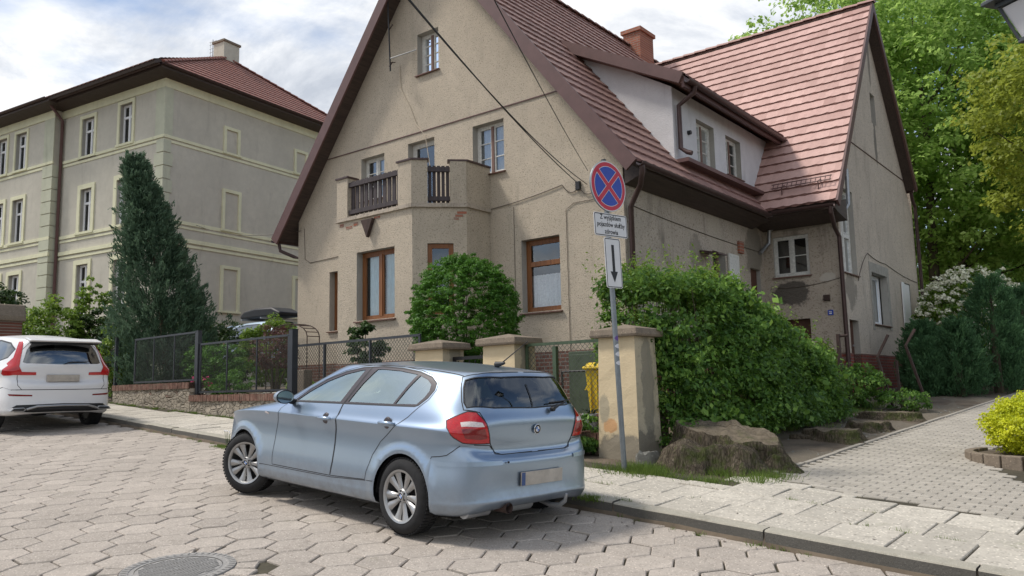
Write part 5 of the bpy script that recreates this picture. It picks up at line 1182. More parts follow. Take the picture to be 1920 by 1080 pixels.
class Surf:
    def __init__(s, net, wheels=(), flare=0.014, wr=0.355, zw=0.316):
        s.net = net; s.wheels = wheels; s.flare = flare; s.wr = wr; s.zw = zw
        m = net[:, 1:3, :].copy()[:, ::-1, :] * [1, -1, 1]; e = net[:, -3:-1, :].copy()[:, ::-1, :] * [1, -1, 1]
        P = np.concatenate([m, net, e], 1)            # mirrored columns beyond the centre line
        lo = 2*P[0:1]-P[1:2]; hi = P[-2:-1]*[1, -1, 1]; s.P = np.concatenate([lo, P, hi, hi], 0)
        s.nu, s.nv = net.shape[1]-1, net.shape[0]-1
    def ev(s, u, v):
        """uniform cubic B-spline / interpolating blend"""
        u = np.clip(np.asarray(u, float), 0, s.nu); v = np.clip(np.asarray(v, float), 0, s.nv)
        iu = np.minimum(u.astype(int), s.nu-1); iv = np.minimum(v.astype(int), s.nv-1); fu, fv = u-iu, v-iv
        def w(t):
            B = np.stack([(1-t)**3/6, (3*t**3-6*t**2+4)/6, (-3*t**3+3*t**2+3*t+1)/6, t**3/6]); C = np.stack([-t/2+t*t-t**3/2, 1-2.5*t*t+1.5*t**3, t/2+2*t*t-1.5*t**3, -t*t/2+t**3/2])
            return 0.75*B+0.25*C
        wu, wv = w(fu), w(fv); out = np.zeros(u.shape+(3,))
        for a in range(4):
            for b in range(4):
                out += (wv[a]*wu[b])[..., None]*s.P[np.minimum(iv+a, s.P.shape[0]-1), iu+b+1]
        for wx in s.wheels:
            d = np.hypot(out[..., 0]-wx, out[..., 2]-s.zw); f = s.flare*np.exp(-((d-s.wr-0.025)/0.045)**2)*(out[..., 1] > 0.5)
            out[..., 1] += f
        return out
    def nrm(s, u, v, e=0.02):
        a = s.ev(np.clip(u+e, 0, s.nu), v)-s.ev(np.clip(u-e, 0, s.nu), v); b = s.ev(u, np.clip(v+e, 0, s.nv))-s.ev(u, np.clip(v-e, 0, s.nv))
        n = np.cross(a, b); n /= np.maximum(np.linalg.norm(n, axis=-1, keepdims=True), 1e-9); return -n if False else n
    def grid(s):
        if not hasattr(s, '_g'):
            uu, vv = np.meshgrid(np.linspace(0, s.nu, 301), np.linspace(0, s.nv, 221), indexing='ij'); s._g = (uu.ravel(), vv.ravel(), s.ev(uu, vv).reshape(-1, 3))
        return s._g
    def inv(s, p, w, ulim=(0, 99), vlim=(0, 99)):
        uu, vv, PP = s.grid(); p = np.array(p, float); w = np.array(w, float)
        ok = (uu >= ulim[0]) & (uu <= ulim[1]) & (vv >= vlim[0]) & (vv <= vlim[1])
        d = ((PP-p)**2*w).sum(1)+np.where(ok, 0, 1e3); i = int(np.argmin(d)); u, v = uu[i], vv[i]; h = 0.06
        for _ in range(6):
            a, b = np.meshgrid(np.linspace(u-h, u+h, 9), np.linspace(v-h, v+h, 9)); a = np.clip(a, max(0, ulim[0]), min(s.nu, ulim[1])); b = np.clip(b, 0, s.nv)
            q = s.ev(a, b); d = ((q-p)**2*w).sum(-1); k = np.unravel_index(np.argmin(d), d.shape); u, v = a[k], b[k]; h *= 0.35
        return u, v
def densify(pts, step, closed=True):
    out = []; n = len(pts)
    for i in range(n if closed else n-1):
        a, b = np.array(pts[i], float), np.array(pts[(i+1) % n], float); m = max(1, int(np.linalg.norm(b-a)/step))
        for k in range(m): out.append(tuple(a+(b-a)*k/m))
    if not closed: out.append(tuple(pts[-1]))
    return out
def smoothpoly(pts, it=2, closed=True):
    for _ in range(it):
        n = len(pts); q = []
        for i in range(n if closed else n-1):
            a, b = np.array(pts[i], float), np.array(pts[(i+1) % n], float); q += [tuple(a*.75+b*.25), tuple(a*.25+b*.75)]
        if not closed: q = [tuple(pts[0])]+q+[tuple(pts[-1])]
        pts = q
    return pts
def inpoly(px, py, poly):
    x, y = np.asarray(px), np.asarray(py); c = np.zeros(x.shape, bool); n = len(poly); j = n-1
    for i in range(n):
        xi, yi = poly[i]; xj, yj = poly[j]
        cond = ((yi > y) != (yj > y)) & (x < (xj-xi)*(y-yi)/((yj-yi) if abs(yj-yi) > 1e-12 else 1e-12)+xi); c ^= cond; j = i
    return c
class CarBody:
    def __init__(s, surf): s.S = surf; s.regs = []; s.lines = []
    def side(s, pts, step=0.05, closed=True, sm=0):
        """feature outline given as (x, z) on the left flank"""
        if sm: pts = smoothpoly(pts, sm, closed)
        return [s.S.inv((x, 0, z), (1, 0.0, 1), (2.6, 12.5), (0.2, 15.2)) for x, z in densify(pts, step, closed)]
    def rear(s, pts, step=0.05, closed=True, sm=0):
        """(y, z) on the tail"""
        if sm: pts = smoothpoly(pts, sm, closed)
        return [((0.0 if abs(y) < 1e-6 else u), v) for y, z in densify(pts, step, closed) for u, v in [s.S.inv((-0.8, y, z), (0.02, 1, 1), (0, 3.6), (0.2, 15.0))]]
    def front(s, pts, step=0.05, closed=True):
        N_ = s.S.nu; return [((N_ if abs(y) < 1e-6 else u), v) for y, z in densify(pts, step, closed) for u, v in [s.S.inv((3.4, y, z), (0.02, 1, 1), (11.0, 15), (0.2, 15.0))]]
    def free(s, pts, step=0.04, closed=True, sm=0):
        if sm: pts = smoothpoly(pts, sm, closed)
        return [s.S.inv(p, (1, 1, 1)) for p in densify(pts, step, closed)]
    def add(s, name, uv, drop=False): s.regs.append((name, uv, drop)); return uv
    def mesh(s, nu=112, nv=72):
        S = s.S; us = np.linspace(0, S.nu, nu+1); vs = np.linspace(0, S.nv, nv+1)
        pts = []; edges = []
        g = [(float(u), float(v)) for u in us for v in vs]
        allp = []
        for nme, uv, dr in s.regs:
            b0 = len(allp); n_ = len(uv); allp += [(min(max(float(u), 0), S.nu), min(max(float(v), 0), S.nv)) for u, v in uv]; edges += [(b0+i, b0+(i+1) % n_) for i in range(n_)]
        A = np.array(allp) if allp else np.zeros((0, 2)); gg = np.array(g)
        keep = np.ones(len(gg), bool)
        for i in range(0, len(A), 400):
            d = np.abs(gg[:, None, :]-A[None, i:i+400, :]); keep &= ~((d[..., 0] < 0.035) & (d[..., 1] < 0.06)).any(1)
        bnd = (gg[:, 0] < 1e-9) | (gg[:, 0] > S.nu-1e-9) | (gg[:, 1] < 1e-9) | (gg[:, 1] > S.nv-1e-9); keep |= bnd
        P_ = [Vector(p) for p in allp]+[Vector(p) for p in gg[keep].tolist()]
        r = delaunay_2d_cdt(P_, edges, [], 0, 1e-5); V = np.array([tuple(v) for v in r[0]]); T_ = np.array([f for f in r[2] if len(f) == 3])
        C = V[T_].mean(1); owner = np.full(len(T_), -1)
        for k, (nme, uv, dr) in enumerate(s.regs):
            m = inpoly(C[:, 0], C[:, 1], [(min(max(u, 0), S.nu), min(max(v, 0), S.nv)) for u, v in uv]); owner[m] = k
        s.V, s.T, s.own = V, T_, owner; s.X = S.ev(V[:, 0], V[:, 1]); s.N = S.nrm(V[:, 0], V[:, 1])
        c = s.N[:, 1].sum(); 
        if (s.N[:, 1]*(s.X[:, 1])).sum() < 0: s.N = -s.N
        return s
    def piece(s, name, which, mats, parent, both=True, mirror=False, off=0.0, thick=0.02, push=None):
        """one panel (region indices) as a mesh; both = left half plus its mirror image; mirror = only the right side"""
        sel = np.isin(s.own, which); T_ = s.T[sel]
        if len(T_) == 0: return None
        idx = np.unique(T_); mp_ = -np.ones(len(s.V), int); mp_[idx] = np.arange(len(idx)); X = s.X[idx]+s.N[idx]*off; T2 = mp_[T_]; Nn = s.N[idx]
        if push is not None: X = push(X, Nn)
        bm = bmesh.new()
        def half(sg):
            vs = [bm.verts.new((x, y*sg, z)) for x, y, z in X]
            for a, b, c in T2:
                try: bm.faces.new((vs[a], vs[b], vs[c]))
                except ValueError: pass
        if both: half(1); half(-1); bmesh.ops.remove_doubles(bm, verts=bm.verts, dist=1e-4)
        else: half(-1 if mirror else 1)
        bmesh.ops.recalc_face_normals(bm, faces=bm.faces)
        tot = sum(f.normal.dot(f.calc_center_median()-Vector((1.2, 0, 0.7))) for f in bm.faces)
        if tot < 0: bmesh.ops.reverse_faces(bm, faces=bm.faces)
        me = bpy.data.meshes.new(name); bm.to_mesh(me); bm.free()
        for m_ in (mats if isinstance(mats, (list, tuple)) else [mats]): me.materials.append(m_)
        me.shade_smooth()
        from mathutils.kdtree import KDTree
        kd = KDTree(len(X))
        for i_, p_ in enumerate(X): kd.insert((p_[0], abs(p_[1]), p_[2]), i_)
        kd.balance(); nn = []
        for v_ in me.vertices:
            _, i_, _ = kd.find((v_.co.x, abs(v_.co.y), v_.co.z)); q = Nn[i_]
            right = mirror or (both and v_.co.y < -1e-4); nn.append((q[0], (-q[1] if right else q[1]) if abs(v_.co.y) > 1e-4 or not both else 0.0, q[2]))
        me.normals_split_custom_set_from_vertices(nn)
        o = bpy.data.objects.new(name, me); COL.objects.link(o); o.parent = parent
        return o
    def ribbon(s, b, uv, w=0.005, lift=0.0012, closed=True, mirror=False, mi=0):
        """thin strip hugging the surface along a feature line"""
        uv = np.array(uv); X = s.S.ev(uv[:, 0], uv[:, 1]); N_ = s.S.nrm(uv[:, 0], uv[:, 1])
        if (N_[:, 1]*X[:, 1]).sum()+(N_[:, 0]*(X[:, 0]-1.2)).sum() < 0: N_ = -N_
        n_ = len(X); vs = []
        for i in range(n_):
            a, c = (X[(i-1) % n_], X[(i+1) % n_]) if closed else (X[max(i-1, 0)], X[min(i+1, n_-1)])
            t = c-a; t /= max(np.linalg.norm(t), 1e-9); sd_ = np.cross(t, N_[i]); sd_ /= max(np.linalg.norm(sd_), 1e-9)
            for q in (-1, 1): p = X[i]+sd_*w*q+N_[i]*lift; vs.append((p[0], -p[1] if mirror else p[1], p[2]))
        m_ = n_ if closed else n_-1
        b.add(vs, [(2*i, 2*((i+1) % n_), 2*((i+1) % n_)+1, 2*i+1) for i in range(m_)], mi)

def wheel(parent, x, y, z, side, Rr=0.316, rim=0.215, wd=0.205, spokes=10, steer=0.0, mats=('rubber', 'alloy'), logo=True, name='wheel'):
    w = bpy.data.objects.new(name, None); COL.objects.link(w); w.parent = parent; w.location = (x, y, z); w.rotation_euler = (0, 0, steer+(0 if side > 0 else math.pi)); w.empty_display_size = .2
    # local +y is outboard
    h = wd/2; b = MB()
    prof = [(rim-0.005, -h+.01), (rim+.02, -h), (Rr-.05, -h+.002), (Rr-.018, -h+.02), (Rr-.003, -h+.045), (Rr, 0), (Rr-.003, h-.045), (Rr-.018, h-.02), (Rr-.05, h-.002), (rim+.02, h), (rim-.005, h-.01)]
    b.lathe(prof, 64, axis='y')
    # tread blocks
    for k in range(60):
        t0 = 2*math.pi*k/60; 
        for (ya, yb, sh) in ((-h+.03, -.012, 0.02), (.012, h-.03, 0.05)):
            vs = []
            for r_ in (Rr-.006, Rr+.004):
                for (dt, yy) in ((0, ya), (.07, ya), (.07, yb), (0, yb)):
                    tt = t0+dt+sh; vs.append((r_*math.cos(tt), yy, r_*math.sin(tt)))
            b.add(vs, [(4, 5, 6, 7), (0, 1, 5, 4), (1, 2, 6, 5), (2, 3, 7, 6), (3, 0, 4, 7)])
    for k in range(60):
        t0 = 2*math.pi*(k+.5)/60; vs = []
        for (r_, yy) in ((Rr-.052, h+.001), (Rr-.02, h-.016), (Rr-.02, h-.010), (Rr-.052, h+.005)): 
            pass
    b.build('tyre', M[mats[0]], w, smooth=45)
    b = MB(); b.lathe([(rim-.004, -h+.01), (rim-.012, 0), (rim-.012, h-.05), (rim-.02, h-.02), (rim-.012, h-.006), (rim+.004, h-.001), (rim+.006, h-.012), (rim-.004, h-.012)], 64, axis='y')
    yo = h-0.018
    for k in range(spokes):
        t = 2*math.pi*(k+(0.09 if k % 2 else -0.09))/spokes; c_, s_ = math.cos(t), math.sin(t); rad = Vector((c_, 0, s_)); tan = Vector((-s_, 0, c_))
        secs = []
        for (rr_, hw_, yy) in ((0.045, .017, yo-.012), (.09, .021, yo-.010), (.15, .030, yo-.004), (rim-.012, .044, yo+.002)):
            p = rad*rr_; secs.append([p-tan*hw_+Vector((0, yy-.014, 0)), p-tan*hw_*.55+Vector((0, yy, 0)), p+tan*hw_*.55+Vector((0, yy, 0)), p+tan*hw_+Vector((0, yy-.014, 0)), p+Vector((0, yy-.03, 0))])
        vs = [v for q in secs for v in q]; fs = []
        for i in range(3):
            for j in range(5): fs.append((i*5+j, i*5+(j+1) % 5, (i+1)*5+(j+1) % 5, (i+1)*5+j))
        b.add(vs, fs)
    b.lathe([(0, yo-.002), (.052, yo-.004), (.062, yo-.016), (.06, yo-.04)], 32, axis='y')
    b.build('rim', M[mats[1]], w, smooth=40)
    b = MB(); b.lathe([(0, .02), (.13, .02), (.13, .0), (0.0, 0)], 32, axis='y')
    for k in range(5): t = 2*math.pi*k/5; b.lathe([(0, yo-.001), (.009, yo-.001), (.009, yo-.01)], 10, axis='y', c=(.045*math.cos(t), 0, .045*math.sin(t)))
    b.lathe([(rim-.02, -h+.03), (0, -h+.03)], 32, axis='y')
    b.build('brake_disc', M['black'], w, smooth=40)
    if logo:
        roundel(w, Matrix.Translation((0, yo+.002, 0)) @ Matrix.Rotation(R(-90), 4, 'X'), .032, 'hub_badge')
    return w
def roundel(parent, Mx, r, name='badge'):
    """round emblem: silver edge, black ring, blue and white quarters; faces local +z"""
    b = MB(Mx); b.lathe([(0, 0), (r, 0), (r, .003), (r*.94, .0045), (r*.90, .0045), (r*.90, .003)], 32, 0)
    b.lathe([(r*.90, .0035), (r*.58, .0035)], 32, 1); b.lathe([(r*.58, .0045), (r*.53, .0045)], 32, 0)
    for q in range(4): b.lathe([(0, .0042), (r*.54, .0042)], 8, 2 if q % 2 else 3, a0=q*math.pi/2, a1=(q+1)*math.pi/2)
    return b.build(name, [M['chrome'], M['sign_black'], M['logo_blue'], M['sign_white']], parent, recalc=False)
def seats(parent, xs, ys=(.36, -.36), z=.42):
    for x in xs:
        for y in ys:
            b = MB(); b.prism([(x-.05, z), (x+.45, z+.05), (x+.45, z+.2), (x+.05, z+.16), (x-.12, z+.62), (x-.24, z+.62), (x-.12, z+.05)], 'y', y-.24, y+.24)
            b.prism([(x-.14, z+.65), (x-.12, z+.83), (x-.21, z+.83), (x-.23, z+.65)], 'y', y-.13, y+.13); b.build('seat', M['seat'], parent, bevel=.03)

def hatch(label, loc, X):
    """compact five-door hatchback"""
    S = Surf(NET, wheels=(0.0, 2.66)); B_ = CarBody(S)
    car = thing('parked_car', label, 'car', M=X)
    circ = lambda cx, r, n_=30, z0=.316: [(cx+r*math.cos(t), z0+r*math.sin(t)) for t in [math.pi*1.22-(math.pi*1.44)*k/n_ for k in range(n_+1)]]
    def archpoly(cx, r):
        pts = [p for p in circ(cx, r)]; pts = [p for p in pts if p[1] > .19]
        return [(pts[0][0], .10)]+pts+[(pts[-1][0], .10)]
    dlo = [(1.80, 1.005), (1.62, 1.125), (1.40, 1.235), (1.15, 1.315), (.90, 1.362), (.62, 1.378), (.34, 1.370), (.08, 1.345), (-.10, 1.305), (-.19, 1.255), (-.205, 1.20), (-.17, 1.13), (-.10, 1.07), (-.06, 1.058), (.4, 1.045), (.95, 1.03), (1.45, 1.015)]
    fdoor = [(1.02, .375), (.99, .50), (.97, .75), (.93, 1.02), (.84, 1.20), (.76, 1.385), (.95, 1.372), (1.18, 1.322), (1.45, 1.225), (1.66, 1.12), (1.86, 1.0), (1.93, .93), (2.0, .70), (2.035, .45), (2.03, .37)]
    rdoor = [(1.01, .375), (.98, .50), (.96, .75), (.92, 1.02), (.83, 1.20), (.75, 1.387), (.60, 1.392), (.34, 1.384), (.08, 1.358), (-.115, 1.318), (-.21, 1.26), (-.225, 1.20), (-.19, 1.12), (-.115, 1.055), (-.03, .97), (.13, .86), (.30, .74), (.40, .62), (.47, .47), (.485, .40)]
    tg = [(0, 1.385), (.28, 1.378), (.455, 1.345), (.53, 1.22), (.60, 1.08), (.605, 1.05), (.565, .95), (.535, .85), (.515, .78), (.46, .715), (.40, .70), (0, .695)]
    tg3 = [(-.56, 0, 1.385), (-.55, .28, 1.378), (-.50, .47, 1.36), (-.415, .585, 1.335), (-.455, .64, 1.26), (-.53, .70, 1.14), (-.575, .715, 1.075), (-.62, .66, 1.062), (-.66, .60, 1.045), (-.70, .565, .95), (-.72, .535, .85), (-.725, .515, .78), (-.72, .46, .715), (-.72, .40, .70), (-.72, 0, .695)]
    def tailpoly(pts): return [(0.0 if (abs(p[1]) < 1e-6) else u, v) for p in densify(pts, .035) for u, v in [B_.S.inv(p, (1, 1, 1), (0, 4.6))]]
    tgu = B_.add('tailgate', tailpoly(tg3))
    bumper = B_.rear([(0, .695), (.40, .70), (.46, .715), (.52, .775), (.60, .778), (.66, .782)], .04, closed=False)
    bside = B_.side([(-.60, .775), (-.555, .735), (-.50, .697), (-.43, .682), (-.345, .672), (-.340, .655)], .03, closed=False)
    bumper_poly = bumper+bside+B_.side([(-.352, .32), (-.352, .20)], .04, closed=False)[0:]+[(3.4, 0.0), (0.0, 0.0)]
    bmp = B_.add('rear_bumper', bumper_poly)
    a_r = B_.add('arch', B_.side(archpoly(0.0, .352), .04), True); a_f = B_.add('arch', B_.side(archpoly(2.66, .352), .04), True)
    lamp = [(-.47, .80, .975), (-.53, .765, 1.015), (-.60, .69, 1.055), (-.645, .625, 1.045), (-.70, .565, .95), (-.72, .535, .85), (-.725, .525, .785), (-.68, .67, .79), (-.62, .745, .80), (-.56, .79, .845), (-.50, .81, .91)]
    lmp = B_.add('tail_lamp', B_.free(lamp, .03))
    B_.add('clear_band', B_.free([(-.585, .745, .955), (-.68, .60, .955), (-.695, .585, .925), (-.60, .745, .92)], .03))
    B_.add('dark_band', B_.free([(-.60, .745, .905), (-.70, .582, .91), (-.72, .555, .83), (-.70, .62, .82), (-.63, .735, .84)], .03))
    dl_ = B_.side(dlo, .04); fd = B_.add('front_door', B_.side(fdoor, .04)); rd = B_.add('rear_door', B_.side(rdoor, .04))
    black = B_.add('window_trim', dl_)
    fw1 = [(1.74, 1.022), (1.60, 1.108), (1.38, 1.215), (1.13, 1.293), (.90, 1.338), (.845, 1.343), (.90, 1.22), (.985, 1.045)]
    rw1 = [(.865, 1.05), (.775, 1.215), (.67, 1.352), (.60, 1.355), (.34, 1.347), (.09, 1.322), (.16, 1.20), (.225, 1.065)]
    rw2 = [(.195, 1.067), (.125, 1.20), (.05, 1.314), (-.06, 1.283), (-.135, 1.242), (-.15, 1.19), (-.125, 1.135), (-.07, 1.078)]
    g1 = B_.add('front_side_window', B_.side(fw1, .04)); g2 = B_.add('rear_side_window', B_.side(rw1, .04)); g3 = B_.add('quarter_window', B_.side(rw2, .04))
    rwn = [(0, 1.325), (.26, 1.32), (.43, 1.292), (.475, 1.24), (.555, 1.09), (.555, 1.072), (.3, 1.062), (0, 1.058)]
    rw3 = [(-.575, 0, 1.328), (-.57, .27, 1.322), (-.52, .45, 1.31), (-.445, .572, 1.288), (-.475, .62, 1.235), (-.54, .675, 1.12), (-.585, .682, 1.085), (-.66, .45, 1.068), (-.69, 0, 1.06)]
    rg = B_.add('rear_window', tailpoly(rw3))
    ws = [(2.16, 0, 1.045), (2.13, .38, 1.04), (2.07, .60, 1.03), (1.98, .70, 1.04), (1.72, .665, 1.16), (1.40, .55, 1.325), (1.35, .45, 1.36), (1.38, .2, 1.372), (1.39, 0, 1.374)]
    wsu = B_.free(ws, .05); wsu[0] = (S.nu, wsu[0][1]); wsu = [(S.nu if S.ev(np.array(u), np.array(v))[1] < 0.004 else u, v) for u, v in wsu]; wsg = B_.add('windscreen', wsu)
    hl = B_.add('headlamp', B_.free([(3.36, .45, .70), (3.18, .70, .72), (2.98, .80, .78), (3.02, .75, .82), (3.22, .55, .79)], .04))
    ind = B_.add('side_indicator', B_.side([(2.20, .875), (2.13, .862), (2.12, .872), (2.18, .89)], .02))
    B_.mesh()
    names = [r_[0] for r_ in B_.regs]; ix = lambda n_: [i for i, q in enumerate(names) if q == n_]
    P_ = M['blue']
    body = B_.piece('body', [-1]+ix('headlampX'), [P_, M['black']], car)
    for nm in ('tailgate',): B_.piece(nm, ix(nm), P_, car, push=None)
    bp_ = B_.piece('rear_bumper', ix('rear_bumper'), P_, car)
    fdL = B_.piece('front_door', ix('front_door'), P_, car, both=False); rdL = B_.piece('rear_door', ix('rear_door'), P_, car, both=False)
    fdR = B_.piece('front_door', ix('front_door'), P_, car, both=False, mirror=True); rdR = B_.piece('rear_door', ix('rear_door'), P_, car, both=False, mirror=True)
    for mr, f_, r_ in ((False, fdL, rdL), (True, fdR, rdR)):
        B_.piece('window_frame', ix('window_trim'), M['satin'], f_, both=False, mirror=mr, off=-.001)
        B_.piece('window', ix('front_side_window'), M['carglass'], f_, both=False, mirror=mr, off=-.006, thick=0)
        B_.piece('window', ix('rear_side_window'), M['carglass'], r_, both=False, mirror=mr, off=-.006, thick=0); B_.piece('window', ix('quarter_window'), M['carglass'], r_, both=False, mirror=mr, off=-.006, thick=0)
        sg = -1 if mr else 1
        for par, hx, hz_ in ((f_, 1.12, .885), (r_, .20, .905)):
            yy = .868; b = MB(); b.tube([(hx+.085, sg*(yy-.01), hz_), (hx+.075, sg*(yy+.028), hz_+.002), (hx+.03, sg*(yy+.042), hz_+.004), (hx-.05, sg*(yy+.042), hz_+.004), (hx-.09, sg*(yy+.028), hz_+.003), (hx-.10, sg*(yy-.01), hz_)], [.010, .014, .017, .018, .016, .010], 10)
            b.build('door_handle', P_, par, smooth=50)
            b = MB(); b.lathe([(0, sg*(yy+.006)), (.045, sg*(yy+.004)), (.055, sg*(yy-.01))], 20, axis='y', c=(hx, 0, hz_)); b.build('handle_recess', M['satin'], par, smooth=40)
    lL = B_.piece('tail_lamp', ix('tail_lamp'), M['redlamp'], car, both=False, off=.004); lR = B_.piece('tail_lamp', ix('tail_lamp'), M['redlamp'], car, both=False, mirror=True, off=.004)
    for mr, l_ in ((False, lL), (True, lR)):
        for nm, mt in (('clear_band', 'clearlamp'), ('dark_band', 'darkred')): B_.piece(nm, ix(nm), M[mt], l_, both=False, mirror=mr, off=.0042)
    B_.piece('rear_window', ix('rear_window'), M['reardark'], car, off=-.005, thick=0); B_.piece('windscreen', ix('windscreen'), M['carglass'], car, off=-.004, thick=0)
    B_.piece('headlamp', ix('headlamp'), M['clearlamp'], car, both=False); B_.piece('headlamp', ix('headlamp'), M['clearlamp'], car, both=False, mirror=True)
    B_.piece('side_indicator', ix('side_indicator'), M['clearlamp'], car, both=False, off=.003); B_.piece('side_indicator', ix('side_indicator'), M['clearlamp'], car, both=False, mirror=True, off=.003)
    # shut lines
    b = MB()
    for mr in (False, True):
        B_.ribbon(b, fd, .0035, mirror=mr); B_.ribbon(b, rd, .0035, mirror=mr); B_.ribbon(b, bumper+bside, .0035, closed=False, mirror=mr); B_.ribbon(b, [q for q in tgu if q[0] > 1e-3], .0045, closed=False, mirror=mr)
        B_.ribbon(b, lmp, .004, lift=.005, mirror=mr); B_.ribbon(b, rg[:-1], .006, closed=False, mirror=mr); B_.ribbon(b, B_.side([(.36, .40), (1.0, .362), (2.31, .352)], .05, closed=False), .003, closed=False, mirror=mr)
        B_.ribbon(b, B_.side([(2.31, .352), (2.31, .25)], .05, closed=False), .003, closed=False, mirror=mr)
        B_.ribbon(b, dl_, .006, mirror=mr)
        B_.ribbon(b, B_.free([(-.42, .575, 1.345), (-.2, .59, 1.375), (.3, .60, 1.405), (.9, .60, 1.41), (1.25, .55, 1.39)], .05, closed=False), .005, closed=False, mirror=mr)
    b.build('shut_lines', M['black'], car, recalc=False)
    # protective strip of the bumper
    for mr in (False, True): b = MB(); B_.ribbon(b, B_.free([(-.40, .87, .628), (-.55, .84, .632), (-.66, .79, .636), (-.75, .64, .64), (-.79, .45, .642)], .04, closed=False), .018, lift=.007, closed=False, mirror=mr); b.build('bumper_strip', P_, bp_, smooth=60)
    b = MB(); b.lathe([(0, .010), (.009, .010), (.009, 0)], 12, axis='x', c=(-.80, .40, .642)); b.build('parking_sensor', M['satin'], bp_)
    # under-body, arch liners, cabin floor
    b = MB(); b.box(.42, 2.22, -.80, .80, .20, .34); b.box(-.62, .42, -.48, .48, .26, .40); b.box(2.22, 3.2, -.48, .48, .22, .40)
    for cx in (0, 2.66):
        for sg in (-1, 1):
            vs = []; n_ = 16
            for yy in (sg*(.835 if cx == 0 else .80), sg*.50):
                for k in range(n_+1): t = math.pi*k/n_; vs.append((cx+.365*math.cos(t), yy, .30+.365*math.sin(t)))
            b.add(vs, [(k, k+1, n_+2+k, n_+1+k) for k in range(n_)]); b.add([(cx-.37, sg*.5, .2), (cx+.37, sg*.5, .2), (cx+.37, sg*.5, .68), (cx-.37, sg*.5, .68)], [(0, 1, 2, 3)])
    b.box(-.62, 1.9, -.70, .70, .40, .44); b.box(1.75, 2.1, -.68, .68, .5, .92); b.box(-.60, -.30, -.60, .60, .40, .93); b.build('underbody', M['black'], car, recalc=False)
    seats(car, (.95,), z=.45); seats(car, (.05,), z=.47)
    b = MB(); b.lathe([(.17, 0), (.185, .012), (.20, 0), (.185, -.012), (.17, 0)], 28, axis='x'); b.box(-.01, .01, -.17, .17, -.015, .015)
    sw = b.build('steering_wheel', M['black'], car, smooth=40); sw.location = (1.52, .36, .90); sw.rotation_euler = (0, R(-25), 0)
    # mirror
    for sg in (1, -1):
        b = MB(); 
        for k in range(9): pass
        rings = [(0, .02), (.03, .062), (.10, .078), (.16, .072), (.20, .035)]
        b.lathe([(.0, -.085), (.5, -.078), (.86, -.045), (1.0, .0), (1.0, .045)], 28, axis='x')
        b.v = [(-x*.9, y*.098, z*.066) for x, y, z in b.v]
        mm = b.build('mirror', P_, fdL if sg > 0 else fdR, smooth=50); mm.location = (1.73, sg*.955, 1.055)
        b = MB(); b.lathe([(0, -.0405), (.92, -.0405), (.97, -.045)], 28, axis='x'); b.v = [(x+.0, y*.092, z*.062) for x, y, z in b.v]; b.build('mirror_glass', M['mirrorglass'], mm)
        b = MB(); b.tube([(0, -sg*.06, -.03), (.03, -sg*.10, -.045), (.04, -sg*.16, -.055)], [.022, .028, .03], 8); b.build('mirror_arm', M['black'], mm, smooth=50)
    # rear wiper, badge, plate, aerial, exhaust, tow eye, reflector
    b = MB(); b.lathe([(0, -.03), (.018, -.03), (.024, 0)], 14, axis='x', c=(-.715, -.22, 1.045)); b.tube([(-.735, -.22, 1.045), (-.725, -.30, 1.075), (-.705, -.42, 1.10)], [.013, .010, .006], 6); b.tube([(-.705, -.20, 1.10), (-.69, -.42, 1.112), (-.665, -.52, 1.115)], .006, 5); b.build('rear_wiper', M['black'], car, smooth=50)
    roundel(car, Matrix.Translation((-.745, 0, .885)) @ Matrix.Rotation(R(-93), 4, 'Y') @ Matrix.Rotation(R(90), 4, 'Z'), .041)
    b = MB(); b.box(-.815, -.803, -.26, .26, .44, .55); pl = b.build('number_plate', M['plate'], car, bevel=.003); b = MB(); b.box(-.8165, -.8152, .215, .258, .443, .547); b.build('plate_band', M['plateblue'], pl)
    b = MB(); b.tube([(-.24, 0, 1.418), (-.34, 0, 1.435)], [.030, .012], 10); b.tube([(-.30, 0, 1.43), (-.62, 0, 1.63)], [.006, .0025], 6); b.build('roof_aerial', M['black'], car, smooth=50)
    b = MB(); b.lathe([(.040, -.02), (.043, -.02), (.043, .12), (.034, .12), (.034, -.02)], 20, axis='x', c=(-.775, .38, .275)); b.build('exhaust_pipe', M['rust'], car, smooth=40)
    b = MB(); b.tube([(-.60, .25, .27), (-.60, -.05, .27)], .075, 12); b.tube([(-.60, .7, .26), (-.60, .45, .26)], .06, 12); b.build('silencer', M['zinc'], car, smooth=50)
    b = MB(); b.tube([(-.60, -.22, .25), (-.72, -.22, .225), (-.82, -.22, .235), (-.88, -.22, .28), (-.895, -.22, .34)], [.022, .022, .02, .018, .012], 10); b.build('tow_hook', M['zinc'], car, smooth=50)
    for (x_, yy, st) in ((0.0, .765, 0), (2.66, .745, R(22)), (0.0, -.765, 0), (2.66, -.745, R(22))):
        wheel(car, x_, yy, .316, 1 if yy > 0 else -1, steer=st)
    return car
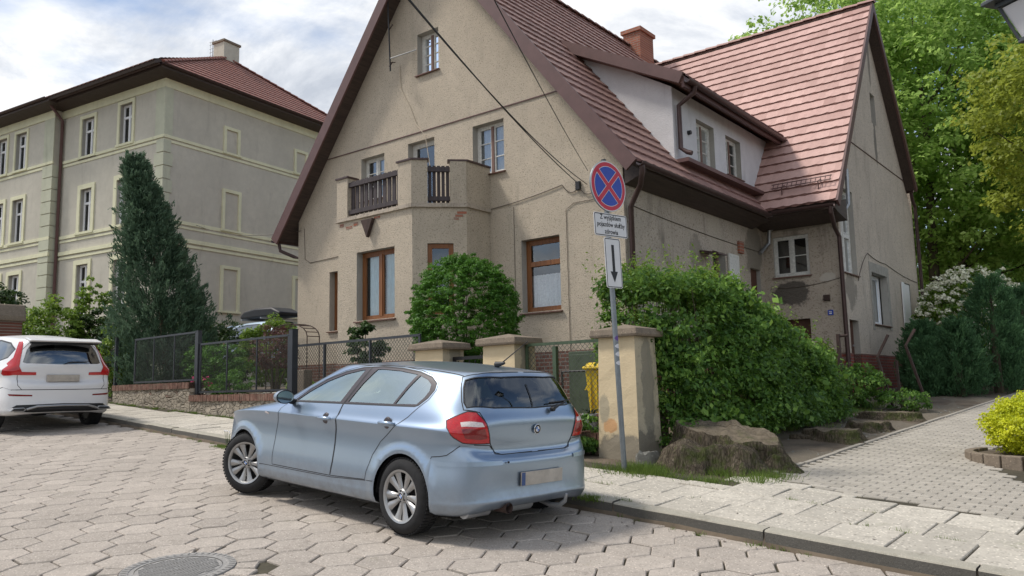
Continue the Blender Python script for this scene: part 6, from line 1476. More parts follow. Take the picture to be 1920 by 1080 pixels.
def suv(label, X, paint, glass, full=True, name='parked_car', cat='car', group=None):
    zi = lambda z: np.interp(z, [0, .2, .316, .60, .885, 1.0, 1.27, 1.437], [0, .27, .37, .78, 1.08, 1.19, 1.54, 1.735])
    N2 = NET.copy(); N2[..., 0] = np.where(NET[..., 0] < 0, NET[..., 0]*1.2, NET[..., 0]*1.077); N2[..., 1] *= 1.09; N2[..., 2] = zi(NET[..., 2])
    N2[11:15, :5, 0] = N2[11:15, :5, 0]*1.0-0.06*np.linspace(0.6, 1, 4)[:, None]*np.linspace(1, .2, 5)[None]
    S = Surf(N2, wheels=(0.0, 2.865), flare=.012, wr=.41, zw=.37); B_ = CarBody(S); car = thing(name, label, cat, M=X, group=group)
    def arch(cx, r=.41, n_=26, z0=.37):
        p = [(cx+r*math.cos(t), z0+r*math.sin(t)) for t in [math.pi*1.22-(math.pi*1.44)*k/n_ for k in range(n_+1)]]; p = [q for q in p if q[1] > .26]; return [(p[0][0], .12)]+p+[(p[-1][0], .12)]
    tgu = B_.add('tailgate', B_.rear([(0, 1.64), (.5, 1.60), (.66, 1.42), (.72, 1.20), (.72, .82), (.66, .745), (0, .745)], .05))
    lowseam = B_.rear([(0, .745), (.66, .745), (.80, .74)], .05, closed=False)+B_.side([(-.62, .78), (-.44, .74), (-.40, .68)], .04, closed=False)
    bmp = B_.add('rear_bumper', lowseam+B_.side([(-.405, .38), (-.405, .28)], .05, closed=False)+[(3.4, 0), (0, 0)])
    B_.add('arch', B_.side(arch(0.0), .05), True); B_.add('arch', B_.side(arch(2.865), .05), True)
    lampv = B_.rear([(.60, 1.60), (.655, 1.60), (.76, 1.30), (.85, 1.20), (.80, 1.00), (.44, 1.00), (.44, 1.05), (.66, 1.055), (.70, 1.15), (.67, 1.30)], .04)
    lmp = B_.add('tail_lamp', lampv)
    lw = B_.add('tail_lamp', B_.free([(-.72, .80, 1.22), (-.55, .90, 1.02), (-.60, .89, .985), (-.80, .80, .99)], .04))
    rg = B_.add('rear_window', B_.rear([(0, 1.575), (.5, 1.555), (.58, 1.44), (.65, 1.22), (.6, 1.205), (0, 1.19)], .05))
    dlo = [(1.95, 1.17), (1.50, 1.45), (1.0, 1.60), (.3, 1.61), (-.25, 1.56), (-.55, 1.45), (-.50, 1.30), (-.28, 1.245), (.5, 1.21)]
    dl_ = B_.add('side_window', B_.side(dlo, .05)); fd = B_.add('front_door', B_.side([(1.10, .42), (1.06, .8), (1.02, 1.18), (1.95, 1.15), (2.12, .9), (2.20, .42)], .05)); rd = B_.add('rear_door', B_.side([(1.08, .42), (1.04, .8), (1.0, 1.18), (-.1, 1.19), (.1, .98), (.42, .75), (.50, .42)], .05))
    ws = [(2.36, 0, 1.235), (2.30, .42, 1.23), (2.2, .66, 1.22), (2.10, .76, 1.23), (1.82, .72, 1.38), (1.52, .61, 1.58), (1.48, .3, 1.63), (1.49, 0, 1.64)]
    wsu = [(S.nu if S.ev(np.array(u), np.array(v))[1] < 0.004 else u, v) for u, v in B_.free(ws, .06)]; B_.add('windscreen', wsu)
    sk = B_.add('diffuser', B_.rear([(0, .50), (.72, .48), (.80, .42), (.74, .36), (.45, .35), (0, .36)], .05))
    for k in range(1): rf = B_.add('reflector', B_.rear([(.50, .655), (.84, .67), (.82, .635), (.50, .63)], .04))
    B_.mesh(84, 60); names = [r_[0] for r_ in B_.regs]; ix = lambda n_: [i for i, q in enumerate(names) if q == n_]; P_ = M[paint]
    B_.piece('body', [-1], P_, car); B_.piece('tailgate', ix('tailgate'), P_, car); bp = B_.piece('rear_bumper', ix('rear_bumper'), P_, car); B_.piece('diffuser', ix('diffuser'), M['black'], car, off=-.01)
    B_.piece('rear_window', ix('rear_window'), M[glass], car, off=-.004, thick=0); B_.piece('windscreen', ix('windscreen'), M['carglass'], car, off=-.004, thick=0)
    for mr in (False, True):
        for nm in ('front_door', 'rear_door'): B_.piece(nm, ix(nm), P_, car, both=False, mirror=mr)
        B_.piece('side_window', ix('side_window'), M[glass], car, both=False, mirror=mr, off=-.004, thick=0)
        B_.piece('tail_lamp', ix('tail_lamp'), M['redlamp'], car, both=False, mirror=mr, off=.006); B_.piece('reflector', ix('reflector'), M['darkred'], car, both=False, mirror=mr, off=.003)
    b = MB()
    for mr in (False, True):
        B_.ribbon(b, fd, .004, mirror=mr); B_.ribbon(b, rd, .004, mirror=mr); B_.ribbon(b, lowseam, .006, closed=False, mirror=mr); B_.ribbon(b, [q for q in tgu if q[0] > 1e-3], .005, closed=False, mirror=mr); B_.ribbon(b, dl_, .012, mirror=mr)
    b.build('shut_lines', M['black'], car, recalc=False)
    # roof spoiler, skid trim, exhausts, plate, rails
    b = MB(); b.prism([(-.98, 1.615), (-.70, 1.665), (-.70, 1.61), (-.94, 1.59)], 'y', -.60, .60); b.build('spoiler', P_, car, bevel=.012)
    b = MB(); b.prism([(-.955, 1.60), (-.80, 1.60), (-.84, 1.55)], 'y', -.57, .57); b.build('spoiler_shade', M['black'], car)
    b = MB(); b.tube([(-.945, .58, .405), (-.975, .42, .455), (-.985, 0, .465), (-.975, -.42, .455), (-.945, -.58, .405)], .022, 8); b.build('skid_trim', M['alloy'], car, smooth=60)
    for sg in (1, -1):
        b = MB(); b.prism([(sg*.58, .40), (sg*.62, .365), (sg*.84, .375), (sg*.80, .43), (sg*.62, .44)], 'x', -.955, -.80); b.build('exhaust_trim', M['alloy'], car, bevel=.01)
        b = MB(); b.prism([(sg*.605, .40), (sg*.635, .38), (sg*.81, .388), (sg*.78, .42), (sg*.63, .425)], 'x', -.958, -.90); b.build('exhaust_pipe', M['black'], car)
        b = MB(); b.lathe([(0, -.09), (.5, -.08), (.9, -.04), (1.0, 0), (1.0, .05)], 20, axis='x'); b.v = [(-x, y*.115, z*.085) for x, y, z in b.v]; mm = b.build('mirror', P_, car, smooth=50); mm.location = (1.95, sg*1.06, 1.24)
    b = MB(); b.box(-.905, -.86, -.27, .27, .885, 1.005); b.build('number_plate', M['plate'], car, bevel=.004)
    b = MB(); b.box(-.902, -.86, -.42, .42, .80, .86); b.build('tailgate_trim', P_, car, bevel=.006)
    b = MB(); b.tube([(-.97, -.02, 1.215), (-.93, -.10, 1.235), (-.88, -.42, 1.245)], [.014, .009, .005], 6); b.build('rear_wiper', M['black'], car)
    b = MB(); b.box(-.70, 2.9, -.80, .80, .30, .42); b.box(-.70, 2.0, -.74, .74, .50, .54); b.box(-.72, -.45, -.70, .70, .50, 1.08)
    for cx in (0, 2.865):
        for sg in (-1, 1):
            vs = []; n_ = 14
            for yy in (sg*.87, sg*.5):
                for k in range(n_+1): t = math.pi*k/n_; vs.append((cx+.42*math.cos(t), yy, .36+.42*math.sin(t)))
            b.add(vs, [(k, k+1, n_+2+k, n_+1+k) for k in range(n_)])
    b.build('underbody', M['black'], car, recalc=False)
    seats(car, (1.05, .1), z=.62)
    for (x_, yy) in ((0, .83), (2.865, .83), (0, -.83), (2.865, -.83)): wheel(car, x_, yy, .37, 1 if yy > 0 else -1, Rr=.37, rim=.25, wd=.235, logo=False)
    return car
def pose(o, th, pt, rl=0.0):
    F_ = Vector((math.cos(th)*math.cos(pt), math.sin(th)*math.cos(pt), math.sin(pt))); L_ = Vector((-math.sin(th), math.cos(th), 0)); U_ = F_.cross(L_)
    L2 = L_*math.cos(rl)+U_*math.sin(rl); U2 = F_.cross(L2)
    return Matrix(((F_.x, L2.x, U2.x, o[0]), (F_.y, L2.y, U2.y, o[1]), (F_.z, L2.z, U2.z, o[2]), (0, 0, 0, 1)))
hatch('ice blue metallic hatchback parked at an angle to the kerb, seen from behind', None, pose((-0.388, 7.505, 0.522), 2.387, 0.057))
suv('white sport utility car with tall red tail lamps, parked at the left edge', pose((-8.83, 15.28, float(G(-8.8, 15.3))), R(138), 0.05), 'white', 'suvglass')
cr_ = suv('pale blue car carrying a black roof box, half hidden behind hedges before the tenement', pose((-8.3, 26.4, 2.28), R(-38), 0.0), 'pale', 'suvglass')
rb = thing('roof_box', 'glossy black roof box on the half-hidden pale car', 'roof box', (-8.3, 26.4, 2.28), R(-38))
b = MB(); prof = [(-.75, .0), (-.8, .12), (-.6, .26), (.0, .33), (.9, .30), (1.35, .12), (1.3, 0)]
b.prism([(x+.3, z+1.84) for x, z in prof], 'y', -.42, .42); b.build('shell', M['metal_black'], rb, bevel=.06, smooth=60)
b = MB(); b.box(-.46, 1.62, -.43, .43, 1.90, 1.915); b.build('seam', M['rubber'], rb)
b = MB()
for x in (-.1, .95): b.box(x-.03, x+.03, -.62, .62, 1.79, 1.835)
b.build('roof_bar', M['zinc'], rb)
# ---------------------------------------------------------------- vegetation
def nrmz(a): return a/np.maximum(np.linalg.norm(a, axis=-1, keepdims=True), 1e-9)
def leaves(name, pts, nrm, size, mat, parent, width=0.55, tilt=0.6, rng=None, svar=0.35, bright=None, droop=0.25):
    """one rhombic folded leaf per point"""
    rng = rng or np.random.default_rng(3); n = len(pts); pts = np.asarray(pts)
    nr = nrmz(np.asarray(nrm)+rng.normal(0, tilt, (n, 3))); t = nrmz(np.cross(nr, rng.normal(0, 1, (n, 3)))); t[:, 2] -= droop; t = nrmz(t); s = nrmz(np.cross(nr, t))
    L = size*(1+rng.uniform(-svar, svar, n))[:, None]; Wd = L*width
    a = pts-t*L*0.5; b = pts+s*Wd*0.5+nr*L*0.06; c = pts+t*L*0.5; d = pts-s*Wd*0.5+nr*L*0.06
    V = np.stack([a, b, c, d], 1).reshape(-1, 3); F = np.arange(4*n).reshape(n, 4)
    r = np.clip(rng.normal(0.45, 0.22, n)+(0 if bright is None else bright), 0, 1)
    return bigmesh(name, V, F, mat, parent, rnd=r)
def unit(rng, n): return nrmz(rng.normal(0, 1, (n, 3)))
def clumps(rng, centers, rad, per, up=0.5):
    """leaves around clump centres; returns points, normals, tone"""
    k = len(centers); c = np.repeat(centers, per, 0); r = np.repeat(rad if hasattr(rad, '__len__') else np.full(k, rad), per)
    d = unit(rng, k*per); d[:, 2] = np.where(d[:, 2] < -0.3, -d[:, 2]*0.7, d[:, 2]); d = nrmz(d)
    rr = r*rng.uniform(0.35, 1.05, k*per)**0.7; p = c+d*rr[:, None]*np.array([1, 1, 0.8]); n = nrmz(d+np.array([0, 0, up])); tone = np.repeat(rng.normal(0, 0.13, k), per)
    return p, n, tone
def ell(rng, k, rad, lo=0.45, zlow=-1.0):
    out = []
    while len(out) < k:
        d = unit(rng, 1)[0]
        if d[2] < zlow: continue
        out.append(d*rng.uniform(lo, 1.0)**0.5*np.array(rad)*(1+rng.normal(0, 0.06)))
    return np.array(out)
def shrub(name, label, cat, loc, rad, size, mat, n=9000, per=60, crad=0.16, seed=1, zc=None, group=None, stem=True, lo=0.55, width=0.55, up=0.5, tall=None, kind='foliage'):
    rng = np.random.default_rng(seed); t = thing(name, label, cat, loc, 0, group); zc = rad[2] if zc is None else zc
    c = ell(rng, max(3, n//per), rad, lo)+np.array([0, 0, zc]); c = c[c[:, 2] > 0.03]; p, nn, tn = clumps(rng, c, rng.uniform(0.6, 1.25, len(c))*crad, per, up)
    out = nrmz(p-np.array([0, 0, zc*0.7])); leaves(kind, p, nrmz(nn+out*0.5), size, M[mat], t, width, rng=rng, bright=tn)
    if stem:
        b = MB(); 
        for k in range(5):
            q = c[rng.integers(len(c))]; b.tube([(q[0]*.05, q[1]*.05, -.1), (q[0]*.4, q[1]*.4, q[2]*.5), tuple(q)], [.03, .018, .006], 6)
        b.build('stem', M['bark'], t, smooth=60)
    return t
def tree(label, loc, H_, cr, cz, crz, mat, n, size, seed, group='trees beyond the house', crad=0.9, per=70, trunk_r=0.22, name='tree', lean=(0, 0), lo=0.35, width=0.75, gap=0.0):
    rng = np.random.default_rng(seed); t = thing(name, label, 'tree', loc, 0, group); b = MB()
    tp = [(0, 0, -0.3), (lean[0]*.2, lean[1]*.2, H_*.25), (lean[0]*.6+.2, lean[1]*.6, H_*.55), (lean[0], lean[1], H_*.85)]
    b.tube(tp, [trunk_r*1.3, trunk_r, trunk_r*.6, trunk_r*.15], 9); b.build('trunk', M['bark'], t, smooth=60)
    c = ell(rng, n//per, (cr, cr, crz), lo); c += np.array([lean[0], lean[1], cz]); 
    w = np.sin(c[:, 0]*1.3+seed)+np.sin(c[:, 1]*1.1+seed*2)+np.sin(c[:, 2]*1.2+seed*3); c = c[w > -1.2+gap]
    b = MB(); 
    for k in range(16):
        q = c[rng.integers(len(c))]; z0 = max(H_*.22, min(H_*.75, q[2]-cr*.6)); f = z0/H_; b.tube([(lean[0]*f, lean[1]*f, z0), ((q[0]+lean[0]*f)*.5, (q[1]+lean[1]*f)*.5, z0+(q[2]-z0)*.35), tuple(q)], [trunk_r*.35, trunk_r*.2, trunk_r*.05], 6)
    b.build('branch', M['bark'], t, smooth=60)
    p, nn, tn = clumps(rng, c, rng.uniform(0.55, 1.3, len(c))*crad, per, 0.7); leaves('crown', p, nn, size, M[mat], t, width, tilt=0.45, rng=rng, bright=tn); return t

# trees behind and beside the house
TR = [(14.9, 36.5, 19, 5.2, 12.5, 6.8), (18.2, 34.5, 19, 4.8, 12.0, 7.0), (21.0, 37.0, 20, 5.4, 12.5, 7.5), (23.6, 33.5, 17, 4.6, 10.2, 7.0), (27.6, 37.5, 20, 5.8, 12.0, 8.0), (18.0, 42.0, 20, 5.6, 13.0, 7.0), (24.5, 43.5, 22, 6.0, 14.0, 8.5)]
LB_ = ['bright maple whose crown shows above the wing ridge', 'leafy maple close beside the far gable verge, its crown reaching the picture top', 'tall bright maple between the gable and the olive tree', 'maple with a visible dark trunk behind the flowering bush', 'big maple at the right edge behind the olive tree', 'farther maple seen through gaps behind the gable', 'farthest tall maple filling the sky gap at the right']
for k, (x, y, h, cr_x, cz, crz) in enumerate(TR):
    tree(LB_[k], (x, y, float(G(x, y))), h, cr_x, cz-.9, crz+.6, 'leaf_maple', 36000 if k < 5 else 20000, 0.215, 20+k, crad=0.72, per=42, gap=(0.0, 0.15, 0.2, 0.0, 0.1, 0.3, 0.5)[k])
tree('olive green tree overhanging from the right edge beside the street lantern', (18.6, 24.5, float(G(18.6, 24.5))), 12, 3.3, 8.0, 3.8, 'leaf_olive', 26000, 0.15, 41, group=None, crad=0.6, per=70, lean=(-0.6, 0))
# far wood behind everything: one mass
rng = np.random.default_rng(77); n_ = 26000; th_ = rng.uniform(0.33, 0.85, n_); Y_ = rng.uniform(50, 56, n_); Z_ = 2+rng.uniform(0, 1, n_)**1.1*(7+2*np.sin(th_*23)+1.5*np.sin(th_*51))
wd = leaves('far_wood', np.stack([th_*Y_, Y_, Z_], 1), np.tile([-.3, -.8, .5], (n_, 1)), 0.7, M['leaf_bush'], None, 0.8, rng=rng); tag(wd, 'far-off mass of green trees closing the view at the right', 'woodland', kind='stuff')
# tall juniper
def column(name, label, loc, H_, prof, mat, n, size, seed, shift=(0, 0), group=None, cat='conifer', width=0.22, upw=1.3, ragged=0.16):
    rng = np.random.default_rng(seed); t = thing(name, label, cat, loc, 0, group)
    b = MB(); b.tube([(0, 0, -.2), (shift[0]*.3, shift[1]*.3, H_*.5), (shift[0]*.9, shift[1]*.9, H_*.95)], [.11, .07, .015], 8); b.build('trunk', M['bark'], t, smooth=60)
    m = n//45; f = rng.uniform(0.0, 1.0, m)**1.0; r = np.interp(f, prof[0], prof[1])*(1+rng.normal(0, ragged, m))*rng.uniform(.5, 1.0, m)**.35; a = rng.uniform(0, 2*np.pi, m)
    c = np.stack([r*np.cos(a)+shift[0]*f**1.5, r*np.sin(a)+shift[1]*f**1.5, f*H_], 1)
    out = np.stack([np.cos(a), np.sin(a), np.full(m, upw)], 1); out = nrmz(out+rng.normal(0, .25, out.shape))
    # sprays: short plumes pointing out and up
    k = 45; cc = np.repeat(c, k, 0); oo = np.repeat(out, k, 0); L = np.repeat(rng.uniform(.22, .45, m), k)*(H_/6)**.3; s = rng.uniform(0, 1, m*k)
    p = cc+oo*(s*L)[:, None]+rng.normal(0, 1, (m*k, 3))*(0.085*(1.15-s))[:, None]*(H_/6)**.3
    d = nrmz(oo+rng.normal(0, .38, oo.shape)); sd_ = nrmz(np.cross(d, rng.normal(0, 1, d.shape))); l_ = size*rng.uniform(.7, 1.3, m*k)[:, None]
    V = np.stack([p-d*l_*.5, p+sd_*l_*width*.5, p+d*l_*.5, p-sd_*l_*width*.5], 1).reshape(-1, 3); F = np.arange(4*m*k).reshape(-1, 4)
    bigmesh('foliage', V, F, M[mat], t, rnd=np.clip(np.repeat(rng.normal(.4, .18, m), k)+rng.normal(0, .1, m*k)+(s-.5)*.3, 0, 1)); return t
column('juniper', 'tall dark blue-green juniper leaning left in front of the tenement', (-8.72, 20.6, float(G(-9, 20.6))), 6.25, ([0, .12, .3, .5, .7, .85, .95, 1], [.80, .95, .98, .70, .46, .24, .10, .02]), 'needle', 78000, 0.12, 51, shift=(-1.2, .1), ragged=.26)
for k, (x, y, h, r_, lb) in enumerate(((9.35, 18.45, 1.15, .30, 'small dark conifer nearest the house corner'), (10.05, 18.35, 1.6, .46, 'bushy dark conifer, third from the house corner along the path'), (11.25, 18.9, 2.65, .62, 'tallest blue-green conifer beside the path'), (12.45, 19.7, 2.35, .65, 'broad dark conifer at the right edge of the picture'), (9.9, 19.6, 1.6, .5, 'dark conifer standing behind the bushy one'), (13.6, 20.9, 2.5, .7, 'farthest conifer along the path'))):
    column('conifer', lb, (x, y, float(G(x, y))+.1), h, ([0, .15, .5, .8, 1], [r_*.8, r_, r_*.9, r_*.55, .06]), 'thuja', 20000, 0.085, 60+k, group='dark conifers along the path')
# flowering white bush
t = shrub('flowering_bush', 'bush covered in white blossom behind the dark conifers at the house corner', 'bush', (12.9, 22.6, float(G(12.9, 22.6))), (1.5, 1.2, 1.75), .10, 'leaf_light', 16000, 50, .25, 71, zc=1.45)
rng = np.random.default_rng(72); c = ell(rng, 1100, (1.57, 1.28, 1.83), .85)+np.array([0, 0, 1.48]); p, nn, tn = clumps(rng, c, .085, 18, .8); leaves('blossom', p, nn, .065, M['blossom'], t, .9, rng=rng)
# round clipped bush by the bay
shrub('round_bush', 'dense rounded green bush in front of the bay window', 'bush', (-.80, 13.5, float(G(-.8, 13.5))+.1), (.88, .86, 1.02), .038, 'leaf_bush', 100000, 60, .075, 81, zc=1.80, lo=.86, width=.5)
# big hedge beside the house
rng = np.random.default_rng(91); m = 1500; hn = rng.uniform(2.55, 7.9, m); top = np.interp(hn, [2.5, 3.5, 4.6, 5.6, 6.6, 8, 9.2, 10], [2.05, 2.2, 2.10, 1.72, 1.20, .80, .60, .4])+rng.normal(0, .10, m)
side = rng.uniform(0, 1, m); ha = np.where(side < .55, rng.normal(.02, .12, m), rng.uniform(-1.30, .1, m)); hz_ = np.where(side < .55, rng.uniform(.05, 1, m)*top, np.where(side < .85, top, rng.uniform(.2, 1, m)*top)); ha = np.where(side > .85, np.where(hn < 4, rng.uniform(-1.30, .0, m), -1.25), ha); hn = np.where((side > .85) & (hn < 4), 2.62, hn)
ha = np.interp(hn, [2.5, 4, 6, 10], [-.15, .12, .1, -.2])+ha-.02-np.clip(hz_/2.2, 0, 1.2)**1.5*.36
ha = np.where(hn < 4.2, np.maximum(ha, -1.12), ha)
hx, hy = P2(ha, hn); base = P3(-.7, 6.0, .1); hc = np.stack([hx, hy, G(hx, hy)+.1+hz_], 1)-np.array(base)
hgap = np.sin(hc[:, 0]*3.7+hc[:, 2]*2.3)+np.sin(hc[:, 1]*4.1-hc[:, 2]*3.1)+np.sin(hc[:, 2]*5.0+hc[:, 0]*2.0); kp = (hgap > -1.25) | (rng.random(m) < .35); hc, side = hc[kp], side[kp]; m = len(hc)
t = thing('hedge', 'tall overgrown hedge of mixed shrubs between the large pillar and the path', 'hedge', base, 0)
p, nn, tn = clumps(rng, hc, rng.uniform(.07, .30, m), 66, .5); out = np.array([KD[0], KD[1]*1.0, .3]); tn = tn+np.repeat(np.where(side > .55, .12, 0.0), 66)  # brighter tone mainly on the top: backlight painted into the leaf colour
leaves('foliage', p, nrmz(nn+out*.5), .062, M['leaf_hedge'], t, .55, rng=rng, bright=tn, svar=.6)
m2 = 110; q = hc[rng.integers(0, m, m2)]; q = q[q[:, 2] > .2+hc[:, 2].min()]; p = np.repeat(q, 9, 0)+rng.normal(0, .09, (len(q)*9, 3))+np.array([.10, -.09, .05]); leaves('foliage', p, np.tile([.4, -.5, .7], (len(p), 1)), .105, M['leaf_hedge'], t, .8, rng=rng, bright=.25)
tips = hc[(side > .55) & (side < .9)]; p = np.repeat(tips, 22, 0); s_ = rng.uniform(0, 1, len(p)); dd_ = np.repeat(nrmz(rng.normal(0, .35, (len(tips), 3))+[0, 0, 1]), 22, 0); p = p+dd_*(s_*np.repeat(rng.uniform(.15, .62, len(tips)), 22))[:, None]+rng.normal(0, .024, (len(p), 3)); leaves('foliage', p, nrmz(dd_+[0, 0, .2]), .05, M['leaf_light'], t, .5, rng=rng, bright=.02)
b = MB()
for k in range(110):
    n0 = rng.uniform(2.7, 9.5); a0 = rng.uniform(-1.3, -.25); x0, y0 = P2(a0, n0); x1, y1 = P2(a0+rng.uniform(-.4, .45), n0+rng.uniform(-.5, .5)); z0 = float(G(x0, y0)); h_ = float(np.interp(n0, [2.5, 4.6, 6.6, 10], [2.2, 2.2, 1.6, .5]))
    b.tube([(x0-base[0], y0-base[1], z0-base[2]), ((x0+x1)/2-base[0], (y0+y1)/2-base[1], z0+h_*.5-base[2]), (x1-base[0], y1-base[1], z0+h_-base[2])], [.016, .011, .004], 5)
b.build('stem', M['bark'], t, smooth=60)
# sumac-like spray above the green fence
t = shrub('feathery_shrub', 'feathery light green shrub rising behind the green mesh fence', 'shrub', P3(-1.25, 3.4, .1), (.42, .35, .9), .06, 'leaf_light', 2600, 40, .16, 95, zc=1.1, width=.3)
# golden shrub in its kerbed bed
gx, gy = 6.32, 9.45
t = shrub('golden_shrub', 'bright yellow-green shrub in a kerbed bed at the right edge', 'shrub', (gx, gy, float(G(gx, gy))+.14), (.78, .72, .40), .036, 'leaf_yellow', 42000, 45, .085, 101, zc=.36, lo=.8, stem=True, up=.9)
tk = thing('planter_kerb', 'low curved stone kerb around the yellow shrub bed', 'planter', (gx, gy, float(G(gx, gy))+.1), 0)
for k in range(13):
    a0, a1 = R(118+k*14), R(118+(k+1)*14-1.2); b = MB(); vs = []
    for (r_, z_) in ((1.02, -.1), (1.02, .13), (.92, .13), (.92, -.1)):
        for a_ in (a0, a1): vs.append((r_*1.02*math.cos(a_), r_*.95*math.sin(a_), z_))
    b.add(vs, [(0, 1, 3, 2), (2, 3, 5, 4), (4, 5, 7, 6), (0, 2, 4, 6), (1, 7, 5, 3)]); b.build('kerbstone', M['cap'], tk, bevel=.012)
b = MB(); b.lathe([(0, .10), (.93, .09)], 24); b.build('soil', M['soil'], tk)
# left side garden and hedges
L_ = [
 ('shrub', 'light green leafy shrub between brick pillar and railing', (-12.75, 22.3), (.95, .7, 1.2), 'leaf_light', 1.5, 8000, .10, .2),
 ('shrub', 'tall light green shrub with upright shoots behind the black railing', (-12.0, 23.0), (.6, .5, 1.45), 'leaf_light', 1.8, 5500, .09, .17),
 ('ivy_hedge', 'dark glossy hedge grown through the black railing', (-11.45, 22.6), (1.1, .6, .95), 'leaf_dark', 1.5, 9000, .08, .16),
 ('shrub', 'yellow-green shrub at the foot of the juniper, left side', (-10.15, 20.6), (.42, .5, .95), 'leaf_light', .95, 5000, .07, .14),
 ('shrub', 'leafy plant behind the upper mesh panel, right of the juniper foot', (-8.0, 20.4), (.5, .5, .8), 'leaf_hedge', .8, 4500, .07, .14),
 ('hedge', 'dark hedge before the half-hidden pale car', (-9.2, 24.6), (1.5, .6, 1.05), 'leaf_dark', 1.1, 14000, .09, .2),
 ('hedge', 'light green hedge beside the gabled house, under the roof box', (-7.0, 23.6), (1.0, .5, 1.0), 'leaf_light', 1.15, 9000, .09, .2),
 ('hedge', 'dark green hedge filling the gap behind the juniper', (-10.9, 25.3), (1.2, .5, 1.3), 'leaf_dark', 1.2, 9000, .1, .2),
 ('barberry', 'reddish barberry shrub behind the lower mesh panel', (-5.6, 19.0), (.55, .45, .55), 'leaf_red', 1.25, 4200, .05, .15),
 ('low_juniper', 'spreading dark green shrub behind the lower mesh panel', (-7.15, 19.5), (.8, .5, .5), 'leaf_bush', .85, 7500, .06, .14),
 ('box_bush', 'small rounded green bush close behind the lower mesh panel', (-6.05, 17.4), (.42, .35, .36), 'leaf_bush', .45, 5000, .045, .09),
 ('shrub', 'grey-green shrub behind the chain-link fence', (-2.75, 15.2), (.36, .3, .42), 'leaf_dark', 1.35, 1700, .09, .12),
 ('shrub', 'yellowish perennial near the thick dark gate post', (-4.25, 16.6), (.45, .3, .28), 'leaf_light', .35, 2600, .07, .12),
 ('shrub', 'dark bushy tree top at the far left edge', (-15.6, 23.8), (1.2, .8, .9), 'leaf_dark', 2.4, 5500, .11, .22),
 ('shrub', 'low green ground shrub by the bent posts', (6.55, 15.6), (.55, .45, .42), 'leaf_hedge', .42, 5500, .06, .13),
 ('shrub', 'bright shrub at the far end of the hedge against the wing corner', (5.95, 15.9), (.42, .4, .55), 'leaf_light', .75, 5000, .055, .13),
 ('shrub', 'ragged green weed patch between the stumps and posts', (7.3, 15.2), (.5, .35, .2), 'leaf_hedge', .2, 2600, .05, .1),
 ('fern', 'feathery weed clump at the foot of the large pillar, left side', P2(-1.15, 1.95), (.30, .22, .26), 'leaf_hedge', .25, 2600, .06, .09),
]
for k, (nm, lb, (x, y), rad, mt, zc, n_, sz, cr_) in enumerate(L_):
    shrub(nm, lb, nm.replace('_', ' '), (float(x), float(y), float(G(x, y))+.08), rad, sz, mt, n_, 45, cr_, 200+k, zc=zc, lo=.45)
t = shrub('flowering_plant', 'pink flowering plant by the step of the low wall', 'flower', (-7.05, 18.3, float(G(-7, 18.3))+.25), (.22, .2, .2), .05, 'leaf_hedge', 900, 30, .08, 301, zc=.3)
rng = np.random.default_rng(5); c = ell(rng, 40, (.24, .22, .22), .8)+[0, 0, .33]; p, nn, tn = clumps(rng, c, .04, 10, .8); leaves('blossom', p, nn, .04, M['pinkflower'], t, .9, rng=rng)
# grass tufts
def tufts(label, spots, h, seed, per=60, spread=.12, mat='grass', name='grass'):
    rng = np.random.default_rng(seed); V = []
    for (x, y, s_, dz) in spots:
        n = int(per*s_); r = np.abs(rng.normal(0, spread*s_**.5, n)); a = rng.uniform(0, 6.283, n); px, py = x+r*np.cos(a), y+r*np.sin(a); z = G(px, py)+dz
        d = np.stack([np.cos(a)*rng.uniform(.1, .8, n), np.sin(a)*rng.uniform(.1, .8, n), np.ones(n)], 1)+rng.normal(0, .15, (n, 3)); d = nrmz(d); l_ = h*rng.uniform(.4, 1.2, n)[:, None]; sd_ = nrmz(np.cross(d, rng.normal(0, 1, d.shape)))*.0035
        b = np.stack([px, py, z], 1); V.append(np.stack([b-sd_, b+sd_, b+d*l_+sd_*.2, b+d*l_-sd_*.2], 1).reshape(-1, 3))
    V = np.concatenate(V); F = np.arange(len(V)).reshape(-1, 4); o = bigmesh(name, V, F, M[mat], rnd=rng.uniform(0.2, 1, len(F))); return tag(o, label, 'grass', kind='stuff')
rr = random.Random(4); sp_ = []
for k in range(22): a = rr.uniform(-.5, 1.2); n = 1.24+abs(rr.gauss(0, .06)); sp_.append((*P2(a, n), rr.uniform(.3, .9), .09))
for k in range(26): a = rr.gauss(.12, .10); n = 1.28+abs(rr.gauss(0, .12)); sp_.append((*P2(a, n), rr.uniform(1.0, 2.2), .09))
for k in range(24): a = rr.uniform(.8, 1.5); n = 1.6+rr.uniform(-.15, .4); sp_.append((*P2(a, n), rr.uniform(.5, 1.3), .1))
tufts('green grass growing around the sign foot, rock and tree stump', sp_, .10, 11, 70)
sp_ = []
for k in range(70): a = rr.uniform(-15, -6); n = 1.64-abs(rr.gauss(0, .09)); sp_.append((*P2(a, n), rr.uniform(.2, .8), .11))
for k in range(26): a = -6.3+rr.gauss(0, .28); n = -.06-abs(rr.gauss(0, .05)); sp_.append((*P2(a, n), rr.uniform(.5, 1.5), -.01))
for k in range(50): a = rr.uniform(-10, 3); n = float(kerbn(a))-.01-abs(rr.gauss(0, .02)); sp_.append((*P2(a, n), rr.uniform(.15, .5), -.01))
for k in range(12): a = rr.gauss(.52, .05); n = float(kerbn(a))+.02; sp_.append((*P2(a, n), 1.0, .1))
for q in range(22):
    a = rr.uniform(-1, 6); n = float(kerbn(a))+.15+.505*rr.choice([0, 1, 1, 2, 2])
    for k in range(rr.randint(2, 7)): sp_.append((*P2(a+rr.gauss(0, .07), n+rr.gauss(0, .004)), rr.uniform(.05, .25), .100))
tufts('small weeds and moss tufts in kerb joints and along the low wall', sp_, .045, 12, 55, .05, name='weeds')
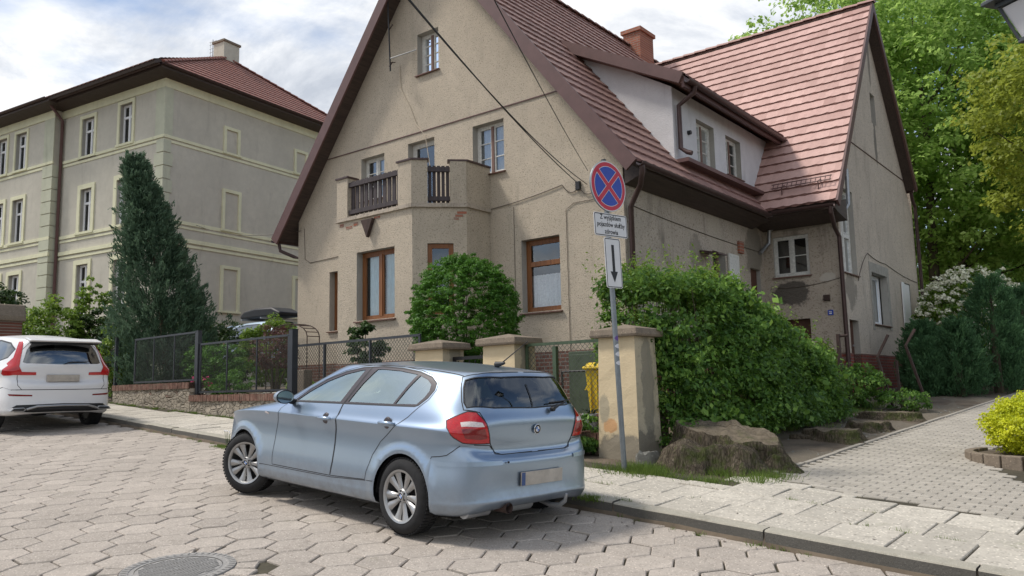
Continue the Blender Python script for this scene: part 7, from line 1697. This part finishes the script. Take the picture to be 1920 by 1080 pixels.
sp_ = []
for k in range(260): a = rr.uniform(-.7, 1.25); n = rr.uniform(3.2, 12); sp_.append((*P2(-.45+abs(rr.gauss(0, .25)), n), rr.uniform(.3, 1), .1))
tufts('sparse weeds at the foot of the hedge', sp_, .09, 13, 30, .1, name='weeds')
# dandelion heads on stalks at the kerb
t = thing('dandelion', 'seedy dandelion stalks growing at the kerb left of the hatchback', 'weed', P3(-6.25, -.06, 0), 0)
b = MB(); hd = MB()
for k in range(7):
    x, y, h_ = rr.gauss(0, .07), rr.gauss(0, .05), rr.uniform(.16, .26); b.tube([(x*.4, y*.4, 0), (x, y, h_)], .0022, 4); hd.lathe([(0, -.012), (.010, -.006), (.012, .0), (.010, .006), (0, .012)], 8, c=(x, y, h_))
b.build('stalk', M['leaf_light'], t); hd.build('seed_head', M['lace'], t, smooth=60)
# ---------------------------------------------------------------- traffic sign
SB = P3(-0.02, 1.27, 0.1)
top_z = SB[2]+3.66
lean = Vector((-0.115, 0, 3.62))
ax = lean.normalized(); 
fwd_s = Vector((0.66, -0.75, 0)); fwd_s = (fwd_s-ax*fwd_s.dot(ax)).normalized(); rgt = ax.cross(fwd_s).normalized()*-1
rgt = fwd_s.cross(ax).normalized()*-1
MS = Matrix(((rgt.x, -fwd_s.x, ax.x, SB[0]), (rgt.y, -fwd_s.y, ax.y, SB[1]), (rgt.z, -fwd_s.z, ax.z, SB[2]), (0, 0, 0, 1)))
sg = thing('traffic_sign', 'no-stopping sign with two white plates on a leaning grey pole beside the large pillar', 'road sign', M=MS)
b = MB(); b.tube([(0, 0, -.1), (0, 0, 3.58)], 0.030, 16); b.build('pole', M['galv'], sg, smooth=50)
b = MB(); b.lathe([(0, 0), (.032, 0), (.028, .012), (0, .016)], 14, c=(0, 0, 3.58)); b.build('pole_cap', M['black'], sg)
def disc(r, y, mi, b, n=48): b.add([(0, y, 0)]+[(r*math.cos(2*math.pi*k/n), y, r*math.sin(2*math.pi*k/n)) for k in range(n)], [(0, 1+(k+1) % n, 1+k) for k in range(n)], mi)
cz = 3.26
b = MB(Matrix.Translation((0, -.045, cz))); b.lathe([(0, .008), (.292, .008), (.300, .014), (.300, -.004), (.292, 0)], 48, 3, axis='y')
disc(.298, -.0045, 1, b); disc(.286, -.0055, 0, b); disc(.238, -.0065, 1, b); disc(.232, -.0075, 2, b)
for a_ in (45, -45):
    c_, s_ = math.cos(R(a_)), math.sin(R(a_))
    for (hw_, yy, mi, L_2) in ((.033, -.0085, 1, .236), (.027, -.0095, 0, .245)): b.add([(c_*u-s_*v, yy-(0.0005 if a_ > 0 else 0), s_*u+c_*v) for u, v in ((-L_2, -hw_), (L_2, -hw_), (L_2, hw_), (-L_2, hw_))], [(0, 1, 2, 3)], mi)
b.build('round_sign', [M['sign_red'], M['sign_white'], M['sign_blue'], M['galv']], sg, recalc=False)
def rplate(name, w, h, z, par):
    b = MB(Matrix.Translation((0, -.045, z))); 
    def rr(W_, H_, r): return [(sx*(W_/2-r)+r*math.cos(t), sz*(H_/2-r)+r*math.sin(t)) for sx, sz, t0 in ((1, 1, 0), (-1, 1, 90), (-1, -1, 180), (1, -1, 270)) for t in (R(t0), R(t0+30), R(t0+60), R(t0+90))]
    b.prism(rr(w, h, .025), 'y', -.003, .003, 0)
    o, i_ = rr(w-.015, h-.015, .02), rr(w-.033, h-.033, .014); n = len(o); b.add([(x, -.0038, z_) for x, z_ in o]+[(x, -.0038, z_) for x, z_ in i_], [(k, (k+1) % n, n+(k+1) % n, n+k) for k in range(n)], 1)
    return b.build(name, [M['sign_white'], M['sign_black']], par, recalc=False)
tp = rplate('text_plate', .56, .27, 2.80, sg)
ap = rplate('arrow_plate', .27, .58, 2.36, sg)
b = MB(Matrix.Translation((0, -.049, 2.36))); b.prism([(-.022, .21), (.022, .21), (.022, -.10), (.062, -.10), (0, -.225), (-.062, -.10), (-.022, -.10)], 'y', -.001, 0); b.build('arrow', M['sign_black'], ap)
for k, ln in enumerate(('Z wyjątkiem', 'pojazdów służby', 'zdrowia')):
    cu = bpy.data.curves.new('lettering', 'FONT'); cu.body = ln; cu.size = .078; cu.align_x = 'CENTER'; cu.extrude = .0004; cu.offset = .0012; cu.space_character = 1.02; ob = bpy.data.objects.new('tmp', cu); COL.objects.link(ob)
    dg = bpy.context.evaluated_depsgraph_get(); me = bpy.data.meshes.new_from_object(ob.evaluated_get(dg)); bpy.data.objects.remove(ob)
    me.name = 'lettering'; me.materials.clear(); me.materials.append(M['sign_black']); o = bpy.data.objects.new('lettering', me); COL.objects.link(o); o.parent = tp; o.location = (0, -.0495, 2.862-k*.083); o.rotation_euler = (R(90), 0, 0); o.scale = (.88, 1, 1)
for z in (3.42, 3.10, 2.80, 2.52, 2.2): b = MB(); b.box(-.045, .045, -.042, .034, z-.012, z+.012); b.build('clamp', M['galv'], sg)
for z, mt, r_ in ((1.50, 'sticker_v', .030), (1.41, 'sticker', .026), (1.32, 'sticker', .028), (1.22, 'sticker', .026)):
    b = MB(); vs = []
    for k in range(9): t = R(200+k*17.5); vs += [(.0306*math.cos(t), .0306*math.sin(t), z-r_*math.sin(math.pi*(k+.5)/9)*1.0), (.0306*math.cos(t), .0306*math.sin(t), z+r_*math.sin(math.pi*(k+.5)/9))]
    b.add(vs, [(2*k, 2*k+2, 2*k+3, 2*k+1) for k in range(8)]); b.build('sticker', M[mt], sg)
# ---------------------------------------------------------------- stumps and rock
from mathutils import noise as mn
def lump(b, rx, ry, h, seed, n=36, rings=9, mi=0, mt=1, flare=.35, amp=.13, rag=.05, tilt=(0, 0), round_=.06):
    """weathered lump: noisy outline, flared foot, rounded rim, tilted rough top"""
    rng = random.Random(seed); ph = [rng.uniform(0, 6.28) for _ in range(8)]; vs = []; o = Vector((seed*3.1, seed*1.7, 0))
    fr = [j/rings for j in range(rings+1)]
    def zt(x, y): return h*(1+tilt[0]*x/rx+tilt[1]*y/ry)+rag*h*(mn.noise(Vector((x*5, y*5, 0))+o)+.5*mn.noise(Vector((x*14, y*14, 3))+o))
    for f in fr:
        for k in range(n):
            t = 2*math.pi*k/n; r = 1+amp*math.sin(2*t+ph[0])+amp*.6*math.sin(3*t+ph[1])+amp*1.4*mn.noise(Vector((math.cos(t)*1.6, math.sin(t)*1.6, f*.8))+o)+amp*.55*mn.noise(Vector((math.cos(t)*5, math.sin(t)*5, f*1.6))+o)+amp*.3*mn.noise(Vector((math.cos(t)*14, math.sin(t)*14, f*5))+o)
            r *= 1+flare*(1-f)**2.4*(1+.5*math.sin(5*t+ph[2])); 
            if f > .8: r *= 1-round_*((f-.8)/.2)**2
            x, y = rx*r*math.cos(t), ry*r*math.sin(t); vs.append((x, y, zt(x, y)*f-.06))
    fs = [(j*n+k, j*n+(k+1) % n, (j+1)*n+(k+1) % n, (j+1)*n+k) for j in range(rings) for k in range(n)]; b.add(vs, fs, mi)
    ring = vs[rings*n:]
    for q, q2 in ((1.0, .82), (.82, .6), (.6, .35)):
        A = [(x*q, y*q, (zt(x*q, y*q)-.06) if q < 1 else z) for x, y, z in ring]; B2 = [(x*q2, y*q2, zt(x*q2, y*q2)-.06+.02*h*(1-q2)) for x, y, z in ring]; b.add(A+B2, [(k, (k+1) % n, n+(k+1) % n, n+k) for k in range(n)], mt)
    b.add(B2+[(0, 0, zt(0, 0)-.05)], [(k, (k+1) % n, n) for k in range(n)], mt)
def stump(label, a, n, rx, ry, h, seed, rot=0, extra=(), tilt=(0, 0)):
    t = thing('tree_stump', label, 'stump', P3(a, n, .1), KANG+rot, 'sawn tree stumps along the path'); b = MB(); lump(b, rx, ry, h, seed, n=96, rings=14, tilt=tilt, rag=.14); b.build('wood', [M['stump'], M['stump_top']], t, smooth=50)
    for (dx, dy, r1, r2, hh, sd_) in extra: b = MB(Matrix.Translation((dx, dy, 0))); lump(b, r1, r2, hh, sd_, n=64, rings=10, mt=0, flare=.5, amp=.16, round_=.5, rag=.3, tilt=(0, -.2)); b.build('root', [M['stump']], t, smooth=80)
    return t
stump('largest mossy tree stump with a bulging root beside the large pillar', .62, 2.55, .60, .42, .44, 3, R(-6), extra=((-.10, -.58, .36, .28, .30, 8), (.34, -.42, .26, .20, .30, 9), (.62, -.06, .18, .16, .20, 10), (-.62, -.15, .2, .2, .16, 11)), tilt=(-.22, .12))
stump('wide flat tree stump, second from the street', .86, 5.15, .42, .28, .22, 5, extra=((-.4, -.05, .2, .18, .13, 15),))
stump('small flat tree stump just behind the wide one', .85, 6.6, .33, .22, .19, 6)
stump('low mossy tree stump farthest from the street, by the bent posts', .68, 8.2, .45, .24, .19, 7, extra=((-.5, .1, .2, .15, .12, 16),))
t = thing('rock', 'rough grey rock leaning on the foot of the large pillar', 'rock', P3(-.14, 1.93, .08), .4); b = MB(); lump(b, .12, .11, .23, 12, n=16, rings=6, mt=0, flare=.1, amp=.12, rag=.35); b.build('stone', [M['rock']], t, smooth=25)
# pebbles and clods on the bare ground
rng = np.random.default_rng(15); b = MB(); rr2 = random.Random(2)
for k in range(420):
    a, n = rr2.uniform(-.5, 1.25), rr2.uniform(2.6, 13); x, y, z = P3(a, n, .107); s_ = rr2.uniform(.008, .028)
    vs = [(x+s_*math.cos(t+k)*rr2.uniform(.7, 1.2), y+s_*math.sin(t+k)*rr2.uniform(.7, 1.2), z) for t in (0, 1.26, 2.51, 3.77, 5.03)]; b.add(vs+[(x, y, z+s_*.7)], [(i, (i+1) % 5, 5) for i in range(5)])
tag(b.build('pebbles', M['rock']), 'small stones and clods scattered on the bare strip beside the path', 'pebbles', kind='stuff')
b = MB()
for k in range(90):
    a = rr2.uniform(-3, 4); n = float(kerbn(a))+(rr2.uniform(-.25, -.02) if k % 3 else rr2.uniform(.1, 1.3)); x, y, z = P3(a, n, .004 if k % 3 else .124); s_ = rr2.uniform(.006, .016); w = rr2.uniform(0, 6)
    b.add([(x+s_*math.cos(w+q)*(1.3 if i % 2 else .6), y+s_*math.sin(w+q)*(1.3 if i % 2 else .6), z+.003*(i % 2)) for i, q in enumerate((0, 1.57, 3.14, 4.71))], [(0, 1, 2, 3)])
tag(b.build('litter_leaves', M['rust']), 'dry leaf scraps lying along the kerb', 'dead leaves', kind='stuff')
# ---------------------------------------------------------------- rusty posts by the wing
def rpost(label, base, pts, w=.045, group='rusty fence posts along the house'):
    t = thing('bent_post', label, 'post', base, 0, group); b = MB(); B0 = Vector(base); b.tube([Vector(p)-B0 for p in pts], w*.7, 4); b.build('shaft', M['rust'], t); return t
rpost('leaning rusty post with bent top, left of the pair before the brick base', (7.32, 15.73, 1.15), [(7.32, 15.73, 1.1), (7.06, 15.73, 2.17), (7.30, 15.73, 2.60)])
rpost('leaning rusty post with bent top nearest the house corner', (8.15, 16.05, 1.17), [(8.15, 16.05, 1.1), (7.78, 16.05, 2.40), (7.99, 16.05, 2.72)])
rpost('short straight rusty post between the two bent ones', (7.79, 16.45, 1.2), [(7.79, 16.45, 1.15), (7.76, 16.45, 2.12)])
t = rpost('upright brown post with a short crossbar in front of the wing corner', (6.22, 15.46, 1.15), [(6.22, 15.46, 1.1), (6.22, 15.46, 2.62)], w=.06)
b = MB(); b.tube([(-.02, 0, 1.43), (.17, -.02, 1.44)], .025, 4); b.build('crossbar', M['rust'], t)
# ---------------------------------------------------------------- street lantern at the right edge
lx, ly = 4.92, 7.0
t = thing('street_lamp', 'grey street lantern with opal panes at the upper right corner', 'street lamp', (lx, ly, float(G(lx, ly))+.1), R(18)); z0 = t.location.z
b = MB(); b.tube([(0, 0, -.1), (0, 0, 1.0), (0, 0, 4.72-z0+.0)], [.07, .05, .035], 14); b.build('pole', M['lamp_metal'], t, smooth=50)
zb, zt = 4.80-z0, 5.14-z0
def sq(w, z): return [(-w, -w, z), (w, -w, z), (w, w, z), (-w, w, z)]
b = MB(); 
for (wa, za, wb, zz) in ((.035, 4.68-z0, .15, zb-.03),): b.add(sq(wa, za)+sq(wb, zz), [(i, (i+1) % 4, 4+(i+1) % 4, 4+i) for i in range(4)]+[(0, 3, 2, 1)])
b.add(sq(.17, zb-.03)+sq(.17, zb+.01), [(0, 3, 2, 1), (4, 5, 6, 7), (0, 1, 5, 4), (1, 2, 6, 5), (2, 3, 7, 6), (3, 0, 4, 7)])
b.add(sq(.28, zt)+sq(.28, zt+.04), [(0, 3, 2, 1), (4, 5, 6, 7), (0, 1, 5, 4), (1, 2, 6, 5), (2, 3, 7, 6), (3, 0, 4, 7)])
for sx, sy in ((-1, -1), (1, -1), (1, 1), (-1, 1)): b.tube([(sx*.16, sy*.16, zb), (sx*.255, sy*.255, zt)], .018, 4)
b.build('frame', M['lamp_metal'], t, bevel=.004)
b = MB(); b.add(sq(.145, zb+.015)+sq(.24, zt-.01), [(i, (i+1) % 4, 4+(i+1) % 4, 4+i) for i in range(4)]); b.build('pane', M['milk'], t)
b = MB(); b.add(sq(.36, zt+.042)+sq(.36, zt+.075)+sq(.12, zt+.25), [(0, 3, 2, 1)]+[(i, (i+1) % 4, 4+(i+1) % 4, 4+i) for i in range(4)]+[(4+i, 4+(i+1) % 4, 8+(i+1) % 4, 8+i) for i in range(4)]+[(8, 9, 10, 11)]); b.build('roof', M['lamp_metal'], t, bevel=.006)
# ---------------------------------------------------------------- overhead cables
def wire(label, p, q, sag_, r=.013, mat='cable', name='overhead_cable', group='overhead supply cables'):
    t = thing(name, label, 'cable', q, 0, group); b = MB(); p, q = Vector(p), Vector(q); b.tube([(p+(q-p)*(i/28)-Vector((0, 0, 4*sag_*(i/28)*(1-i/28))))-q for i in range(29)], r, 6); b.build('wire', M[mat], t, smooth=60); return t
box_ = hw(-0.97, -0.08, 5.60); box2 = hw(-0.75, -0.05, 5.52)
wire('thick black overhead cable ending at the small box on the facade', (-1.02, 5.6, 4.95), box_, .10, .0085)
wire('second black overhead cable running beside the thick one to the facade', (-1.0, 5.5, 4.88), box2, .16, .0075)
wire('thin overhead wire running right of the two thick ones towards the sign', (-.22, 5.4, 4.72), hw(-.72, -.06, 5.78), .05, .0055)
wire('thin grey wire from the left eave of the gabled house to the tenement', tuple(MT @ Vector((.02, 1.6, 8.6))), hw(-9.55, -.05, 5.85), .25, .010, 'cable_grey')
# garden odds and ends
for k, (x, y, s_, lb) in enumerate(((-5.15, 17.6, .26, 'pale rockery stones behind the lower mesh panel, left group'), (-4.75, 17.2, .30, 'pale rockery stones beside the thick dark gate post'), (-7.2, 19.2, .3, 'pale stone edging behind the upper mesh panel'))):
    t = thing('garden_stone', lb, 'stone', (x, y, float(G(x, y))+.25), k); b = MB()
    for q in range(3): b2 = MB(Matrix.Translation((q*s_*1.1-s_, (q % 2)*.1, 0))); lump(b2, s_*.55, s_*.4, s_*.9, 40+k*3+q, n=14, rings=4, mt=0, amp=.12); b.v += b2.v; n0 = len(b.v)-len(b2.v); b.f += [tuple(n0+i for i in f) for f in b2.f]; b.m += b2.m
    b.build('stone', [M['slab']], t, smooth=30)
t = thing('stone_post', 'old stone stub post behind the chain-link fence', 'post', (-4.15, 16.1, float(G(-4.1, 16.1))), KANG); b = MB(); b.box(-.13, .13, -.1, .1, -.1, .98); b.build('shaft', M['cap'], t, bevel=.02)
